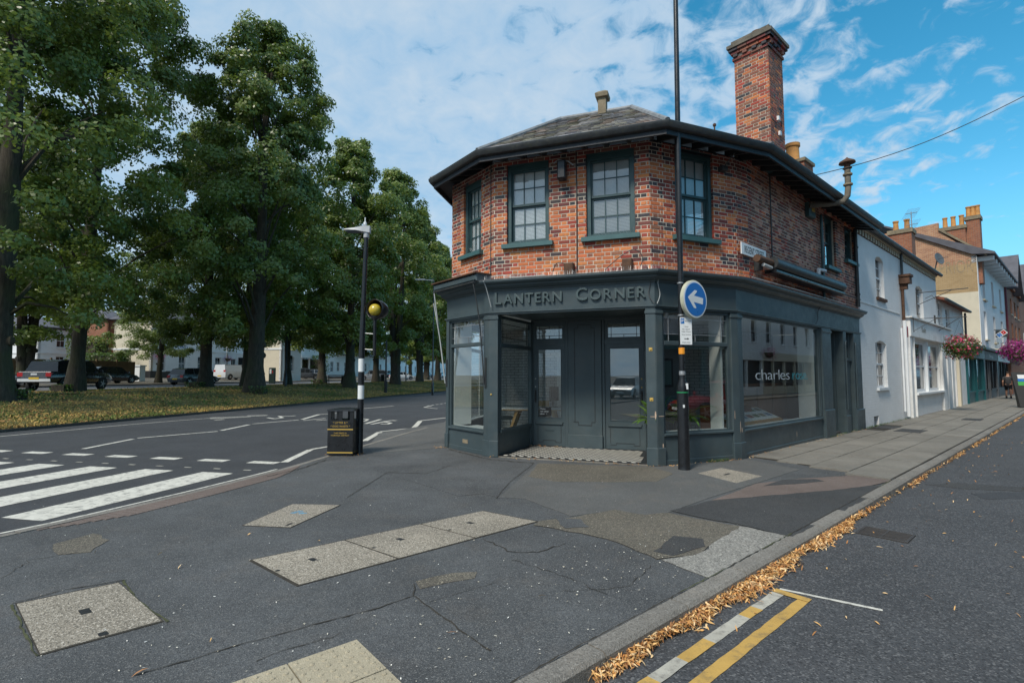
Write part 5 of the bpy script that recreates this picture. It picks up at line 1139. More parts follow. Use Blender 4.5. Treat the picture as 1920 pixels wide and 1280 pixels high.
def letters(word, s0, s1, z, size, fc, o, mt, parent, ext=.0008, stretch=None, name='letter'):
    ws = []
    for ch in word:
        me = text(ch, size, ext, 0, 'LEFT', thin=.004 if mt in ('vinyl','vinyl_white') and parent is W3 else 0); xs = [v.co.x for v in me.vertices]; ws.append((me, min(xs), max(xs)-min(xs)))
    k = stretch or .84*(s1-s0)/sum(q[2] for q in ws); gap = ((s1-s0)-k*sum(q[2] for q in ws))/max(1, len(ws)-1); x = s0
    for me, x0, wd in ws:
        me.transform(fc.M.to_3x3().to_4x4() @ Matrix.Diagonal((k,1,1,1)) @ Matrix.Translation((-x0, 0, 0))); me.materials.clear(); me.materials.append(M[mt])
        ob = bpy.data.objects.new(name, me); link(ob, parent); ob.location = fc.p(x, z, o); x += k*wd+gap
M['vinyl_white'] = mat('white_vinyl', (.42,.46,.48), .5, .05, 3, bmp=0); letters('charles', .92, 2.72, 1.50, .33, f3, -.052, 'vinyl_white', W3); letters('rose.', 2.9, 3.85, 1.50, .33, f3, -.052, 'vinyl', W3)
# desk, chair, monitor seen through the lobby glass
def desk(loc, rot, label):
    t = thing('desk', label, 'desk', (0,0,0)); m = MB(); m.box(-.8, .8, -.4, .4, .72, .75); m.build('top', M['sign_white'], t); m = MB(); m.box(-.8, .8, -.4, .4, .695, .7195); m.build('edge', M['wood'], t)
    for sx in (-1, 1):
        for sy in (-1, 1): m = MB(); m.tube([(sx*.42, sy*.30, .69), (sx*.66, sy*.36, 0)], [.05, .032], 6); m.build('leg', M['wood'], t)
        m = MB(); m.box(sx*.42-.04, sx*.42+.04, -.33, .33, .64, .694); m.build('rail', M['wood'], t)
    t.location = loc; t.rotation_euler = (0,0,rot); return t
def chair(loc, rot, label):
    t = thing('office_chair', label, 'chair', (0,0,0), 'chairs at the shop desk'); m = MB(); m.bbox(-.23, .23, -.22, .22, .42, .49, .03); m.build('seat', M['shorts'], t); m = MB(); m.add([(-.21,.2,.55),(.21,.2,.55),(.21,.24,.55),(-.21,.24,.55),(-.2,.26,.86),(.2,.26,.86),(.2,.30,.86),(-.2,.30,.86)], [(0,3,2,1),(4,5,6,7),(0,1,5,4),(1,2,6,5),(2,3,7,6),(3,0,4,7)]); m.build('backrest', M['wood'], t)
    for sx in (-1,1):
        for sy in (-1,1): m = MB(); m.tube([(sx*.18, sy*.17, .42), (sx*.22, sy*.22, 0)], .013, 6); m.build('leg', M['black'], t)
        m = MB(); m.tube([(sx*.21,.18,.42), (sx*.215,.23,.60)], .013, 6); m.build('back_post', M['black'], t)
    t.location = loc; t.rotation_euler = (0,0,rot); return t
dq = f1.p(.15, .06, -2.7); desk(dq, math.radians(-8), 'pale wood desk with splayed legs seen through the lobby glass')
chair(f1.p(-.75,.06,-2.9), math.radians(100), 'dark office chair at the near end of the pale wood desk'); chair(f1.p(.1,.06,-3.4), math.radians(0), 'dark office chair behind the pale wood desk')
MO = thing('monitor', 'black computer monitor on the pale wood desk behind the door', 'monitor', (0,0,0)); m = MB(); m.box(-.28,.28,-.02,.02,.15,.50); m.build('screen', M['black'], MO); m = MB(); m.tube([(0,.03,.0),(0,.03,.3)], .02, 8); m.box(-.12,.12,-.06,.10,0,.012); m.build('stand', M['black'], MO); MO.location = dq+Vector((.45,.05,.75)); MO.rotation_euler = (0,0,math.radians(65))
PR = thing('printer', 'black printer on a low cupboard against the far brick wall of the shop', 'printer', (0,0,0)); m = MB(); m.bbox(-.3,.3,-.2,.2,.7,1.0,.03); m.build('body', M['black'], PR); m = MB(); m.box(-.22,.22,-.18,.18,1.0,1.12); m.build('lid', M['black'], PR); m = MB(); m.box(-.4,.4,-.22,.22,0,.7); m.build('cupboard', M['darkwood'], PR); PR.location = bw.p(1.9, .06, .4); PR.rotation_euler = (0,0,math.radians(-20))
# plants in the chamfer window
def palm(loc, n, ln, label, w_=.05, seed=1, droop=1.0, cat='plant'):
    rg = random.Random(seed); t = thing('potted_plant', label, cat, tuple(loc)); m = MB(); m.lathe([(.09,0),(.12,.02),(.14,.22),(.15,.24),(.12,.24)], tuple(loc), 14); m.build('pot', M['pot'], t, smooth=True)
    m = MB()
    for k in range(n):
        a = rg.uniform(0, 2*PI); el = rg.uniform(.5, 1.25); L_ = ln*rg.uniform(.6, 1.1); p = Vector(loc)+Vector((0,0,.22)); pts = [p.copy()]; d = Vector((math.cos(a)*math.cos(el), math.sin(a)*math.cos(el), math.sin(el)))
        for s in range(7): p = p+d*L_/7; d = (d+Vector((0,0,-.17*droop))).normalized(); pts.append(p.copy())
        sd_ = Vector((-math.sin(a), math.cos(a), 0)); vs = []; g = rg.random(); m.col = (g, g, g)
        for i, q in enumerate(pts): wd = w_*math.sin(PI*(i+.35)/7.5); vs += [q-sd_*wd, q+Vector((0,0,-wd*.3)), q+sd_*wd]
        m.add(vs, [f for i in range(7) for f in ((3*i, 3*i+1, 3*i+4, 3*i+3), (3*i+1, 3*i+2, 3*i+5, 3*i+4))])
    m.build('foliage', M['plant'], t, smooth=True); return t
palm(f2.p(.30, .48, -.45), 30, .62, 'bushy green potted plant in the chamfer window beside the lobby pilaster', .055, 3); palm(f2.p(1.12, .48, -.6), 12, .75, 'tall arching palm in the chamfer window left of the pale return', .045, 5, 1.4); palm(f2.p(.85, .48, -.35), 36, .38, 'low spiky dark plant in the middle of the chamfer window', .02, 9, .8); palm(f2.p(.62, .48, -.55), 14, .6, 'broad leaved plant just behind the black sign column', .06, 12)
PF = thing('wall_picture', 'dark framed picture on the screen inside the chamfer window', 'picture', tuple(f2.p(1.1,1.5,-1.2))); m = f2.mb(); m.box(.9, 1.4, 1.35, 1.95, -1.245, -1.21); m.build('frame', M['black'], PF); m = f2.mb(); m.box(.95, 1.35, 1.40, 1.90, -1.209, -1.205); m.build('print', M['sill'], PF)

# ------------------------------------------------------------------ street furniture
# tall sign column
pc_ = G(1283, 880); PX, PY = pc_.x, pc_.y
SC = thing('sign_column', 'very tall black street light column with thick base standing before the shop corner', 'lamp post', (PX, PY, 0))
m = MB(); m.lathe([(.105,0),(.10,.03),(.097,.06),(.095,1.36),(.092,1.42),(.055,1.52),(.052,1.60)], (PX,PY,0), 20); m.build('base', M['black'], SC, smooth=True)
m = MB(); m.tube([(PX,PY,1.55), (PX+.01,PY,4.5), (PX+.035,PY,9.8)], [.050,.047,.040], 14); m.build('pole', M['black'], SC, smooth=True)
m = MB(); m.tube([(PX+.035,PY,9.7),(PX+.035,PY-.25,9.95),(PX+.035,PY-.8,10)], .03, 8); m.box(PX-.1,PX+.17,PY-1.3,PY-.75,9.94,10.06); m.build('lamp_head', M['lamp_grey'], SC)
m = MB(); m.lathe([(.099,0),(.099,.012)], (PX,PY,1.30), 20); m.build('green_band', mat('green_tape', (.02,.35,.12), .5), SC)
m = MB(); m.box(PX-.03, PX+.0, PY-.098, PY-.09, 1.05, 1.10); m.box(PX+.03,PX+.07,PY-.085,PY-.075,1.36,1.46); m.build('sticker', M['sign_white'], SC)
m = MB(); m.lathe([(.052,0),(.053,.01),(.053,.10),(.052,.11)], (PX,PY,1.96), 14); m.build('orange_tape', M['orange'], SC); m = MB(); m.lathe([(.051,0),(.054,.02),(.051,.07)], (PX,PY,1.60), 14); m.build('joint_collar', M['steel'], SC)
for z in (2.62, 3.18): m = MB(); m.lathe([(.051,0),(.054,.004),(.054,.02),(.051,.024)], (PX,PY,z), 14); m.build('clamp', M['steel'], SC)
sg_n = (N3*.92+Vector((0,-1,0))*.0+U3*(-.12)).normalized(); sg_u = Vector((-sg_n.y, sg_n.x, 0)); zc = 2.90
cs = Vector((PX+.03, PY, zc))+sg_n*.10+sg_u*.13
KS = thing('keep_left_sign', 'round blue internally lit sign with white arrow pointing left, on the tall black column', 'road sign', tuple(cs))
SM = Matrix(((sg_u.x,0,sg_n.x,cs.x),(sg_u.y,0,sg_n.y,cs.y),(0,1,0,cs.z),(0,0,0,1)))
def disc(r, z0, z1, bev, mt, name, parent, n=40): m = MB(); m.M = SM; m.lathe([(r-bev,z0),(r,z0+bev),(r,z1-bev),(r-bev,z1)], (0,0,0), n); return m.build(name, M[mt], parent, smooth=True)
disc(.335, .0, .065, .012, 'sign_rim', 'housing', KS); disc(.318, .066, .072, .002, 'sign_white', 'rim', KS); fcb = disc(.288, .0725, .077, .001, 'blue', 'face', KS)
m = MB(); m.M = SM; ar = [(-.215,.0),(-.04,.155),(.02,.155),(.02,.135),(-.055,.055),(.20,.055),(.20,-.055),(-.055,-.055),(.02,-.135),(.02,-.155),(-.04,-.155)]
m.M = SM @ Matrix.Rotation(math.radians(-6), 4, 'Z'); n = len(ar); m.add([(x,y,.079) for x,y in ar]+[(x,y,.077) for x,y in ar], [tuple(range(n))[::-1]]+[(i,(i+1)%n,n+(i+1)%n,n+i) for i in range(n)]); m.build('arrow', M['sign_white'], KS)
PK = thing('parking_sign', 'small white parking restriction plate with blue P below the round sign', 'road sign', (PX, PY-.06, 2.35))
pn = Vector((.10,-.995,0)).normalized(); pu = Vector((-pn.y, pn.x, 0)); po = Vector((PX+.055, PY, 2.12))+pn*.062
PM = Matrix(((pu.x,0,pn.x,po.x),(pu.y,0,pn.y,po.y),(0,1,0,po.z),(0,0,0,1)))
m = MB(); m.M = PM; m.bbox(-.105, .105, 0, .47, -.004, .004, .002); m.build('plate', M['sign_white'], PK)
m = MB(); m.M = PM; m.box(-.095, -.03, .36, .455, .0045, .006); m.build('blue_square', M['blue'], PK)
put_text('letter', 'P', .085, PM @ Matrix.Translation((-.063, .378, .0065)), M['sign_white'], PK, .0005)
for k, (tx, sz, yy, xx) in enumerate((('8am-6pm', .03, .395, .035), ('1 hour', .034, .30, 0), ('No return', .034, .255, 0), ('within 2 hours', .03, .215, 0), ('Pay at machine', .028, .165, 0), ('Display ticket', .028, .03, 0))): put_text('lettering', tx, sz, PM @ Matrix.Translation((xx, yy, .0048)), M['sign_black'], PK, .0004, sx=.95)
m = MB(); m.M = PM; m.box(-.035, .02, .095, .107, .0045, .006); m.add([(.02,.082,.006),(.05,.101,.006),(.02,.12,.006)], [(0,1,2)]); m.build('arrow', M['sign_black'], PK)
# zebra crossing lamp column and beacon
LP = Vector((-3.12, 10.62, 0)); lx, ly = LP.x, LP.y
ZL = thing('crossing_lamp_post', 'slim lamp column with black and white bands behind the litter bin at the crossing', 'lamp post', tuple(LP))
m = MB(); m.tube([(lx,ly,1.94),(lx+.02,ly,3.2),(lx+.05,ly,4.52)], [.062,.05,.045], 12); m.build('pole', M['black'], ZL, smooth=True)
m = MB(); m.lathe([(.075,0),(.062,.05),(.062,1.11)], (lx,ly,0), 14); m.build('pole', M['black'], ZL, smooth=True)
for z0_, z1_, mt in ((1.11,1.39,'sign_white'), (1.39,1.67,'black'), (1.67,1.94,'sign_white')): m = MB(); m.lathe([(.064,0),(.064,z1_-z0_)], (lx,ly,z0_), 14); m.build('band', M[mt], ZL, smooth=True)
hx = lx+.05; m = MB(); m.lathe([(.055,0),(.06,.02),(.06,.15),(.045,.2)], (hx,ly,4.48), 12); m.build('spigot', M['lamp_grey'], ZL, smooth=True)
m = MB(); vs = []
for x, z0_, z1_, wd in ((.08,4.58,4.73,.06), (-.06,4.60,4.72,.09), (-.20,4.62,4.68,.12), (-.36,4.63,4.665,.11), (-.46,4.64,4.66,.07)): vs += [(hx+x,ly-wd,z0_),(hx+x,ly+wd,z0_),(hx+x,ly+wd*.8,z1_),(hx+x,ly-wd*.8,z1_)]
m.add(vs, [(4*i+k, 4*i+(k+1)%4, 4*i+4+(k+1)%4, 4*i+4+k) for i in range(4) for k in range(4)]+[(3,2,1,0),(16,17,18,19)]); m.build('lamp_head', M['lamp_grey'], ZL, smooth=True)
m = MB(); m.box(hx-.40, hx-.12, ly-.08, ly+.08, 4.60, 4.62); m.build('lens', M['dark_glass'], ZL); m = MB(); m.lathe([(.035,0),(.035,.05),(.012,.07),(.012,.16)], (hx-.03,ly,4.755), 10); m.build('photocell', M['sign_white'], ZL)
BE = thing('belisha_beacon', 'amber crossing beacon globe in a black hood bracketed beside the striped column', 'beacon', (lx+.25, ly, 2.3)); bx, by = lx+.27, ly-.03
m = MB(); m.tube([(bx,by,2.0),(bx,by,2.30),(bx,by,2.78)], [.035,.035,.035], 12); m.lathe([(.05,0),(.08,.06),(.08,.08)], (bx,by,2.74), 14); m.build('stem', M['black'], BE, smooth=True)
m = MB(); m.ball((bx,by,2.95), .13, 22); m.build('globe', M['amber'], BE, smooth=True)
m = MB(); fd_ = Vector((-.35,-.94,0)).normalized(); sdv = Vector((-fd_.y, fd_.x, 0)); vs = []; n = 22
for t, r in ((-.17,.10),(-.12,.17),(.0,.20),(.16,.205)):
    for k in range(n): a = 2*PI*k/n; vs.append(Vector((bx,by,2.97))-sdv*0+fd_*(-.02)+fd_*(t if True else 0)*-1*-1+(sdv*math.cos(a)+Vector((0,0,1))*math.sin(a))*r)
hood = [v for v in vs]
m.add([Vector(v) - fd_*.10 for v in hood], [(i*n+k, i*n+(k+1)%n, (i+1)*n+(k+1)%n, (i+1)*n+k) for i in range(3) for k in range(n)]+[tuple(range(n))]); ho = m.build('hood', M['black'], BE, smooth=True)
md = ho.modifiers.new('thick', 'SOLIDIFY'); md.thickness = .008
for z in (2.12, 2.45): m = MB(); m.tube([(lx+.03,ly,z+.02),(bx,by,z)], .008, 6); m.build('bracket', M['steel'], BE)
# litter bin
BN = thing('litter_bin', 'square black litter bin with gold bands and gold lettering beside the crossing', 'litter bin', (0,0,0))
w_ = .255; m = MB(); m.box(-w_, w_, -w_, w_, .03, .70); m.build('body', M['black'], BN)
m = MB(); m.box(-w_+.02, w_-.02, -w_+.02, w_-.02, 0, .03); m.build('base', M['black'], BN)
for x, y in ((-1,-1),(1,-1),(1,1),(-1,1)): m = MB(); m.box(x*w_, x*(w_-.065), y*w_, y*(w_-.065), .70, .88); m.build('post', M['black'], BN)
for x, y in ((0,-1),(0,1),(-1,0),(1,0)): m = MB(); m.box(x*w_-.035 if x == 0 else x*w_, .035 if x == 0 else x*(w_-.02), y*w_-.035 if y == 0 else y*w_, .035 if y == 0 else y*(w_-.02), .70, .88); m.build('mullion', M['black'], BN)
m = MB(); m.add([(-w_-.015,-w_-.015,.88),(w_+.015,-w_-.015,.88),(w_+.015,w_+.015,.88),(-w_-.015,w_+.015,.88),(-w_-.01,-w_-.01,.915),(w_+.01,-w_-.01,.915),(w_+.01,w_+.01,.915),(-w_-.01,w_+.01,.915),(0,0,.94)], [(0,3,2,1),(0,1,5,4),(1,2,6,5),(2,3,7,6),(3,0,4,7),(4,5,8),(5,6,8),(6,7,8),(7,4,8)]); m.build('lid', M['black'], BN)
for z in (.51, .055):
    m = MB(); e = w_+.004; m.box(-e, e, -e, -w_-.0005, z, z+.022); m.build('gold_band', M['gold'], BN); m = MB(); m.box(w_+.0005, e, -w_, w_, z, z+.022); m.build('gold_band', mat('dull_gold_%d' % (z*100), (.10,.07,.02), .5), BN)  # side bands get a darker gold: shade put into the colour
BFm = Matrix(((1,0,0,0),(0,0,-1,-w_-.002),(0,1,0,0),(0,0,0,1)))
for tx, z, sz in (('* LITTER & *', .635, .052), ('* DOG WASTE *', .565, .052), ('TAKE PRIDE IN', .435, .038), ('WARWICK DISTRICT', .39, .038)): put_text('lettering', tx, sz, BFm @ Matrix.Translation((0, z, 0)), M['gold'], BN, .0008, space=1.05)
bl = G(660, 855); BN.location = (-3.40, 10.52, 0.004); BN.rotation_euler = (0,0,math.radians(-3))
def lamp_post(px, depth, ztop, label, head=True, r=.06, kind='post'):
    q = at_depth(px, depth); t = thing('street_lamp' if head else 'black_post', label, 'lamp post' if head else 'post', tuple(q)); m = MB(); m.tube([tuple(q), tuple(q+Vector((0,0,1.0))), tuple(q+Vector((0,0,1.05))), (q.x,q.y,ztop)], [r*1.7, r*1.7, r, r*.8], 8); m.build('pole', M['black'], t, smooth=True)
    if head: m = MB(); m.tube([(q.x,q.y,ztop),(q.x-.8,q.y,ztop+.08)], .035, 6); m.bbox(q.x-1.5, q.x-.7, q.y-.15, q.y+.15, ztop+.03, ztop+.13, .03); m.build('lamp_head', M['lamp_grey'], t)
    return t
q = Vector((-4.3, 27.3, .05)); lamp_t = thing('black_post', 'slim black post standing in the park grass right of the banded column', 'post', tuple(T(723,737))); q = T(723, 737); m = MB(); m.tube([tuple(q), (q.x,q.y,q.z+1.0), (q.x,q.y,q.z+1.05), (q.x,q.y,4.5)], [.13,.13,.075,.06], 10); m.build('pole', M['black'], lamp_t, smooth=True)
m = MB(); m.bbox(q.x+.05, q.x+.35, q.y-.02, q.y+.02, 2.6, 3.1, .01); m.build('plate', M['sign_white'], lamp_t)
lamp_post(812, 42, 9.4, 'street lamp with flat grey head just visible over the shop cornice'); lamp_post(660, 60, 6.8, 'thin black lamp column among the park trees behind the bench'); lamp_post(538, 42, 6.0, 'thin black lamp column between two park trees'); lamp_post(762, 75, 8, 'distant pale lamp column near the end of the avenue')
# ticket machine, bench and bin in the park
q = T(510, 719); TM = thing('ticket_machine', 'dark green ticket machine post in the park beside the thick tree trunk', 'ticket machine', tuple(q)); m = MB(); m.bbox(q.x-.28,q.x+.28,q.y-.15,q.y+.15,q.z,q.z+1.6,.04); m.build('body', mat('machine_green', (.012,.03,.022), .5), TM); m = MB(); m.box(q.x-.2,q.x-.02,q.y-.17,q.y-.151,q.z+1.0,q.z+1.45); m.build('notice', M['sign_white'], TM); m = MB(); m.box(q.x+.06,q.x+.14,q.y-.17,q.y-.151,q.z+1.05,q.z+1.3); m.build('button_panel', M['red'], TM)
q = T(628, 720); BC_ = thing('park_bench', 'dark park bench on the grass between tree trunks', 'bench', tuple(q))
for k in range(3): m = MB(); m.box(q.x-.8,q.x+.8,q.y-.25+.16*k,q.y-.13+.16*k,q.z+.42,q.z+.46); m.build('seat_slat', M['darkwood'], BC_)
for k in range(3): m = MB(); m.box(q.x-.8,q.x+.8,q.y+.26+.03*k,q.y+.29+.03*k,q.z+.55+.14*k,q.z+.64+.14*k); m.build('back_slat', M['darkwood'], BC_)
for sx in (-.7, .7): m = MB(); m.box(q.x+sx-.03,q.x+sx+.03,q.y-.25,q.y-.2,q.z,q.z+.42); m.box(q.x+sx-.03,q.x+sx+.03,q.y+.22,q.y+.27,q.z,q.z+.9); m.box(q.x+sx-.03,q.x+sx+.03,q.y-.2,q.y+.22,q.z+.36,q.z+.41); m.build('leg', M['black'], BC_)
q = T(647, 721); t = thing('park_bin', 'low black bin beside the park bench', 'litter bin', tuple(q)); m = MB(); m.lathe([(.32,0),(.36,.1),(.36,.75),(.38,.8),(.30,.82)], tuple(q), 12); m.build('drum', M['black'], t, smooth=True); m = MB(); m.lathe([(.38,0),(.2,.08)], (q.x,q.y,q.z+.83), 12); m.build('lid', M['black'], t)
q = T(717, 715); t = thing('park_bin', 'small black litter bin left of the forked tree trunk', 'litter bin', tuple(q)); m = MB(); m.lathe([(.28,0),(.3,.1),(.3,.9),(.34,.95)], tuple(q), 12); m.build('drum', M['black'], t, smooth=True); m = MB(); m.lathe([(.34,0),(.1,.15)], (q.x,q.y,q.z+.96), 12); m.build('lid', M['black'], t)
# overhead line
OL = thing('overhead_wire', 'thin black overhead wire running from the corner roof out over the street', 'wire', (6, 11, 6)); a = Vector((6.9, 12.2, 6.35)); r_ = ray(1925, 178); b = r_*12+Vector((0,0,HC)); pts = [a.lerp(b, t)-Vector((0,0,.25*math.sin(PI*t))) for t in [i/14 for i in range(15)]]; m = MB(); m.tube(pts, .010, 5); m.build('strand', M['cable'], OL)

# ------------------------------------------------------------------ terraces along the street
def wall_face(off=0): return Face(P[3], P[4], off)
def wins_wall(fc, s0, s1, z0, z1, holes, mt, parent, name='front_wall', dep=.25):
    ss = sorted({s0, s1}|{a for h_ in holes for a in h_[:2]}); zs = sorted({z0, z1}|{a for h_ in holes for a in h_[2:4]}); m = fc.mb()
    for a, b in zip(ss, ss[1:]):
        for c, d in zip(zs, zs[1:]):
            if any(h_[0] <= (a+b)/2 <= h_[1] and h_[2] <= (c+d)/2 <= h_[3] for h_ in holes): continue
            m.box(a, b, c, d, -dep, 0)
    return uvbox(m.build(name, M[mt], parent))
def simple_window(fc, s0, s1, z0, z1, parent, rec=.18, fw=.06, frame='white', cols=2, sill='stone', rows=1, arch=None, glass='dark_glass', sproj=.07, sw=.05):
    m = fc.mb(); m.box(s0, s0+fw, z0, z1, -rec-.05, -rec); m.box(s1-fw, s1, z0, z1, -rec-.05, -rec); m.box(s0+fw, s1-fw, z1-fw, z1, -rec-.05, -rec); m.box(s0+fw, s1-fw, z0, z0+fw, -rec-.05, -rec); zm = (z0+z1)/2
    m.box(s0+fw, s1-fw, zm-.03, zm+.03, -rec-.05, -rec+.01)
    for k in range(1, cols): x = s0+(s1-s0)*k/cols; m.box(x-.012, x+.012, z0+fw, z1-fw, -rec-.045, -rec-.01)
    for (a, b) in ((z0, zm), (zm, z1)):
        for k in range(1, rows): y = a+(b-a)*k/rows; m.box(s0+fw, s1-fw, y-.012, y+.012, -rec-.044, -rec-.012)
    W_ = m.build('window', M[frame], parent); m = fc.mb(); m.box(s0+fw, s1-fw, z0+fw, z1-fw, -rec-.04, -rec-.035); m.build('pane', M[glass], W_)
    if sill: m = fc.mb(); m.box(s0-sw, s1+sw, z0-.09, z0-.002, -.1, sproj); m.build('sill', M[sill], W_)
    if arch:
        m = fc.mb(); n = 8; 
        for i in range(n): t0, t1 = i/n, (i+1)/n; x0, x1 = s0+(s1-s0)*t0, s0+(s1-s0)*t1; y0, y1 = z1-arch+arch*math.sin(PI*t0), z1-arch+arch*math.sin(PI*t1); m.add([(x0,y0,-.095),(x1,y1,-.095),(x1,z1+.003,-.095),(x0,z1+.003,-.095),(x0,y0,-.002),(x1,y1,-.002),(x1,z1+.003,-.002),(x0,z1+.003,-.002)], [(0,3,2,1),(4,5,6,7),(0,1,5,4),(1,2,6,5),(2,3,7,6),(3,0,4,7)])
        m.build('arch', M['render_w'], W_)
    return W_
def S(px, py=650, off=0): return f3.hit(px, py, off)
fw0 = wall_face(.0)
# white painted brick building directly beyond the corner shop
B1 = thing('white_brick_building', 'white painted brick two storey building adjoining the dark green corner shop', 'building', tuple(f3.p(10, 0, 0)))
e1 = S(1690)[0]
_, w1t = S(1648, 457); _, w1b = S(1648, 558)
ua, ub = S(1641, 500)[0], S(1656, 500)[0]; ga, gb = S(1643, 680)[0], S(1663, 680)[0]
H1 = [(ua, ub, 4.15, 5.55), (ga, gb, 1.20, 2.72)]; e1b = S(1752, 500)[0]
us, ue = S(1718, 570)[0], S(1731, 570)[0]
wsA, wsB = S(1712, 690)[0], S(1763, 690)[0]; dA, dB = S(1706, 700)[0], S(1711.5, 700)[0]
H1 += [(us, ue, 3.85, 5.25), (wsA, wsB, .92, 2.98), (8.9+.3, 9.4+.35, .0, .32)]
fz = 6.2
wall1 = wins_wall(fw0, 8.08, 20.2, -.05, 6.15, H1, 'bt_white', B1)
simple_window(fw0, ua, ub, 4.15, 5.55, B1, cols=2, rows=2, sill='rust', arch=.12, rec=.10); simple_window(fw0, ga, gb, 1.20, 2.72, B1, cols=2, rows=2, sill='white', arch=.10, rec=.10); simple_window(fw0, us, ue, 3.85, 5.25, B1, cols=2, rows=2, sill=None, arch=.12, rec=.10)
m = fw0.mb(); m.box(9.2, 9.75, 0, .3, -.2, -.15); m.build('air_grille', M['rust'], B1)
m = fw0.mb(); m.box(8.08, e1, 3.80, 3.84, -.01, .02); m.build('band', M['render_w'], B1)
# dentil eaves
m = fw0.mb(); s_ = 8.1
while s_ < 20.1: m.box(s_, s_+.10, 5.91, 6.08, .0, .05); s_ += .30
tag(m.build('dentil', M['render_c'], B1), kind='stuff'); m = fw0.mb(); m.box(8.08, 20.2, 5.90, 6.084, .001, .02); m.build('dentil_bed', M['rust'], B1); m = fw0.mb(); m.box(8.08, 20.2, 6.085, 6.15, 0, .08); m.build('eaves_course', M['render_c'], B1)  # dark strip behind the dentils: shade of the gaps put in as colour
m = fw0.mb(); m.tube([(8.05,6.16,.20),(20.4,6.16,.20)], .07, 8); m.build('gutter', M['gutter'], B1)
m = fw0.mb(); m.add([(8.05,6.18,.22),(20.3,6.18,.22),(20.3,7.6,-3.2),(8.05,7.6,-3.2),(8.05,6.10,.22),(20.3,6.10,.22),(20.3,7.5,-3.2),(8.05,7.5,-3.2)], [(0,1,2,3),(4,7,6,5),(0,4,5,1),(1,5,6,2),(3,2,6,7),(0,3,7,4)]); m.build('roof', M['farroof'], B1)
# hopper and pipes
hs_ = S(1689, 560)[0]; m = fw0.mb(); m.tube([(hs_,4.7,.07),(hs_,6.1,.07)], .045, 8); m.build('downpipe', M['gutter'], B1)
m = fw0.mb(); hz_ = S(1689, 520)[1]
for z0_, z1_, a_ in ((4.75,4.95,.10),(4.95,5.2,.2),(5.2,5.28,.24)): m.box(hs_-a_, hs_+a_, z0_, z1_, .0, .12+a_)
m.build('hopper', M['rust'], B1); m = fw0.mb(); m.tube([(hs_-.05,3.6,.07),(hs_-.05,4.75,.07)], .05, 8); m.build('downpipe', M['rust'], B1); m = fw0.mb(); m.tube([(hs_-.05,0.1,.08),(hs_-.05,3.6,.08)], .06, 8); m.build('downpipe', M['white'], B1)
m = fw0.mb(); m.tube([(hs_-.45,0.3,.06),(hs_-.45,3.3,.06)], .035, 8); m.build('downpipe', M['white'], B1)
q_ = S(1693, 602)[0]; m = fw0.mb(); m.bbox(q_-.15, q_+.15, 3.0, 3.4, 0, .12, .02); m.build('alarm_box', M['red'], B1)
# its shopfront: fascia, sashes and door
fa_, fb_ = S(1699, 620)[0], S(1776, 640)[0]
m = fw0.mb(); m.bbox(fa_, fb_, 3.05, 3.75, .001, .14, .02); FS = m.build('shop_fascia', M['render_w'], B1); m = fw0.mb(); m.box(fa_-.1, fb_+.1, 3.751, 3.80, .001, .22); m.build('cornice', M['render_w'], B1)
letters('Salt', S(1719,605)[0], S(1727,605)[0], 3.32, .26, fw0, .145, 'stone', FS); letters('Bakery', S(1761,620)[0], S(1771,620)[0], 3.2, .26, fw0, .145, 'stone', FS)
for a, b in ((fa_, fa_+.35), (dB-.02, wsA-.02), (wsB, wsB+.9), (fb_-.9, fb_)): m = fw0.mb(); m.bbox(a, b, 0, 3.05, .001, .10, .02); m.build('pilaster', M['render_w'], B1)
m = fw0.mb(); m.box(wsA-.1, wsB+.1, .84, .915, .0, .16); m.build('sill', M['white'], B1)
wm_ = (wsA+wsB)/2
for a, b in ((wsA, wm_-.12), (wm_+.12, wsB)): simple_window(fw0, a, b, .92, 2.98, B1, rec=.08, fw=.12, cols=1, sill=None)
m = fw0.mb(); m.box(wm_-.12, wm_+.12, .92, 2.98, -.1, .02); m.build('mullion', M['white'], B1)
m = fw0.mb(); m.bbox(dA-.25, dB-.05, .02, 2.3, .001, .04, .01); DD = m.build('door', M['render_w'], B1); m = fw0.mb(); m.bbox(dA-.2, dB-.1, .9, 2.2, .04, .05, .01); m.build('panel', M['white'], DD)
for z_, s_0, s_1 in ((3.55, S(1700,600)[0], S(1722,600)[0]),):
    m = fw0.mb(); m.tube([(s_0,3.75,.2),(s_0,3.2,.2)], .012, 5); m.tube([(s_0,3.7,.2),(s_0+.1,3.7,1.0)], .012, 5); m.tube([(s_0,3.25,.2),(s_0+.1,3.7,.9)], .010, 5); m.build('sign_bracket', M['cable'], B1)
# next: lower building with tiled roof, upper windows and a second doorway
e2 = S(1803, 560)[0]
B2 = thing('low_white_building', 'low white two storey building with reddish roof between the bakery front and the tall gable', 'building', tuple(f3.p(22, 0, 0)))
xa, xb, xc, xd = S(1742,560)[0], S(1749,560)[0], S(1763,600)[0], S(1770,600)[0]
xa = 20.45; xb = 21.5; xc = S(1764,600)[0]+.7; xd = xc+1.0
H2 = [(xa, xb, 3.7, 5.0), (xc+.6, xd+.7, 3.6, 4.9), (S(1783)[0], S(1790)[0], 0, 2.5)]
wins_wall(fw0, 20.2, e2, -.05, 5.15, H2, 'render_w', B2); simple_window(fw0, xa, xb, 3.7, 5.0, B2, cols=2, rows=2, sill='rust', rec=.08); simple_window(fw0, xc+.6, xd+.7, 3.6, 4.9, B2, cols=2, rows=2, sill='rust', rec=.08)
m = fw0.mb(); m.box(S(1783)[0], S(1790)[0], .05, 2.5, -.25, -.2); DD = m.build('door', M['maroon'], B2); m = fw0.mb(); m.bbox(S(1784)[0], S(1789)[0], 1.2, 2.3, -.2, -.18, .01); m.build('panel', M['dark_glass'], DD)
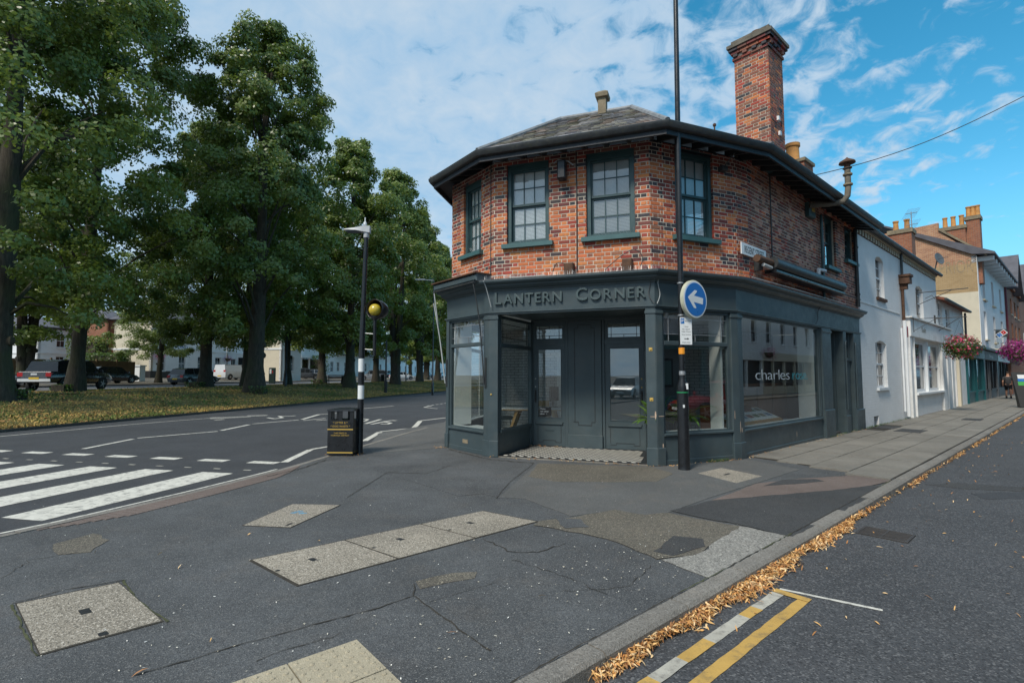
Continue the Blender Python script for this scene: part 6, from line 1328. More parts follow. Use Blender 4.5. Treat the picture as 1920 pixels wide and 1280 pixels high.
m = fw0.mb(); m.box(S(1791)[0], S(1793.5)[0], 0, 2.9, 0, .12); m.build('pilaster', M['render_c'], B2); m = fw0.mb(); m.box(S(1778)[0], S(1782)[0], 0, 2.9, 0, .10); m.build('pilaster', M['render_w'], B2)
m = fw0.mb(); m.add([(20.1,5.12,.3),(e2+.1,5.12,.3),(e2+.1,6.1,-3),(20.1,6.1,-3),(20.1,5.0,.3),(e2+.1,5.0,.3),(e2+.1,6.0,-3),(20.1,6.0,-3)], [(0,1,2,3),(4,7,6,5),(0,4,5,1),(1,5,6,2),(3,2,6,7),(0,3,7,4)]); m.build('roof', mat('clay_tile_roof', (.20,.07,.04), .9, .35, 3), B2); m = fw0.mb(); m.tube([(20.2,5.05,.34),(e2,5.05,.34)], .06, 8); m.tube([(e2-.15,2.6,.1),(e2-.15,5.0,.12)], .05, 8); m.build('gutter', M['gutter'], B2)
# chimney stacks on the roof line
def stack(parent, px, py_top, sdepth, off, w_, d_, zb, zt_, pots, potm='terracotta', ph=.55):
    q = f3.p(sdepth, 0, off); m = MB(); R_ = Matrix.Translation((q.x,q.y,0)) @ Matrix.Rotation(math.atan2(U3.y, U3.x), 4, 'Z'); m.M = R_; m.box(-w_/2, w_/2, -d_/2, d_/2, zb, zt_); c_ = uvbox(m.build('chimney', M['bt_red'], parent))
    m = MB(); m.M = R_; m.box(-w_/2-.07, w_/2+.07, -d_/2-.07, d_/2+.07, zt_-.22, zt_-.001+.02); m.build('cap', M['bt_red'] if False else M['stone'], c_)
    for k in range(pots):
        t = (k+.5)/pots; y = -d_/2+d_*t; m = MB(); m.M = R_; m.lathe([(.15,0),(.14,.05),(.12,ph-.1),(.15,ph-.08),(.15,ph),(.09,ph)], (0, y, zt_+.02), 12); m.build('chimney_pot', M[potm], c_, smooth=True)
    return c_
B3 = thing('gabled_terrace', 'three storey white terrace with brown brick gable wall and faded painted advert', 'building', tuple(f3.p(38, 0, 0)))
s3, s3e = S(1845, 560)[0], S(1893, 600)[0]; s3 = 34.5; s3e = 50.5
# the gable wall faces back down the street
gf = Face(f3.p(s3, 0, -13), f3.p(s3, 0, 0)); zE = 9.35
rg = ray(1760, 433); gs_, gz_ = gf.hit(1760, 433); gp_s, gp_z = gf.hit(1712, 436); 
gA = gf.hit(1843, 480); g4 = gf.L; 
def gpoly(pts, o0, o1, name, mt, parent):
    m = gf.mb(); n = len(pts); m.add([(x,y,o1) for x,y in pts]+[(x,y,o0) for x,y in pts], [tuple(range(n)), tuple(range(n,2*n))[::-1]]+[(i,n+i,n+(i+1)%n,(i+1)%n) for i in range(n)]); return uvbox(m.build(name, M[mt], parent))
ridge_s = gs_; zr_ = gz_
gpoly([(g4-13, 0), (g4-.001, 0), (g4-.001, zE), (ridge_s, zr_), (ridge_s, zr_+.55), (gp_s-2.5, gp_z+.2), (g4-13, 7.0)], -.25, 0, 'gable_wall', 'bt_gable', B3)
a_, z_a = gf.hit(1753, 492); b_, z_b = gf.hit(1832, 492); c_, z_c = gf.hit(1800, 549)
gpoly([(a_-3, z_c), (b_, z_c), (b_, z_b), (a_-3, z_b)], .001, .012, 'painted_panel', 'bt_buff', B3)
gpoly([(b_+.0, 3.3), (g4-.0005, 3.3), (g4-.0005, zE-.05), (b_+.0, zE-.02)], .001, .02, 'whitewash', 'bt_white', B3)
gpoly([(g4-13, 3.3), (b_-.001, 3.3), (b_-.001, z_c-.001), (g4-13, z_c-.001)], .001, .018, 'whitewash', 'render_c', B3)
M['ghost'] = mat('ghost_letters', (.28,.21,.13), .95, .3, 4, dirt=(.40,.27,.13), dirt_amt=1.0)
ga_ = gf.hit(1762, 510)[0]; gb_ = gf.hit(1826, 510)[0]; letters('PRIOR', ga_, gb_, gf.hit(1800, 512)[1], 1.25, gf, .014, 'ghost', B3, .001)
gpoly([(ridge_s-.0, zr_+.02), (g4+.5, zE-.10), (g4+.5, zE+.05), (ridge_s-.0, zr_+.2)], -.3, .12, 'verge', 'stone', B3)
wl_ = []
H3 = []; n3 = 3
cols3 = [(s3+2.0+5.0*k, s3+3.3+5.0*k) for k in range(n3)]
for a, b in cols3: H3 += [(a, b, 6.7, 8.5), (a, b, 4.0, 5.9)]
wins_wall(fw0, s3, s3e, 3.3, zE, H3, 'render_v', B3)
for h_ in H3: simple_window(fw0, *h_, B3, cols=2, rows=2, sill='render_c', rec=.15, sproj=.12, sw=.1)
m = fw0.mb(); m.add([(s3-.2,zE-.05,.9),(s3e,zE-.05,.9),(s3e,zE+.1,-.2),(s3-.2,zE+.1,-.2),(s3-.2,zE+.08,.9),(s3e,zE+.08,.9),(s3e,zE+3.6,-6),(s3-.2,zE+3.6,-6)], [(0,3,2,1),(4,5,6,7),(0,1,5,4),(1,2,6,5),(3,0,4,7)]); m.build('roof', M['farroof'], B3)
s_ = s3+.4
while s_ < s3e: m = fw0.mb(); m.bbox(s_, s_+.25, zE-.35, zE-.06, 0, .8, .02); m.build('eaves_bracket', M['render_v'], B3); s_ += 1.6
m = fw0.mb(); m.tube([(s3e-.3,3.5,.1),(s3e-.3,zE,.12)], .06, 8); m.build('downpipe', M['maroon'], B3)
def stack_px(parent, px, ytop, s_at, px_w, zt_off=0, pots=3, d_=2.0, w_=.8, zb=6): pass
def zpx(px, py, s): # height of a pixel above the point of the street line's offset plane at s
    fcx = Face(f3.p(s,0,0), f3.p(s,0,0)-N3); return fcx.hit(px, py)
for px0, px1, yt, s_, pots in ((1670, 1712, 437, 26, 2), (1765, 1812, 431, 35.3, 3), (1812, 1838, 410, 35.6, 3)):
    (d0, zt_), (d1, _) = zpx(px0, yt, s_), zpx(px1, yt, s_); o_ = -(d0+d1)/2; stack(B3 if s_ > 30 else B1, 0, 0, s_, o_, .9, abs(d1-d0), 5.5 if s_ < 30 else 7.6, zt_, pots, ph=.75 if pots == 3 else .6)
AE = thing('tv_aerial', 'spiky television aerial on a mast beside the nearer chimney pots', 'aerial', tuple(f3.p(26, 8, -5))); d_, z_ = zpx(1710, 432, 26); d2, z2 = zpx(1710, 397, 26); q = f3.p(26, 0, -d_); m = MB(); m.tube([(q.x,q.y,z_-1),(q.x,q.y,z2)], .025, 6); m.build('mast', M['steel'], AE)
for zz in (z2-.1, z2-.75):
    m = MB(); m.tube([(q.x-.5,q.y-.2,zz-.1),(q.x+.5,q.y+.2,zz+.15)], .018, 6)
    for k in range(9): t = -.5+k*.125; m.tube([(q.x+t-.05,q.y+t*.4+.2,zz+t*.25-.25),(q.x+t+.05,q.y+t*.4-.2,zz+t*.25+.25)], .008, 4)
    m.build('antenna', M['steel'], AE)
SD = thing('satellite_dish', 'grey satellite dish at the end of the dentil eaves', 'satellite dish', tuple(fw0.p(19.4, 6.5, .3))); m = MB(); n = 16; c = fw0.p(19.2, 6.75, .35); ax = Vector((.3,-.9,.25)).normalized(); a1_ = ax.orthogonal().normalized(); b1_ = ax.cross(a1_)
vs = [c-ax*.08]+[c+(a1_*math.cos(2*PI*k/n)+b1_*math.sin(2*PI*k/n))*.27 for k in range(n)]+[c-ax*.10]+[c-ax*.02+(a1_*math.cos(2*PI*k/n)+b1_*math.sin(2*PI*k/n))*.27 for k in range(n)]
m.add(vs, [(0,1+k,1+(k+1)%n) for k in range(n)]+[(n+1,n+2+(k+1)%n,n+2+k) for k in range(n)]+[(1+k,n+2+k,n+2+(k+1)%n,1+(k+1)%n) for k in range(n)]); m.build('dish', M['grey_shop'], SD, smooth=True); m = MB(); m.tube([c-ax*.1, fw0.p(19.2,6.2,.15)], .025, 6); m.tube([c-ax*.05, c+ax*.35-Vector((0,0,.1))], .012, 5); m.build('arm', M['cable'], SD)
# ground floor shops beneath
def shop(sa, sb_, mt, label, door_at=.2, nwin=2, z1=2.6, zf=3.2, base='same', sign=None, fmt=None):
    t = thing('shopfront', label, 'shopfront', tuple(f3.p((sa+sb_)/2, 0, 0))); m = fw0.mb(); m.bbox(sa, sb_, z1, zf, -.2, .10, .02); fs_ = m.build('fascia', M[fmt or mt], t); m = fw0.mb(); m.box(sa-.05, sb_+.05, zf+.001, zf+.14, -.2, .35); m.build('cornice', M[mt], t)
    L_ = sb_-sa; da = sa+L_*door_at; db = da+1.0
    m = fw0.mb(); m.box(da, db, .03, 2.15, -.8, -.75); d_ = m.build('door', M['dark_glass'], t); m = fw0.mb(); m.box(da-.06, da, 0, z1, -.8, .0); m.box(db, db+.06, 0, z1, -.8, 0); m.build('door_frame', M[mt], t)
    for a, b in ((sa+.3, da-.07), (db+.07, sb_-.3)):
        if b-a < .4: continue
        m = fw0.mb(); m.bbox(a, b, 0, .6, -.15, -.02, .01); m.build('stall_riser', M[mt], t); k = max(1, int((b-a)/1.4))
        for i in range(k):
            x0, x1 = a+(b-a)*i/k, a+(b-a)*(i+1)/k; m = fw0.mb(); m.box(x0, x0+.06, .6, z1, -.15, -.03); m.box(x1-.06, x1, .6, z1, -.15, -.03); m.box(x0+.06, x1-.06, .6, .68, -.15, .04); w__ = m.build('window', M[mt if mt != 'grey_shop' else 'black'], t); m = fw0.mb(); m.box(x0+.06, x1-.06, .68, z1, -.12, -.11); m.build('pane', M['dark_glass'], w__)
    for a, b in ((sa, sa+.3), (sb_-.3, sb_)): m = fw0.mb(); m.bbox(a, b, 0, z1, -.2, .06, .01); m.build('pilaster', M[mt], t)
    m = fw0.mb(); m.box(sa, sb_, 0, z1, -1.0, -.95); m.build('back_panel', M['black'], t)
    if sign: letters(sign, sa+L_*.3, sa+L_*.6, z1+.18, .3, fw0, .105, 'sign_white', fs_)
    return t
shop(e2+.25, S(1843)[0]-.3, 'teal_shop', 'teal painted shopfront with tall windows behind the first hanging basket', .42); 
shop(S(1843)[0]-.2, S(1866)[0], 'grey_shop', 'grey shopfront with dark windows under a pale awning strip', .3, sign='Shop'); shop(S(1866)[0]+.1, S(1893)[0], 'black', 'black shopfront beyond the person, under the square hanging sign', .5)
m = fw0.mb(); m.box(S(1858)[0], S(1889)[0], 3.36, 3.44, 0, .5); t = thing('canopy_strip', 'pale folded awning strip over the grey shopfront', 'awning', tuple(fw0.p(42,3.4,.2))); m.build('awning', M['render_c'], t); m = fw0.mb(); m.box(S(1858)[0], S(1889)[0], 3.28, 3.355, .42, .5); m.build('valance', M['white'], t)
B2b = thing('low_brick_annexe', 'plain dark upper wall behind the teal shopfront fascia', 'building', tuple(f3.p(30,0,-3))); m = f3.mb(); m.box(e2, 34.4, 0, 3.3, -6, -1.05); uvbox(m.build('wall', M['bt_red'], B2b)); m = f3.mb(); m.box(e2, 34.4, 3.3, 3.4, -6, -.3); m.build('roof', M['lead'], B2b)
B4 = thing('brick_gabled_building', 'tall red brick building with pointed gables at the far end of the terrace', 'building', tuple(f3.p(56, 0, 0)))
H4 = [(53,54.4,4,6.2), (56.5,58,4,6.2), (60,61.5,4,6.2), (53,54.4,7,8.4), (56.5,58,7,8.4), (60,61.5,7,8.4)]
f4_ = wall_face(.15); wins_wall(f4_, s3e+.02, 64, 0, 9.2, H4, 'bt_red', B4)
for h_ in H4: simple_window(f4_, *h_, B4, cols=2, sill='render_c', frame='render_c', fw=.15)
for k, sg in enumerate((53.5, 59.5)):
    m = f4_.mb(); m.add([(sg-2.4,9.2,.2),(sg+2.4,9.2,.2),(sg,12.0,.2),(sg-2.4,9.2,-5),(sg+2.4,9.2,-5),(sg,12.0,-5)], [(0,1,2),(5,4,3),(0,3,4,1),(1,4,5,2),(2,5,3,0)]); uvbox(m.build('gable', M['bt_red'], B4))
    m = f4_.mb(); m.add([(sg-2.8,9.0,.7),(sg,12.25,.7),(sg+2.8,9.0,.7),(sg-2.8,9.0,-5),(sg,12.25,-5),(sg+2.8,9.0,-5)], [(0,1,4,3),(1,2,5,4)]); o_ = m.build('gable_roof', M['farroof'], B4); md = o_.modifiers.new('thick','SOLIDIFY'); md.thickness = .15
stack(B4, 0, 0, 52, -2.2, .9, 1.2, 8, 12.4, 1); stack(B4, 0, 0, 58, -2.2, .9, 1.2, 8, 12.8, 1)
shop(s3e+.3, 58, 'maroon', 'dark red shopfront at the far end of the terrace', .5); 
for a_, b_, h_, mt in ((64.1, 78, 10.5, 'bt_red'), (78.2, 96, 8.5, 'render_c'), (96.2, 120, 10, 'bt_red')):
    t = thing('far_terrace', {'bt_red': 'distant red brick block of the terrace, %s' % ('nearer one' if a_ < 70 else 'farthest one'), 'render_c': 'distant cream block between the two far red brick blocks'}[mt], 'building', tuple(f3.p(a_,0,0))); m = f3.mb(); m.box(a_, b_, 0, h_, -8, .1); uvbox(m.build('wall', M[mt], t)); m = f3.mb(); m.add([(a_,h_,.4),(b_,h_,.4),(b_,h_+3,-4),(a_,h_+3,-4),(a_,h_,-8),(b_,h_,-8)], [(0,1,2,3),(3,2,5,4),(0,3,4),(1,5,2)]); m.build('roof', M['farroof'], t)
    for k in range(3): x = a_+2+k*(b_-a_-4)/2.5; simple_window(Face(P[3],P[4],.12), x, x+1.2, 4, 6, t, rec=.0)
# hanging signs
HS = thing('hanging_shop_sign', 'square dark hanging sign with tilted red and blue domino tiles logo', 'shop sign', (0,0,0))
hs_s = S(1862, 645)[0]-1; pn_ = -U3; # faces back down the street
hx_, hz_ = Face(f3.p(42,0,0), f3.p(42,0,0)+N3).hit(1866, 668); hf = Face(f3.p(42,0,0), f3.p(42,0,0)+N3); a_, za_ = hf.hit(1866, 617); b_, zb_ = hf.hit(1890, 634)
if hf.n.dot(-U3) < 0: hf = Face(f3.p(42,0,0)+N3*6, f3.p(42,0,0)); 
hfA = Face(f3.p(42,0,0), f3.p(42,0,0)+N3); a_, za_ = hfA.hit(1866, 617); b_, zb_ = hfA.hit(1890, 634); w__ = abs(b_-a_)
sgn = Matrix(((N3.x,0,-U3.x,f3.p(42,0,(a_+b_)/2).x),(N3.y,0,-U3.y,f3.p(42,0,(a_+b_)/2).y),(0,1,0,(za_+zb_)/2),(0,0,0,1)))
m = MB(); m.M = sgn; m.box(-w__/2, w__/2, -w__*.38, w__*.38, -.05, .0); m.build('board', mat('sign_charcoal', (.03,.035,.035), .5), HS)
RM = sgn @ Matrix.Rotation(math.radians(38), 4, 'Z'); r_ = w__*.20
for x0, x1, mt in ((-2*r_, -.03, 'blue'), (.03, 2*r_, 'red')): m = MB(); m.M = RM; m.box(x0-.04, x1+.04, -r_-.04, r_+.04, .001, .006); m.build('logo_edge', M['sign_white'], HS); m = MB(); m.M = RM; m.box(x0, x1, -r_, r_, .0065, .01); m.build('logo_tile', M[mt], HS)
for cx, cy in ((-r_-.0, .45*r_), (-r_, -.45*r_), (r_, 0)): m = MB(); m.M = RM @ Matrix.Translation((cx, cy, .0105)); m.lathe([(r_*.2,0),(r_*.2,.003)], (0,0,0), 10); m.build('logo_dot', M['sign_white'], HS)
m = MB(); m.M = sgn; m.tube([(-w__/2-.9, w__*.45, -.02), (w__/2, w__*.45, -.02)], .03, 6); m.build('arm', M['cable'], HS)
t = thing('hanging_shop_sign', 'black oblong hanging sign with white lettering at the right edge of the picture', 'shop sign', (0,0,0)); m = MB(); m.M = sgn @ Matrix.Translation((2.9, .55, -4)); m.box(-1.1, 1.1, -.45, .45, -.05, 0); m.build('board', M['sign_black'], t)
put_text('lettering', 'Brewery Inn', .34, sgn @ Matrix.Translation((2.9, .60, -3.995)), M['sign_white'], t, .002); m = MB(); m.M = sgn @ Matrix.Translation((2.9, .55, -4)); m.tube([(-2.4,.55,-.02),(1.1,.55,-.02)], .03, 6); m.build('arm', M['cable'], t)
# scroll brackets and flower baskets
def basket(c, r, label, mt, n, group, hang=True, seed=3, greenr=.55):
    t = thing('hanging_basket', label, 'flower basket', tuple(c), group); m = MB(); m.lathe([(r*.15,-r*.75),(r*.5,-r*.6),(r*.7,-r*.1),(r*.7,0)], tuple(c), 14); m.build('bowl', M['moss'], t, smooth=True)
    rg = np.random.default_rng(seed); d = rnd_dirs(n, .1, rg); rr = rg.uniform(.75, 1.08, n)[:,None]*r*(1+.12*np.sin(d[:,0:1]*9)+.1*np.sin(d[:,1:2]*7)); C = np.array(tuple(c))+d*rr*np.array([1.15,1.15,.95]); C[:,2] -= r*.15
    k = rg.random(n) < greenr
    # tufts in the upper part flower most
    k = np.where(C[:,2] > c[2]+r*.25, rg.random(n) < greenr*.5, k)
    for nm, sel, mm in (('foliage', k, M['hedge']), ('flowers', ~k, M[mt])):
        if sel.sum(): o = link(bpy.data.objects.new(nm, leafmesh(nm, C[sel], rg.uniform(.5,1.1,sel.sum())*r*.17, d[sel]*.6+rnd_dirs(int(sel.sum()),0,rg)*.5, mm, rg.random(sel.sum()), .8, rg)), t); tag(o, kind='stuff')
    if hang: m = MB(); [m.tube([(c[0],c[1],c[2]+r*2.0), (c[0]+r*.7*math.cos(a), c[1]+r*.7*math.sin(a), c[2])], .006, 4) for a in (0,2.1,4.2)]; m.build('chain', M['cable'], t)
    return t
hb = lambda px, py, s: (lambda q: q)(Face(f3.p(s,0,0), f3.p(s,0,0)+N3).hit(px, py))
o_, z_ = hb(1802, 648, 19.5); o_ = max(.3, o_); basket(f3.p(19.5, z_, o_), .55, 'big hanging basket of pink and red flowers on a scroll bracket outside the white shop', 'petal', 2600, 'hanging flower baskets along the street', greenr=.82)
m = MB(); q = f3.p(19.5, 0, 0); m.tube([f3.p(19.5, z_+1.25, 0), f3.p(19.5, z_+1.25, o_+.25)], .02, 6); m.tube([f3.p(19.5, z_+.6, 0), f3.p(19.5, z_+1.22, o_)], .014, 6); t = thing('scroll_bracket', 'black iron bracket carrying the nearest flower basket', 'bracket', tuple(f3.p(19.5,z_+1.2,.3))); m.build('arm', M['cable'], t); m = MB(); m.box(q.x-.04,q.x+.04,q.y-.04,q.y+.04,z_+.5,z_+1.4); m.build('backplate', M['cable'], t)
o_, z_ = hb(1908, 656, 36); basket(f3.p(36, z_, o_), .78, 'large magenta flower basket at the right edge beyond the square hanging sign', 'petal_p', 1800, 'hanging flower baskets along the street', seed=5, greenr=.12); basket(f3.p(36.5, z_-.7, o_+1.3), .8, 'second magenta flower basket partly cut off by the right picture edge', 'petal_p', 1500, 'hanging flower baskets along the street', seed=6, greenr=.12)
m = fw0.mb(); m.tube([(16.0,4.9,0),(16.0,4.9,1.6)], .02, 6); m.tube([(16.0,4.4,0),(16.0,4.4,.02),(16.0,4.88,1.1)], .014, 6); m.tube([(16.0,4.0,.02),(16.0,5.1,.02)], .02, 6); t = thing('sign_frame', 'empty black iron hanging sign bracket high on the white wall', 'bracket', tuple(fw0.p(16,4.5,.5))); m.build('bracket_frame', M['cable'], t); m = fw0.mb(); m.tube([(16.0,4.65,.3),(16.0,4.75,.5),(16.0,4.6,.6)], .012, 5); m.build('scroll', M['cable'], t)
# A-board at the right edge
q = G(1914, 765); AB = thing('pavement_sign', 'black leaning pavement sign with green and blue poster at the right edge of the picture', 'pavement sign', tuple(q))
an = Vector((-.55,-.83,0)).normalized(); au = Vector((-an.y, an.x, 0)); A0 = q+au*0
AM = Matrix(((au.x,0,an.x,A0.x),(au.y,0,an.y,A0.y),(0,1,0,0),(0,0,0,1)))
m = MB(); m.M = AM; m.add([(-.02,.05,.1),(.62,.05,.1),(.70,1.75,-.12),(-.25,1.75,-.12),(-.02,.05,-.5),(.62,.05,-.5),(.70,1.75,-.2),(-.25,1.75,-.2)], [(0,1,2,3),(4,7,6,5),(0,4,5,1),(1,5,6,2),(2,6,7,3),(3,7,4,0)]); m.build('board', M['sign_black'], AB)
for z0_, z1_, mt in ((1.1,1.28,'hedge'),(1.29,1.42,'blue'),(1.43,1.62,'sign_white')): m = MB(); m.M = AM; f_ = lambda z: .1-.22*(z-.05)/1.7+.004; m.add([(-.02,z0_,f_(z0_)),(.32,z0_,f_(z0_)),(.32,z1_,f_(z1_)),(-.04,z1_,f_(z1_))], [(0,1,2,3)]); m.build('poster', M[mt] if mt != 'hedge' else mat('poster_green', (.05,.35,.06), .5, .05), AB)

# ------------------------------------------------------------------ trees
def crown_points(H, R, z0, nclump, per, leaf, seed, lean=(0,0), skirt=1.0):
    rg = np.random.default_rng(seed); C = []; CL = []; SH = []
    lob = rg.uniform(0, 6.28, 6)
    for i in range(nclump):
        t = rg.uniform(0, 1)**.85; prof = (math.sin(PI*min(1, (t*.84+.14)))**.60)*(1-.26*t)
        a = rg.uniform(0, 2*PI); wob = 1+.18*math.sin(2*a+lob[0]+t*4)+.16*math.sin(3*a+lob[1]-t*8)+.14*math.sin(5*a+lob[2]+t*15)
        r = R*prof*wob*(rg.uniform(.2, 1)**.45)*rg.choice((1,1,1,1.12,.9)); t = min(1.03, t+rg.normal(0,.012)); z = z0+(H-z0)*t-(.9*skirt*(r/R)**2 if t < .4 else 0)
        CL.append((r*math.cos(a)+lean[0]*t, r*math.sin(a)+lean[1]*t, z, r/(R*prof+.01)))
    CL = np.array(CL); cs = []; ns = []; co = []; sz = []
    for (x, y, z, q) in CL:
        n = int(per*rg.uniform(.5, 1.4)); s = rg.uniform(.42, 1.0)*(1.0 if z < H*.8 else .8); d = rnd_dirs(n, .25, rg); rad = rg.uniform(.35, 1.0, n)[:,None]**.5
        out = np.array([x, y, 0]); out = out/(np.linalg.norm(out)+.01)
        p = d*rad*np.array([1.15, 1.15, .72])*s+np.array([x, y, z])+out*.15; p += rg.normal(0, .10, (n,3)); p[:,2] -= (np.hypot(p[:,0]-x, p[:,1]-y)**2)*.18
        nn = d*.6+np.array([0, 0, .22])+out*.40+rnd_dirs(n, 0, rg)*.6; nn /= np.linalg.norm(nn, axis=1)[:,None]
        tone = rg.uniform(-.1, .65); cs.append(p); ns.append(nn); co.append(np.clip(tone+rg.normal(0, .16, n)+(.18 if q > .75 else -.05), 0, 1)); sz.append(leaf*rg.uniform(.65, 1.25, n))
    return np.concatenate(cs), np.concatenate(ns), np.concatenate(co), np.concatenate(sz), CL
def make_tree(H, R, z0, nclump, per, leaf, seed, r0, label, lean=(0,0), fork=None, name='lime_tree', leafmat='leaf', skirt=1.0):
    t = thing(name, label, 'tree', (0,0,0)); rg = random.Random(seed)
    C_, N_, co, sz, CL = crown_points(H, R, z0, nclump, per, leaf, seed, lean, skirt)
    cr_ = link(bpy.data.objects.new('crown', leafmesh('crown', C_, sz, N_, M[leafmat], co, .72)), t); KIDS.setdefault(t.name, []).append(cr_)
    m = MB()
    def trunk(x0, x1, zt_, r0):
        pts, rr = [], []
        for i in range(13):
            k = i/12; z = zt_*k; fl = 1+.50*math.exp(-z/.30)+.10*math.exp(-z/1.4); pts.append((x0+(x1-x0)*k+.10*math.sin(k*7+seed)*k, .10*math.cos(k*6+seed)*k, z-.1)); rr.append(r0*fl*(1-.75*k)*(1+.06*math.sin(9*k+seed)))
        m.tube(pts, rr, 12, caps=False); return pts
    tops = []
    if fork: trunk(0, -fork, H*.8, r0*.72); trunk(.15, fork, H*.8, r0*.72)
    else: trunk(0, lean[0]*.6, H*.88, r0)
    for k in range(5): a = rg.uniform(0, 6.28); m.ball((math.cos(a)*r0*.9, math.sin(a)*r0*.9, rg.choice((.15,.4,1.2,2.4,3.1))), r0*.35, 7, sq=(1,1,1.2))
    m.build('trunk', M['bark'], t, smooth=True)
    big = [c for c in CL if c[3] > .5]
    for k in range(26):
        x, y, z, q = big[rg.randrange(len(big))]; zs = max(z0-.8, z-rg.uniform(1.5, 4.5)-(x*x+y*y)**.5*.35); zs = max(zs, z0*.75); m = MB(); p0 = Vector((lean[0]*.6*zs/H, 0, zs)); p3 = Vector((x*.95, y*.95, z)); p1 = p0.lerp(p3, .35)+Vector((0,0,.7)); p2 = p0.lerp(p3, .7)+Vector((0,0,.5)); m.tube([p0, p1, p2, p3], [r0*.20, r0*.14, r0*.09, r0*.03], 6, caps=False); m.build('limb', M['bark'], t, smooth=True)
    return t
def place_new(t, q, rot=0): t.location = q; t.rotation_euler = (0,0,rot); t['group'] = 'mature trees of the park strip'; return t
def ground_at(px, depth): return at_depth(px, depth)
TA = make_tree(24, 5.6, 4.0, 270, 330, .17, 11, .50, 'huge dark lime tree whose trunk is cut by the left edge of the picture', skirt=1.2)
place_new(TA, ground_at(-4, 20.5), 1.0)
TB = make_tree(25.6, 6.6, 4.6, 310, 320, .19, 23, .36, 'tall dark lime tree with its trunk in front of the black pickup', skirt=1.4, lean=(1.3,0))
place_new(TB, ground_at(145, 27.8), .2)
TC = make_tree(24.3, 5.3, 4.1, 255, 330, .20, 37, .50, 'large lime tree with a thick knobbly trunk just left of the ticket machine', lean=(.4,0))
place_new(TC, ground_at(480, 33), .6)
TD = make_tree(22, 4.6, 4.0, 225, 260, .24, 51, .40, 'leafy lime tree whose trunk stands just left of the banded lamp column', fork=None, leafmat='leaf_light')
place_new(TD, ground_at(657, 45), .3)
TE = make_tree(23, 4.9, 4.2, 225, 260, .25, 67, .55, 'lime tree with a forked double trunk right of the beacon', fork=.9, leafmat='leaf_light'); place_new(TE, ground_at(741, 56), .1)
def dupt(src, px, depth, sc_, rot, label): 
    c = copy_tree(src, ground_at(px, depth), rot, sc_, label); c['group'] = 'mature trees of the park strip'; return c
dupt(TC, 388, 37, (.82,.82,.80), 2.4, 'lime tree with slender trunk beside the black hatchback')
dupt(TD, 464, 41, (.8,.8,.86), 1.1, 'lime tree partly hidden right behind the thick knobbly trunk')
dupt(TB, 542, 46, (.80,.80,.82), 3.6, 'lime tree with narrow trunk between the ticket machine and the portico villa')
dupt(TD, 605, 55, (.95,.95,.9), 4.4, 'lime tree with narrow trunk left of the park bench')
dupt(TD, 706, 66, (.95,.95,.92), 2.2, 'lime tree with pale slim trunk between banded column and forked tree')
dupt(TE, 787, 70, (.95,.95,.98), .9, 'lime tree with straight trunk second from the shopfront corner')
dupt(TD, 821, 82, (1,1,1), 5.2, 'lime tree with trunk closest to the shopfront corner')
dupt(TE, 801, 96, (1,1,.92), 3.3, 'small distant lime tree between the last two trunks before the corner')
dupt(TD, 842, 100, (1.1,1.1,.95), 1.3, 'far lime tree mostly hidden by the shopfront corner'); dupt(TE, 770, 118, (1,1,1), 2.0, 'farthest lime tree of the park row')
dupt(TE, 52, 36, (.9,.9,.82), 4.0, 'dark tree standing before the fence left of the pickup')
dupt(TB, 300, 50, (.72,.72,.60), .4, 'smaller lime tree whose branches hang across the cream villa')
# the row goes on behind the camera; it shows in the shop windows
for k, (d, l) in enumerate(((16, -22), (17, -42))):
    p = park(d, l)+EL*2.2; p.z = tz(d); c = copy_tree(TC if k % 2 else TA, p, k*2.1, .9, ['lime tree of the row reflected in the lobby doors, nearest', 'lime tree of the row reflected in the lobby doors, second', 'lime tree of the row reflected in the lobby doors, farthest'][k]); c['group'] = 'mature trees of the park strip'
def shrub(c, sx, sy, sz_, n, label, cat='hedge', name='hedge', mt='hedge', seed=1, leaf=.12):
    rg = np.random.default_rng(seed); t = thing(name, label, cat, tuple(c)); d = rg.uniform(-1, 1, (n,3)); f_ = rg.integers(0, 3, n); d[np.arange(n), f_] = np.sign(d[np.arange(n), f_])*rg.uniform(.7, 1.05, n); C = np.array(tuple(c))+d*np.array([sx/2, sy/2, sz_/2])+np.array([0,0,sz_/2]); C += .12*np.sin(C*3.1)
    o = link(bpy.data.objects.new('foliage', leafmesh('foliage', C, rg.uniform(.6,1.2,n)*leaf, rnd_dirs(n,.3,rg), M[mt], rg.random(n), .7, rg)), t); m = MB(); m.box(c[0]-sx*.38, c[0]+sx*.38, c[1]-sy*.38, c[1]+sy*.38, c[2]-.1, c[2]+sz_*.85); m.build('stems', M['bark'], t); return t
# basal shoots at some trunks
for px, dp, lb in ((122, 27.3, 'bright green shoots at the foot of the trunk before the pickup'), (490, 32.4, 'low green shoots at the foot of the thick knobbly trunk'), (597, 54, 'bright green shoots at the foot of the trunk left of the bench'), (372, 36.4, 'low green shoots at the foot of the slender trunk beside the black hatchback'), (30, 21, 'dark grass tuft by the trunk cut by the left edge')): q = ground_at(px, dp); shrub(q, .9, .8, .45, 260, lb, 'plant', 'shoots', seed=px, leaf=.10)
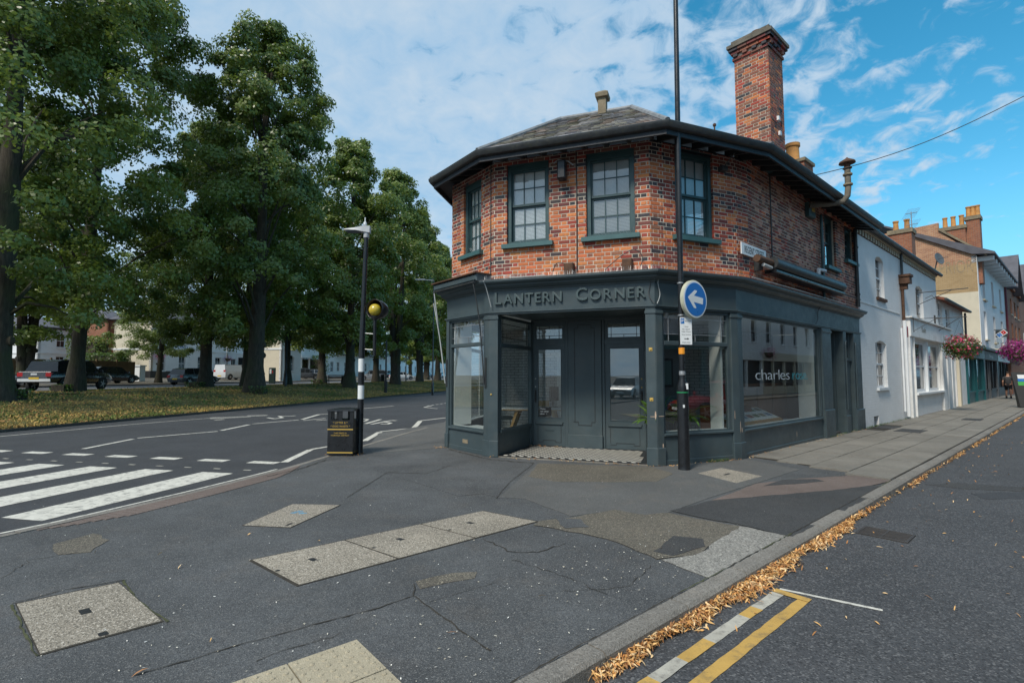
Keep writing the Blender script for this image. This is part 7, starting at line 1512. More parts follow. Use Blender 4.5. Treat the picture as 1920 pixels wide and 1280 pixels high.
# ------------------------------------------------------------------ houses beyond the park
VE = E1; VL = EL
def villa(px, depth, sidel, frontl, h, zb, label, side_mt='render_c', front_mt='render_v', nw=3, storeys=2, roofh=1.8, plinth=True, portico=False, balcony=False, basket_n=0, name='villa', sw_w=1.0, side_win=False):
    x = (px-960)/F*depth; C0 = Vector((x, depth, 0)); A_ = C0+VL*sidel; fs = Face(A_, C0); ff = Face(C0, C0+VE*frontl)
    t = thing(name, label, 'building', (x, depth, zb)); m = fs.mb(); 
    H = []; zz = [zb+h*(k+.22)/storeys for k in range(storeys)]
    if side_win:
        wins_wall(fs, 0, sidel, zb-.5, zb+h, [(sidel*.12, sidel*.12+1.0, z, z+1.5) for z in zz], side_mt, t, 'side_wall')
        for z in zz: simple_window(fs, sidel*.12, sidel*.12+1.0, z, z+1.5, t)
    else: m.box(0, sidel, zb-.5, zb+h, -.3, 0); uvbox(m.build('side_wall', M[side_mt], t))
    for k in range(storeys):
        for i in range(nw): c = frontl*(i+.5)/nw; H.append((c-sw_w/2, c+sw_w/2, zz[k], zz[k]+(1.9 if k == 0 else 1.6)))
    if portico: H = [h_ for j, h_ in enumerate(H) if j != 0]
    wins_wall(ff, .0, frontl, zb-.5, zb+h, H, front_mt, t)
    for h_ in H: simple_window(ff, *h_, t, rec=.12, cols=2, sill='white', fw=.07)
    m = MB(); m.M = ff.M; m.box(0, frontl, zb-.5, zb+h, -sidel, -sidel+.3); m.box(frontl-.3, frontl, zb-.5, zb+h, -sidel+.3, -.25); m.build('rear_wall', M[side_mt], t)
    e = .45; m = MB(); m.M = ff.M; rr = min(sidel, frontl)/2+e
    a, b, c, d = -e, frontl+e, -sidel-e, e; yz0 = zb+h+.02; m.add([(a,yz0,d),(b,yz0,d),(b,yz0,c),(a,yz0,c),(a+rr*.9,yz0+roofh,(c+d)/2),(b-rr*.9,yz0+roofh,(c+d)/2)], [(0,1,5,4),(1,2,5),(2,3,4,5),(3,0,4),(3,2,1,0)]); m.build('roof', M['farroof'], t)
    m = MB(); sweep(m, [A_, C0, C0+VE*frontl], [(0,yz0-.25),(.35,yz0-.08),(.45,yz0-.06),(.45,yz0),(0,yz0)]); m.build('eaves', M['gutter'], t)
    m = MB(); sweep(m, [A_, C0, C0+VE*frontl], [(0,zb+h*.47),(.06,zb+h*.47),(.08,zb+h*.5),(0,zb+h*.5)]); m.build('band', M['render_v'], t)
    if plinth: m = MB(); sweep(m, [A_, C0, C0+VE*frontl], [(0,zb-.5),(.06,zb-.5),(.06,zb+.75),(0,zb+.75)]); m.build('plinth', M['sign_black'], t)
    if portico:
        for k in range(2):
            m = MB(); q = ff.p(.5+2.2*k, zb, 1.3); m.lathe([(.26,0),(.26,.12),(.18,.16),(.15,2.9),(.22,3.0),(.24,3.1)], tuple(q), 12); m.build('column', M['render_v'], t, smooth=True)
        m = ff.mb(); m.box(.1, 3.1, zb+3.1, zb+3.6, 0, 1.6); m.build('porch_roof', M['render_v'], t); m = ff.mb(); m.box(1.1, 2.1, zb+.1, zb+2.5, .0, .05); m.build('door', M['green'], t)
    if balcony:
        m = ff.mb(); m.box(.5, frontl-.5, zb+h*.5+.05, zb+h*.5+.15, .06, 1.0)
        x_ = .5
        while x_ < frontl-.5: m.box(x_, x_+.03, zb+h*.5+.15, zb+h*.5+.95, .96, .99); x_ += .22
        m.box(.5, frontl-.5, zb+h*.5+.951, zb+h*.5+1.0, .94, 1.0); tag(m.build('balcony_railing', M['sign_black'], t), kind='stuff')
    return t, ff, fs, C0
VA, vff, vfs, vc = villa(283, 61, 5.6, 11.8, 7.0, 1.35, 'cream sided villa with slate roof, hanging baskets and blue lettering between the left trees', basket_n=3, nw=4, roofh=2.4)
for k in range(2): m = MB(); q = vff.p(2.5+5*k, 9.5, -3.2); m.box(q.x-.5,q.x+.5,q.y-.35,q.y+.35,8.5,11.2); c_ = m.build('chimney', M['render_c'], VA); m = MB(); m.lathe([(.15,0),(.13,.5)], (q.x,q.y,11.2), 10); m.build('chimney_pot', M['terracotta'], c_)
letters('SANDFORD', 1.2, 5.2, 5.0, .5, vff, .02, 'blue', VA)
for k, s_ in enumerate((.6, 7.6, 11.4)): basket(vff.p(s_, 3.95, .65), .55, ['crimson flower basket at the near corner of the cream villa', 'crimson flower basket right behind the slender trunk on the villa front', 'crimson flower basket at the far end of the villa front above the white van'][k], 'petal_p', 420, 'flower baskets on the villa', seed=20+k, greenr=.06)
villa(200, 63, 8, 4, 7.2, 1.35, 'red brick house with white window left of the cream villa', side_mt='bt_red', front_mt='bt_red', nw=1, side_win=True, plinth=False, name='house')
VB_, f_, s_, c_ = villa(425, 77, 6, 17, 7.6, 1.35, 'white stucco villa with bay windows behind the white van', side_mt='render_c', nw=6, roofh=1.5)
for k in range(2):
    q0 = 2.0+5*k; bp = [f_.p(q0,0,0), f_.p(q0+.7,0,.9), f_.p(q0+2.5,0,.9), f_.p(q0+3.2,0,0)]
    m = MB(); m.prism([tuple(p.xy) for p in bp][::-1] if False else [tuple(p.xy) for p in bp], 1.0, 4.9); bo = m.build('bay', M['render_v'], VB_); 
    for i in range(3): fcb_ = Face(bp[i], bp[i+1]); L_ = fcb_.L; m = fcb_.mb(); m.box(L_*.22, L_*.78, 2.3, 4.3, .0, .02); w_o = m.build('window', M['dark_glass'], bo); m = fcb_.mb(); m.box(L_*.22, L_*.78, 3.27, 3.33, .021, .04); m.box(L_*.48, L_*.52, 2.3, 4.3, .021, .035); 
villa(527, 66, 3.2, 4.2, 7.6, 1.3, 'villa wing with plain sunlit cream side wall right of the thick trunk', nw=1, plinth=False)
villa(548, 84, 1.0, 13, 7.6, 1.35, 'white villa with columned portico between two park trees', nw=5, portico=True, plinth=False)
villa(612, 100, 6, 17, 8.6, 1.4, 'white terrace with iron balcony above the bench', nw=6, balcony=True, plinth=False, storeys=2, roofh=1)
villa(672, 118, 6, 22, 9, 1.4, 'white terrace behind the pale slim trunk', nw=7, plinth=False, balcony=True); villa(735, 145, 6, 26, 9, 1.4, 'distant white terrace seen through the forked tree', nw=7, plinth=False); villa(785, 185, 8, 40, 9, 1.4, 'farthest white terrace beside the shopfront corner', nw=8, plinth=False)
villa(70, 60, 12, 5, 6, 1.3, 'pale rendered house behind the fence at far left', side_mt='render_v', nw=1, plinth=False, name='house')
# fence, hedge and gate pier
fA = at_depth(-60, 38.5); fB = at_depth(256, 51); 
FN = thing('timber_fence', 'long brown timber fence behind the pickup at far left', 'fence', tuple(fA)); ff_ = Face(fA, fB); L_ = ff_.L; k = 0; s_ = 0
fm = MB(); fm.mi = 0
while s_ < L_:
    q = ff_.p(s_, 0, 0); d, l = dl(q); z = tz(d); m = ff_.mb(); m.box(s_, min(L_, s_+1.8), z+.1, z+1.95+.02*(k % 2), -.03, .0); m.build('fence_panel', M['fence'], FN); m = ff_.mb(); m.box(s_-.06, s_+.06, z, z+2.1, -.08, .05); m.build('post', M['fence'], FN); s_ += 1.86; k += 1
q = at_depth(262, 52); GP = thing('gate_pier', 'white rendered gate pier at the end of the timber fence', 'pier', tuple(q)); m = MB(); m.bbox(q.x-.42,q.x+.42,q.y-.4,q.y+.4,q.z,q.z+1.5,.02); m.build('pier', M['render_v'], GP); m = MB(); m.box(q.x-.5,q.x+.5,q.y-.48,q.y+.48,q.z+1.501,q.z+1.62); m.build('cap', M['render_v'], GP)
q = at_depth(205, 55); shrub((q.x, q.y, q.z+1.0), 3.8, 1.6, 1.7, 3500, 'clipped green hedge above the fence before the cream villa', seed=2, leaf=.16); q = at_depth(170, 58); shrub((q.x, q.y, q.z), 3.5, 2.5, 4.6, 3500, 'tall dark shrub between the pickup trunk and the brick house', 'shrub', 'shrub', 'leaf', seed=4, leaf=.22)
q = at_depth(590, 88); shrub((q.x, q.y, q.z), 4, 3, 3.6, 1600, 'light green shrub between the portico villa and the balcony terrace', 'shrub', 'shrub', 'hedge', seed=6, leaf=.25)
# ------------------------------------------------------------------ cars
M['car_black'] = mat('car_paint_black', (.012,.013,.018), .25, .1, 2, bmp=0, coat=.8); M['car_white'] = mat('car_paint_white', (.62,.64,.66), .3, .03, 2, bmp=0, coat=.6); M['car_silver'] = mat('car_paint_silver', (.32,.33,.35), .3, .05, 2, metal=.4, bmp=0, coat=.6); M['car_red'] = mat('car_paint_red', (.32,.015,.018), .3, .05, 2, bmp=0, coat=.8); M['car_grey'] = mat('car_paint_grey', (.06,.065,.075), .28, .05, 2, bmp=0, coat=.8)
M['tail'] = mat('tail_light', (.40,.01,.01), .25, .1, 4, bmp=0); M['lamp_clear'] = mat('head_light', (.6,.62,.64), .15, .05, 4, bmp=0); M['plate_y'] = mat('number_plate_yellow', (.65,.42,.02), .4, .05, 4, bmp=0); M['rim'] = mat('wheel_rim', (.35,.36,.37), .35, .1, 4, metal=.5, bmp=0)
CARP = {   # lower body stations (x, z_low, z_belt) and glasshouse stations; x runs from rear to nose, in fractions of length
 'hatch': dict(L=4.1, W=1.76, low=[(0,.42,.72),(.015,.28,.93),(.10,.22,.97),(.55,.20,.93),(.72,.20,.92),(.93,.24,.72),(.985,.30,.60),(1,.40,.52)], gl=[(.03,.93,.0),(.085,.95,.78),(.17,.96,.98),(.50,.93,1.0),(.60,.93,.90),(.73,.91,.0)], H=1.48),
 'saloon': dict(L=4.5, W=1.8, low=[(0,.42,.78),(.02,.28,.92),(.16,.22,.95),(.55,.20,.92),(.70,.20,.90),(.93,.24,.72),(.985,.30,.60),(1,.40,.52)], gl=[(.10,.93,.0),(.24,.95,.92),(.33,.95,1.0),(.52,.92,1.0),(.60,.92,.92),(.72,.89,.0)], H=1.45),
 'suv': dict(L=4.5, W=1.88, low=[(0,.5,.8),(.015,.35,1.02),(.10,.28,1.05),(.55,.27,1.03),(.72,.27,1.02),(.93,.3,.85),(.985,.36,.7),(1,.45,.6)], gl=[(.02,1.0,.0),(.06,1.03,.85),(.12,1.03,1.0),(.52,1.0,1.0),(.60,1.0,.9),(.71,.98,.0)], H=1.7),
 'van': dict(L=4.7, W=1.85, low=[(0,.35,1.1),(.005,.25,1.25),(.3,.22,1.25),(.7,.22,1.2),(.80,.22,1.12),(.93,.24,.95),(.985,.3,.75),(1,.4,.6)], gl=[(.005,1.2,.0),(.012,1.25,.95),(.03,1.25,1.0),(.64,1.2,1.0),(.72,1.15,.9),(.83,1.08,.0)], H=1.85),
 'pickup': dict(L=5.2, W=1.85, low=[(0,.62,1.05),(.01,.50,1.12),(.36,.42,1.12),(.42,.40,1.12),(.70,.40,1.10),(.90,.42,1.02),(.975,.45,.85),(1,.52,.72)], gl=[(.09,1.10,.0),(.13,1.12,.85),(.20,1.12,.97),(.60,1.10,1.0),(.66,1.10,.92),(.76,1.08,.0)], H=1.78)}
def car(kind, paint, label, loc, rz, cat='car', name='parked_car', plate='plate_y', roof=None):
    c = CARP[kind]; L_, W_, H_ = c['L'], c['W'], c['H']; t = thing(name, label, cat, (0,0,0)); m = MB(); vs = []; hw = W_/2
    for x, zl, zb in c['low']:
        e = 1-.10*max(0, (x-.85)/.15)**1.5-.06*max(0, (.06-x)/.06); w_ = hw*e; X = (x-.5)*L_
        vs += [(X,-w_*.92,zl),(X,-w_,zl+.14),(X,-w_,zb-.18),(X,-w_*.93,zb),(X,w_*.93,zb),(X,w_,zb-.18),(X,w_,zl+.14),(X,w_*.92,zl)]
    n = len(c['low']); m.add(vs, [(8*i+k, 8*i+(k+1)%8, 8*i+8+(k+1)%8, 8*i+8+k) for i in range(n-1) for k in range(8)]+[tuple(range(8))[::-1], tuple(range(8*n-8, 8*n))]); body = m.build('body', M[paint], t, smooth=True, recenter=True)
    # glasshouse: dark glass shell with painted roof and pillars
    g = c['gl']; m = MB(); vs = []
    for x, zb, k in g: X = (x-.5)*L_; zt_ = zb+(H_-zb)*k; wt = hw*(.93-.20*k*1.0); vs += [(X,-hw*.92,zb-.01),(X,-wt,zt_),(X,wt,zt_),(X,hw*.92,zb-.01)]
    n = len(g); m.add(vs, [(4*i+k, 4*i+(k+1)%4, 4*i+4+(k+1)%4, 4*i+4+k) for i in range(n-1) for k in range(4)]+[(3,2,1,0),(4*n-4,4*n-3,4*n-2,4*n-1)]); m.build('glasshouse', M['dark_glass'], t)
    m = MB(); rs = [q for q in g if q[2] > .7]; vs = []
    for x, zb, k in rs: X = (x-.5)*L_; zt_ = zb+(H_-zb)*k; wt = hw*(.93-.20*k)+.012; vs += [(X,-wt-.01,zt_-.07),(X,-wt+.03,zt_+.018),(X,wt-.03,zt_+.018),(X,wt+.01,zt_-.07)]
    n = len(rs); m.add(vs, [(4*i+k, 4*i+k+1, 4*i+5+k, 4*i+4+k) for i in range(n-1) for k in range(3)]+[(3,2,1,0),(4*n-4,4*n-3,4*n-2,4*n-1)]); m.build('roof', M[roof or paint], t, smooth=True)
    m = MB()
    def gz(x):
        for (xa_, za_, ka), (xb_, zb_, kb) in zip(g, g[1:]):
            if xa_ <= x <= xb_: f = (x-xa_)/(xb_-xa_); return za_+(zb_-za_)*f, ka+(kb-ka)*f
        return g[-1][1], 0
    pil = [g[0][0]+.02, .30, .47, g[-2][0]+.02] if kind != 'van' else [.02, .60]
    for sy in (-1, 1):
        for x in pil:
            X = (x-.5)*L_; z_, k_ = gz(x); zt_ = z_+(H_-z_)*k_; wt = hw*(.93-.2*k_)+.008; wb = hw*.925
            m.add([(X-.04,sy*wb,z_-.02),(X+.04,sy*wb,z_-.02),(X+.035,sy*wt,zt_),(X-.035,sy*wt,zt_)], [(0,1,2,3)])
        if kind == 'van':
            x0, x1 = (.01-.5)*L_, (.60-.5)*L_; m.add([(x0,sy*hw*.935,1.2),(x1,sy*hw*.935,1.2),(x1,sy*(hw*.735+.012),H_-.02),(x0,sy*(hw*.745+.012),H_-.05)], [(0,1,2,3)])
    if kind == 'van': X = (-.5+.004)*L_; m.add([(X-.01,-hw*.9,1.1),(X-.01,hw*.9,1.1),(X+.03,hw*.75,H_-.03),(X+.03,-hw*.75,H_-.03)], [(0,1,2,3)])
    m.build('pillars', M[paint], t)
    wr = .33 if kind not in ('pickup', 'suv') else .38
    for x in (.17, .80) if kind != 'pickup' else (.19, .79):
        for sy in (-1, 1):
            X = (x-.5)*L_; m = MB(); m.M = Matrix.Translation((X, sy*(hw-.10), wr)) @ Matrix.Rotation(PI/2, 4, 'X'); m.lathe([(wr*.6,-.105),(wr*.95,-.105),(wr,-.07),(wr,.07),(wr*.95,.105),(wr*.6,.105)], (0,0,0), 18); w_ = m.build('wheel', M['tyre'], t, smooth=True)
            m = MB(); m.M = Matrix.Translation((X, sy*(hw-.10), wr)) @ Matrix.Rotation(PI/2, 4, 'X'); m.lathe([(.05,-.112),(wr*.22,-.112),(wr*.22,.112),(.05,.112)], (0,0,0), 12); m.build('hub', M['rim'], w_)
            m = MB()
            for k in range(5):
                m.M = Matrix.Translation((X, sy*(hw-.10), wr)) @ Matrix.Rotation(PI/2, 4, 'X') @ Matrix.Rotation(2*PI*k/5, 4, 'Z'); m.box(.05, wr*.62, -.03, .03, -.108, .108)
            m.build('rim', M['rim'], w_)
            m = MB(); n = 12; ring = [(X+(wr+.06)*math.cos(PI*k/n), sy*(hw+.003), wr+(wr+.06)*math.sin(PI*k/n)) for k in range(n+1)]; m.add(ring, [tuple(range(n+1))]); m.build('wheel_arch', M['tyre'], t)
    rl, rb = c['low'][1][1], c['low'][1][2]
    for sy in (-1, 1):
        m = MB(); m.bbox(-.14, .14, -.13, .13, 0, .03, .01); m2 = MB(); zz_ = rb-.16; yy = sy*(hw-.20); m2.box(-L_/2-.015, -L_/2+.12, yy-.14, yy+.14, zz_-.12, zz_+.10); m2.build('tail_light', M['tail'], t)
        m2 = MB(); zf = c['low'][-2][2]; m2.box(L_/2-.20, L_/2-.03, sy*(hw-.30)-.12, sy*(hw-.30)+.12, zf-.14, zf-.02); m2.build('head_light', M['lamp_clear'], t)
        m2 = MB(); xm = (g[-1][0]-.5-.03)*L_; m2.box(xm-.06, xm+.06, sy*(hw+.02), sy*(hw+.16), c['low'][4][2]+.0, c['low'][4][2]+.14); m2.build('mirror', M[paint], t)
        for xd in (.33, .52) if kind != 'van' else (.58,): m2 = MB(); X = (xd-.5)*L_; m2.box(X-.06, X+.06, sy*(hw-.01), sy*(hw+.02), c['low'][3][2]-.22, c['low'][3][2]-.18); m2.build('door_handle', M[paint], t)
    m2 = MB(); zp = c['low'][0][1]+.12; m2.box(-L_/2-.03, -L_/2+.02, -.26, .26, zp-.055, zp+.055); m2.build('number_plate', M[plate], t); m2 = MB(); m2.box(L_/2-.02, L_/2+.02, -.26, .26, .40, .50); m2.build('number_plate', M['sign_white'], t); m2 = MB(); m2.box(-L_/2-.02, -L_/2+.2, -hw*.9, hw*.9, c['low'][0][1]-.06, c['low'][0][1]+.10) if kind == 'pickup' else m2.box(L_/2-.05, L_/2+.012, -hw*.5, hw*.5, .52, .62); m2.build('bumper' if kind == 'pickup' else 'grille', M['lamp_clear' if kind == 'pickup' else 'tyre'], t)
    if kind == 'pickup': m2 = MB(); m2.box(-L_/2-.012, -L_/2+.03, -hw*.72, hw*.72, .66, 1.08); m2.build('tailgate', M['car_grey'], t); m2 = MB(); m2.bbox(-.2,.2,0,.1,0,.02); m2 = MB(); m2.box(-L_/2-.03, -L_/2-.01, -.16, .16, .92, 1.02); m2.build('badge', M['lamp_clear'], t)
    if kind == 'pickup':
        for sy in (-1,1): m2 = MB(); m2.tube([(-.9,sy*.66,1.80),(.5,sy*.66,1.82)], .02, 6); m2.build('roof_bar', M['lamp_clear'], t)
    t.location = loc; t.rotation_euler = (0,0,rz); return t
def hd(dx, dy): return math.atan2(dy, dx)
R13 = hd(E1.x, E1.y)
def far_z(q): d, l = dl(Vector((q.x,q.y,0))); return Vector((q.x, q.y, tz(d)-(.05 if 14.6 < d < 23.5 else 0)))
car('pickup', 'car_black', 'black pickup truck with grey tailgate and yellow number plate behind a tree trunk', far_z(at_depth(134, 31.0)), math.radians(96), 'pickup truck', 'pickup_truck')
car('hatch', 'car_black', 'dark car just in front of the fence beyond the pickup bonnet', far_z(at_depth(212, 46)), R13); car('hatch', 'car_grey', 'dark grey hatchback seen from behind next to the slender tree trunk', far_z(at_depth(367, 46.5)), R13)
car('van', 'car_white', 'white panel van parked before the bay windowed villa', far_z(at_depth(440, 66)), R13, 'van', 'parked_van'); car('saloon', 'car_silver', 'silver car parked before the portico villa', far_z(at_depth(500, 72)), hd(.9, .4)); car('hatch', 'car_silver', 'silver hatchback parked behind the trunk left of the bench', far_z(at_depth(592, 82)), hd(.9,.4))
car('suv', 'car_silver', 'silver four wheel drive seen left of the pale slim trunk', far_z(at_depth(699, 84)), hd(-.9, -.3)); car('saloon', 'car_white', 'white car seen just right of the forked trunk', far_z(at_depth(755, 96)), hd(.8, .6)); car('saloon', 'car_silver', 'small distant silver car between the last trunks', far_z(at_depth(800, 125)), R13); car('saloon', 'car_grey', 'small distant dark car behind the low bin left of the forked tree', far_z(at_depth(728, 112)), R13); car('suv', 'car_grey', 'dark four wheel drive hidden by the thick knobbly trunk', far_z(at_depth(575, 76)), hd(.9, .4)); car('hatch', 'car_white', 'tiny white car right beside the shopfront corner', far_z(at_depth(828, 130)), R13)
car('suv', 'car_grey', 'dark car at far left partly behind the leftmost trunk', far_z(at_depth(-40, 30)), hd(.9, .3))
# ------------------------------------------------------------------ the person walking away
def skinned(name, verts, edges, radii, mt, parent, root=0, sub=2):
    me = bpy.data.meshes.new(name); me.from_pydata(verts, edges, []); o = bpy.data.objects.new(name, me); COL.objects.link(o); o.modifiers.new('s', 'SKIN'); 
    if not me.skin_vertices: me.attributes.new('sk','FLOAT','POINT')
    sv = me.skin_vertices[0].data
    for i, r in enumerate(radii): sv[i].radius = r if isinstance(r, tuple) else (r, r); sv[i].use_root = (i == root)
    ss_ = o.modifiers.new('u', 'SUBSURF'); ss_.levels = sub; ss_.render_levels = sub; dg = bpy.context.evaluated_depsgraph_get(); m2 = bpy.data.meshes.new_from_object(o.evaluated_get(dg)); COL.objects.unlink(o); bpy.data.objects.remove(o)
    m2.materials.clear(); m2.materials.append(M[mt]); m2.polygons.foreach_set('use_smooth', [True]*len(m2.polygons)); q = bpy.data.objects.new(name, m2); link(q, parent); KIDS.setdefault(parent.name, []).append(q); return q
def person(loc, rz, label):
    t = thing('person', label, 'person', (0,0,0))
    V = [(0,0,.95),(0,0,1.12),(0,.01,1.32),(0,0,1.46),(0,-.01,1.54),(0,-.02,1.64),(0,-.02,1.74), (.10,0,.90),(.11,-.10,.50),(.12,.02,.10),(.12,-.13,.04), (-.10,0,.90),(-.11,.12,.50),(-.12,.20,.12),(-.12,.06,.05), (.20,0,1.40),(.26,.06,1.14),(.27,-.06,.90),(.27,-.10,.82), (-.20,0,1.40),(-.26,-.04,1.14),(-.27,-.16,.92),(-.27,-.20,.84)]
    E_ = [(0,1),(1,2),(2,3),(3,4),(4,5),(5,6),(0,7),(7,8),(8,9),(9,10),(0,11),(11,12),(12,13),(13,14),(3,15),(15,16),(16,17),(17,18),(3,19),(19,20),(20,21),(21,22)]
    R_ = [(.15,.11),(.14,.10),(.17,.11),(.11,.08),.055,(.085,.10),(.07,.085), .09,.062,.042,.04, .09,.062,.042,.04, .062,.045,.034,.03, .062,.045,.034,.03]
    skinned('body', V, E_, R_, 'skin', t)
    V = [(0,0,.88),(0,0,1.10),(0,.01,1.32),(0,0,1.45),(.20,0,1.41),(.245,.04,1.20),(-.20,0,1.41),(-.245,-.03,1.20)]; skinned('t_shirt', V, [(0,1),(1,2),(2,3),(3,4),(4,5),(3,6),(6,7)], [(.185,.135),(.18,.13),(.20,.135),(.115,.09),.085,.075,.085,.075], 'shirt', t)
    V = [(0,0,.96),(.10,0,.86),(.11,-.07,.55),(-.10,0,.86),(-.11,.08,.55)]; skinned('shorts', V, [(0,1),(1,2),(0,3),(3,4)], [(.175,.125),.115,.10,.115,.10], 'shorts', t)
    for sx, y in ((.12, 0), (-.12, .17)): skinned('shoe', [(sx,y+.04,.07),(sx,y-.06,.05),(sx,y-.17,.045)], [(0,1),(1,2)], [.06,.055,.045], 'sign_black', t, sub=1)
    for sx, y in ((.12, .02), (-.12, .19)): m = MB(); m.tube([(sx,y,.08),(sx,y+.0,.16)], .05, 8); m.build('sock', M['shorts'], t)
    skinned('hair', [(0,.03,1.66),(0,.02,1.76),(0,-.04,1.80)], [(0,1),(1,2)], [(.085,.07),(.09,.09),(.06,.07)], 'hair', t, sub=1)
    t.location = loc; t.rotation_euler = (0,0,rz); return t
pg_ = G(1892, 747); person((pg_.x, pg_.y, .02), math.atan2(U3.y, U3.x)+PI/2, 'person walking away down the street in a dark t-shirt, black shorts and black shoes')
# ------------------------------------------------------------------ leaf litter in the gutter, flakes and weeds
n = 9500; rg = np.random.default_rng(5); s_ = np.where(rg.random(n) < .55, rg.uniform(-7.5, -2.4, n), -7+rg.uniform(0,1,n)**1.5*36)
wid = np.interp(s_, [-7.55,-7.1,-6.6,-5.9,-5.2,-4.4,-3.9,-3.2,-2.4,-1.2,0,4,9,30], [.02,.06,.09,.09,.12,.11,.065,.07,.055,.05,.06,.05,.04,.035])
clump = .65+.35*np.sin(s_*3.1)+.3*np.sin(s_*7.7+1); keep = rg.random(n) < np.clip(clump+.25, .12, 1); keep &= (s_ < -2.2) | (rg.random(n) < .65+.5*np.sin(s_*1.9)); s_ = s_[keep]; wid = wid[keep]; n = len(s_)
o_ = 2.575+np.abs(rg.normal(0, .55, n))*wid*np.clip(clump[keep]+.2, .3, 1.2); hgt = np.clip(.055*(1-(o_-2.575)/(wid+.02)), 0, .06)*rg.uniform(0,1,n)
A3 = np.array(tuple(f3.A)); base = A3+np.outer(s_, np.array(tuple(U3)))+np.outer(o_, np.array(tuple(N3))); base[:,2] = RZ2+.008+hgt
def bracts(name, B, rg, ln=(.028,.085), wd=.011, mt='dry', pal=None, arch=.5, flat=.5):
    n = len(B); a = rg.uniform(0, 2*PI, n); tilt = rg.normal(0, flat, n); d = np.stack([np.cos(a)*np.cos(tilt), np.sin(a)*np.cos(tilt), np.abs(np.sin(tilt))], 1); sd_ = np.stack([-np.sin(a), np.cos(a), rg.normal(0,.5,n)], 1); sd_ /= np.linalg.norm(sd_, axis=1)[:,None]; up = np.cross(d, sd_); up[up[:,2] < 0] *= -1
    L_ = rg.uniform(*ln, n)[:,None]; w_ = wd*rg.uniform(.6, 1.3, n)[:,None]; V = []
    for t, k in ((-.5,.15),(-.17,.9),(.17,1.0),(.5,.1)):
        c = B+d*L_*t+up*L_*arch*(.25-t*t); V += [c-sd_*w_*k*.5, c+sd_*w_*k*.5]
    V = np.stack(V, 1).reshape(-1,3); F_ = []; me = bpy.data.meshes.new(name); me.vertices.add(8*n); me.loops.add(12*n); me.polygons.add(3*n); me.vertices.foreach_set('co', V.astype(np.float32).ravel())
    q = np.array([0,1,3,2, 2,3,5,4, 4,5,7,6]); idx = (np.arange(n)[:,None]*8+q[None,:]).ravel(); me.loops.foreach_set('vertex_index', idx.astype(np.int32)); me.polygons.foreach_set('loop_start', np.arange(0,12*n,4,dtype=np.int32)); me.polygons.foreach_set('loop_total', np.full(3*n,4,np.int32))
    pal = np.array(pal or [(.70,.36,.11),(.80,.48,.18),(.55,.24,.07),(.85,.60,.32),(.36,.17,.07)]); col = pal[rg.integers(0,len(pal),n)]*rg.uniform(.75,1.2,(n,1)); at = me.color_attributes.new('Col','FLOAT_COLOR','CORNER'); at.data.foreach_set('color', np.repeat(np.concatenate([col,np.ones((n,1))],1),12,0).astype(np.float32).ravel())
    me.materials.append(M[mt]); me.update(); me.validate(); return link(bpy.data.objects.new(name, me))
tag(bracts('fallen_leaves', base, rg), kind='stuff', label='drift of dry tan leaves lying in the gutter along the kerb', cat='leaves')
n = 420; s_ = rg.uniform(-7, 10, n); o_ = 2.7+rg.exponential(1.0, n); base = A3+np.outer(s_, np.array(tuple(U3)))+np.outer(o_, np.array(tuple(N3))); base[:,2] = RZ2+.008; tag(bracts('scattered_leaves', base[:160], rg), kind='stuff', label='single dry leaves scattered over the street', cat='leaves')
# single leaves on the pavement, along the shopfront foot and by the bin
B_ = []
for px, py in ((300,1040),(338,1064),(490,990),(467,1003),(598,1016),(395,1203),(262,1264),(1240,1030),(1015,1120),(640,862),(652,866),(690,862),(850,1190),(180,1036)): q = G(px, py); B_.append((q.x, q.y, .012))
for k in range(70): t = rg.random(); p = P[1]+(P[2]-P[1])*t; B_.append((p.x+f1.n.x*rg.uniform(.0,.12), p.y+f1.n.y*rg.uniform(.0,.12), .012+.02*(rg.random() < .2)))
for k in range(60): p = f3.p(rg.uniform(0, 8), 0, rg.uniform(.02,.14)); B_.append((p.x, p.y, .028))
for k in range(50): p = f2.p(rg.uniform(0, 1.9), 0, rg.uniform(.02,.14)); B_.append((p.x, p.y, .015))
for k in range(35): p = P[0]+Vector((rg.normal(.0,.1)-.08, rg.normal(-.05,.1), 0)); B_.append((p.x, p.y, .012))
for k in range(26): p = f1.p(rg.uniform(.35,1.1),0,-1.6+rg.uniform(0,.1)); B_.append((p.x,p.y,.04))
for k in range(26): a = rg.uniform(0,6.28); B_.append((-3.4+.36*math.cos(a), 10.52+.36*math.sin(a), .012))
tag(bracts('leaf_litter', np.array(B_), rg), kind='stuff', label='small dry leaves gathered along the foot of the shopfront and scattered on the pavement', cat='leaves')
B_ = []
for k in range(300):
    py = 880+400*rg.random()**.7; px = rg.normal(960, 260); q = G(px, py); B_.append((q.x, q.y, .0065))
for k in range(170): q = G(rg.normal(1180, 110), rg.normal(1050, 45)); B_.append((q.x, q.y, .0145))
for k in range(200): q = G(rg.uniform(0, 900), 900+380*rg.random()); B_.append((q.x, q.y, .0065))
B_ = np.array([b for b in B_ if (Vector((b[0],b[1],0))-f3.A).dot(N3) < 2.4 and b[1] < 9.0]); tag(bracts('pale_litter', B_, rg, (.006,.022), .006, 'dry', [(.75,.72,.62),(.62,.58,.46),(.8,.8,.75)], .2, .15), kind='stuff', label='tiny pale petal flakes strewn over the tarmac pavement', cat='litter')
M['weed'] = M['hedge']
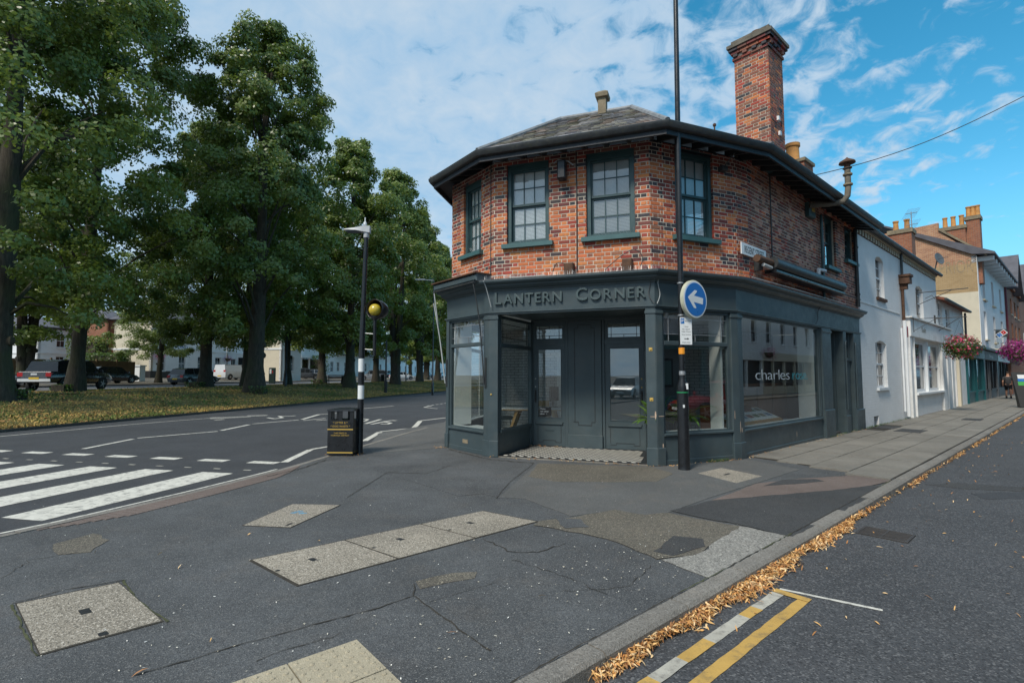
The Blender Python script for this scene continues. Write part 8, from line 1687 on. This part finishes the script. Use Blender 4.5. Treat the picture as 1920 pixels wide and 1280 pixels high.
def weeds(pts, n, sz, label, seed):
    rg = np.random.default_rng(seed); C = []
    for k in range(n): i = rg.integers(0, len(pts)-1); t = rg.random(); p = Vector(pts[i]).lerp(Vector(pts[i+1]), t); C.append((p.x+rg.normal(0,.015), p.y+rg.normal(0,.015), p.z+rg.uniform(.0,sz)))
    tag(link(bpy.data.objects.new('weeds', leafmesh('weeds', np.array(C), rg.uniform(.5,1,n)*sz*.8, rnd_dirs(n,0,rg), M['hedge'], rg.random(n)*.5, .3, rg))), kind='stuff', label=label, cat='weeds')
weeds([tuple(f2.p(1.1,.0,.06)), tuple(f2.p(1.6,.0,.05))], 260, .05, 'small green weeds at the foot of the chamfer window', 3); weeds([tuple(f3.p(4.9,.02,.06)), tuple(f3.p(8.2,.02,.05)), tuple(f3.p(10,.02,.05)), tuple(f3.p(14,.02,.03))], 900, .05, 'line of moss and weeds at the foot of the street wall', 4)
# ------------------------------------------------------------------ the other side of the street (shows in the shop windows)
OS = 13.4; M['dull_glass'] = mat('dull_dark_glass', (.03,.035,.04), .35, .4, 1)
op_ = MB(); op_.prism([tuple(st(s, o).xy) for s, o in ((-30,14.5),(-30,10.6),(90,10.6),(90,14.5))][::-1] if False else [tuple(st(-30,14.5).xy), tuple(st(90,14.5).xy), tuple(st(90,10.6).xy), tuple(st(-30,10.6).xy)], -.15, .0); o__ = op_.build('far_side_pavement', M['slab']); tag(o__, kind='structure')
def opp(s0, s1, h, mt, label, shopmt, nw):
    t = thing('terrace_building', label, 'building', tuple(f3.p((s0+s1)/2, 0, OS))); fo = Face(f3.p(s1, 0, OS), f3.p(s0, 0, OS)); L_ = s1-s0; H = []
    for i in range(nw): c = L_*(i+.5)/nw; H += [(c-.5, c+.5, 4.3, 6.1)]+([(c-.45, c+.45, 7.2, 8.6)] if h > 9 else [])
    wins_wall(fo, 0, L_-.02, 3.5, h, H, mt, t)
    for h_ in H: simple_window(fo, *h_, t, rec=.12, sill='render_v')
    m = fo.mb(); m.bbox(0, L_-.02, 2.8, 3.498, -.2, .08, .01); m.build('fascia', M[shopmt], t); k = max(2, int(L_/2.4))
    for i in range(k+1): x = min(L_*i/k, L_-.24); m = fo.mb(); m.box(x, x+.22, 0, 2.8, -.2, .03); m.build('pilaster', M[shopmt], t)
    m = fo.mb(); m.box(0, L_-.02, 0, .65, -.2, -.02); m.build('stall_riser', M[shopmt], t); m = fo.mb(); m.box(.2, L_-.2, .65, 2.8, -.16, -.15); m.build('pane', M['dull_glass'], t)
    m = fo.mb(); m.box(0, L_-.02, h, h+.2, -8, .3); m.build('roof', M['farroof'], t)
    m = fo.mb(); m.box(0, L_-.02, 0, h, -8, -7.9); m.build('rear_wall', M['render_c'], t)
    return t
opp(-12, -2, 7.2, 'bt_red', 'red brick block on the opposite side of the street, nearest the avenue', 'grey_shop', 3); opp(-2, 8, 8, 'render_v', 'white block on the opposite side of the street with teal shop', 'teal_shop', 4); opp(8, 20, 9.6, 'render_c', 'tall cream block on the opposite side with a grey shopfront', 'grey_shop', 4); opp(20, 34, 9.4, 'render_v', 'long white block opposite with white shopfront and baskets', 'render_w', 5); opp(34, 46, 9.8, 'render_v', 'white block opposite with pale stone coloured shopfront', 'render_c', 4); opp(46, 60, 9.4, 'render_v', 'white block opposite with teal green shopfront', 'teal_shop', 5); opp(60, 80, 10, 'bt_red', 'farthest red brick block on the opposite side', 'grey_shop', 5)
car('hatch', 'car_red', 'red car parked at the opposite kerb, reflected in the chamfer window', tuple(st(4.5, 9.4, RZ2)), math.atan2(-U3.y, -U3.x)); car('saloon', 'car_white', 'white car parked at the opposite kerb behind the red car', tuple(st(-1.5, 9.4, RZ2)), math.atan2(-U3.y, -U3.x)); car('hatch', 'car_white', 'white car waiting in the avenue behind the camera, reflected in the lobby door', (-9.5, -13, RZ), R13, 'car')
basket(Vector(tuple(st(33, 12.4, 3.4))), .55, 'dark red flower basket on the opposite side reflected in the street window', 'petal_p', 500, 'hanging flower baskets along the street', seed=30, greenr=.3)
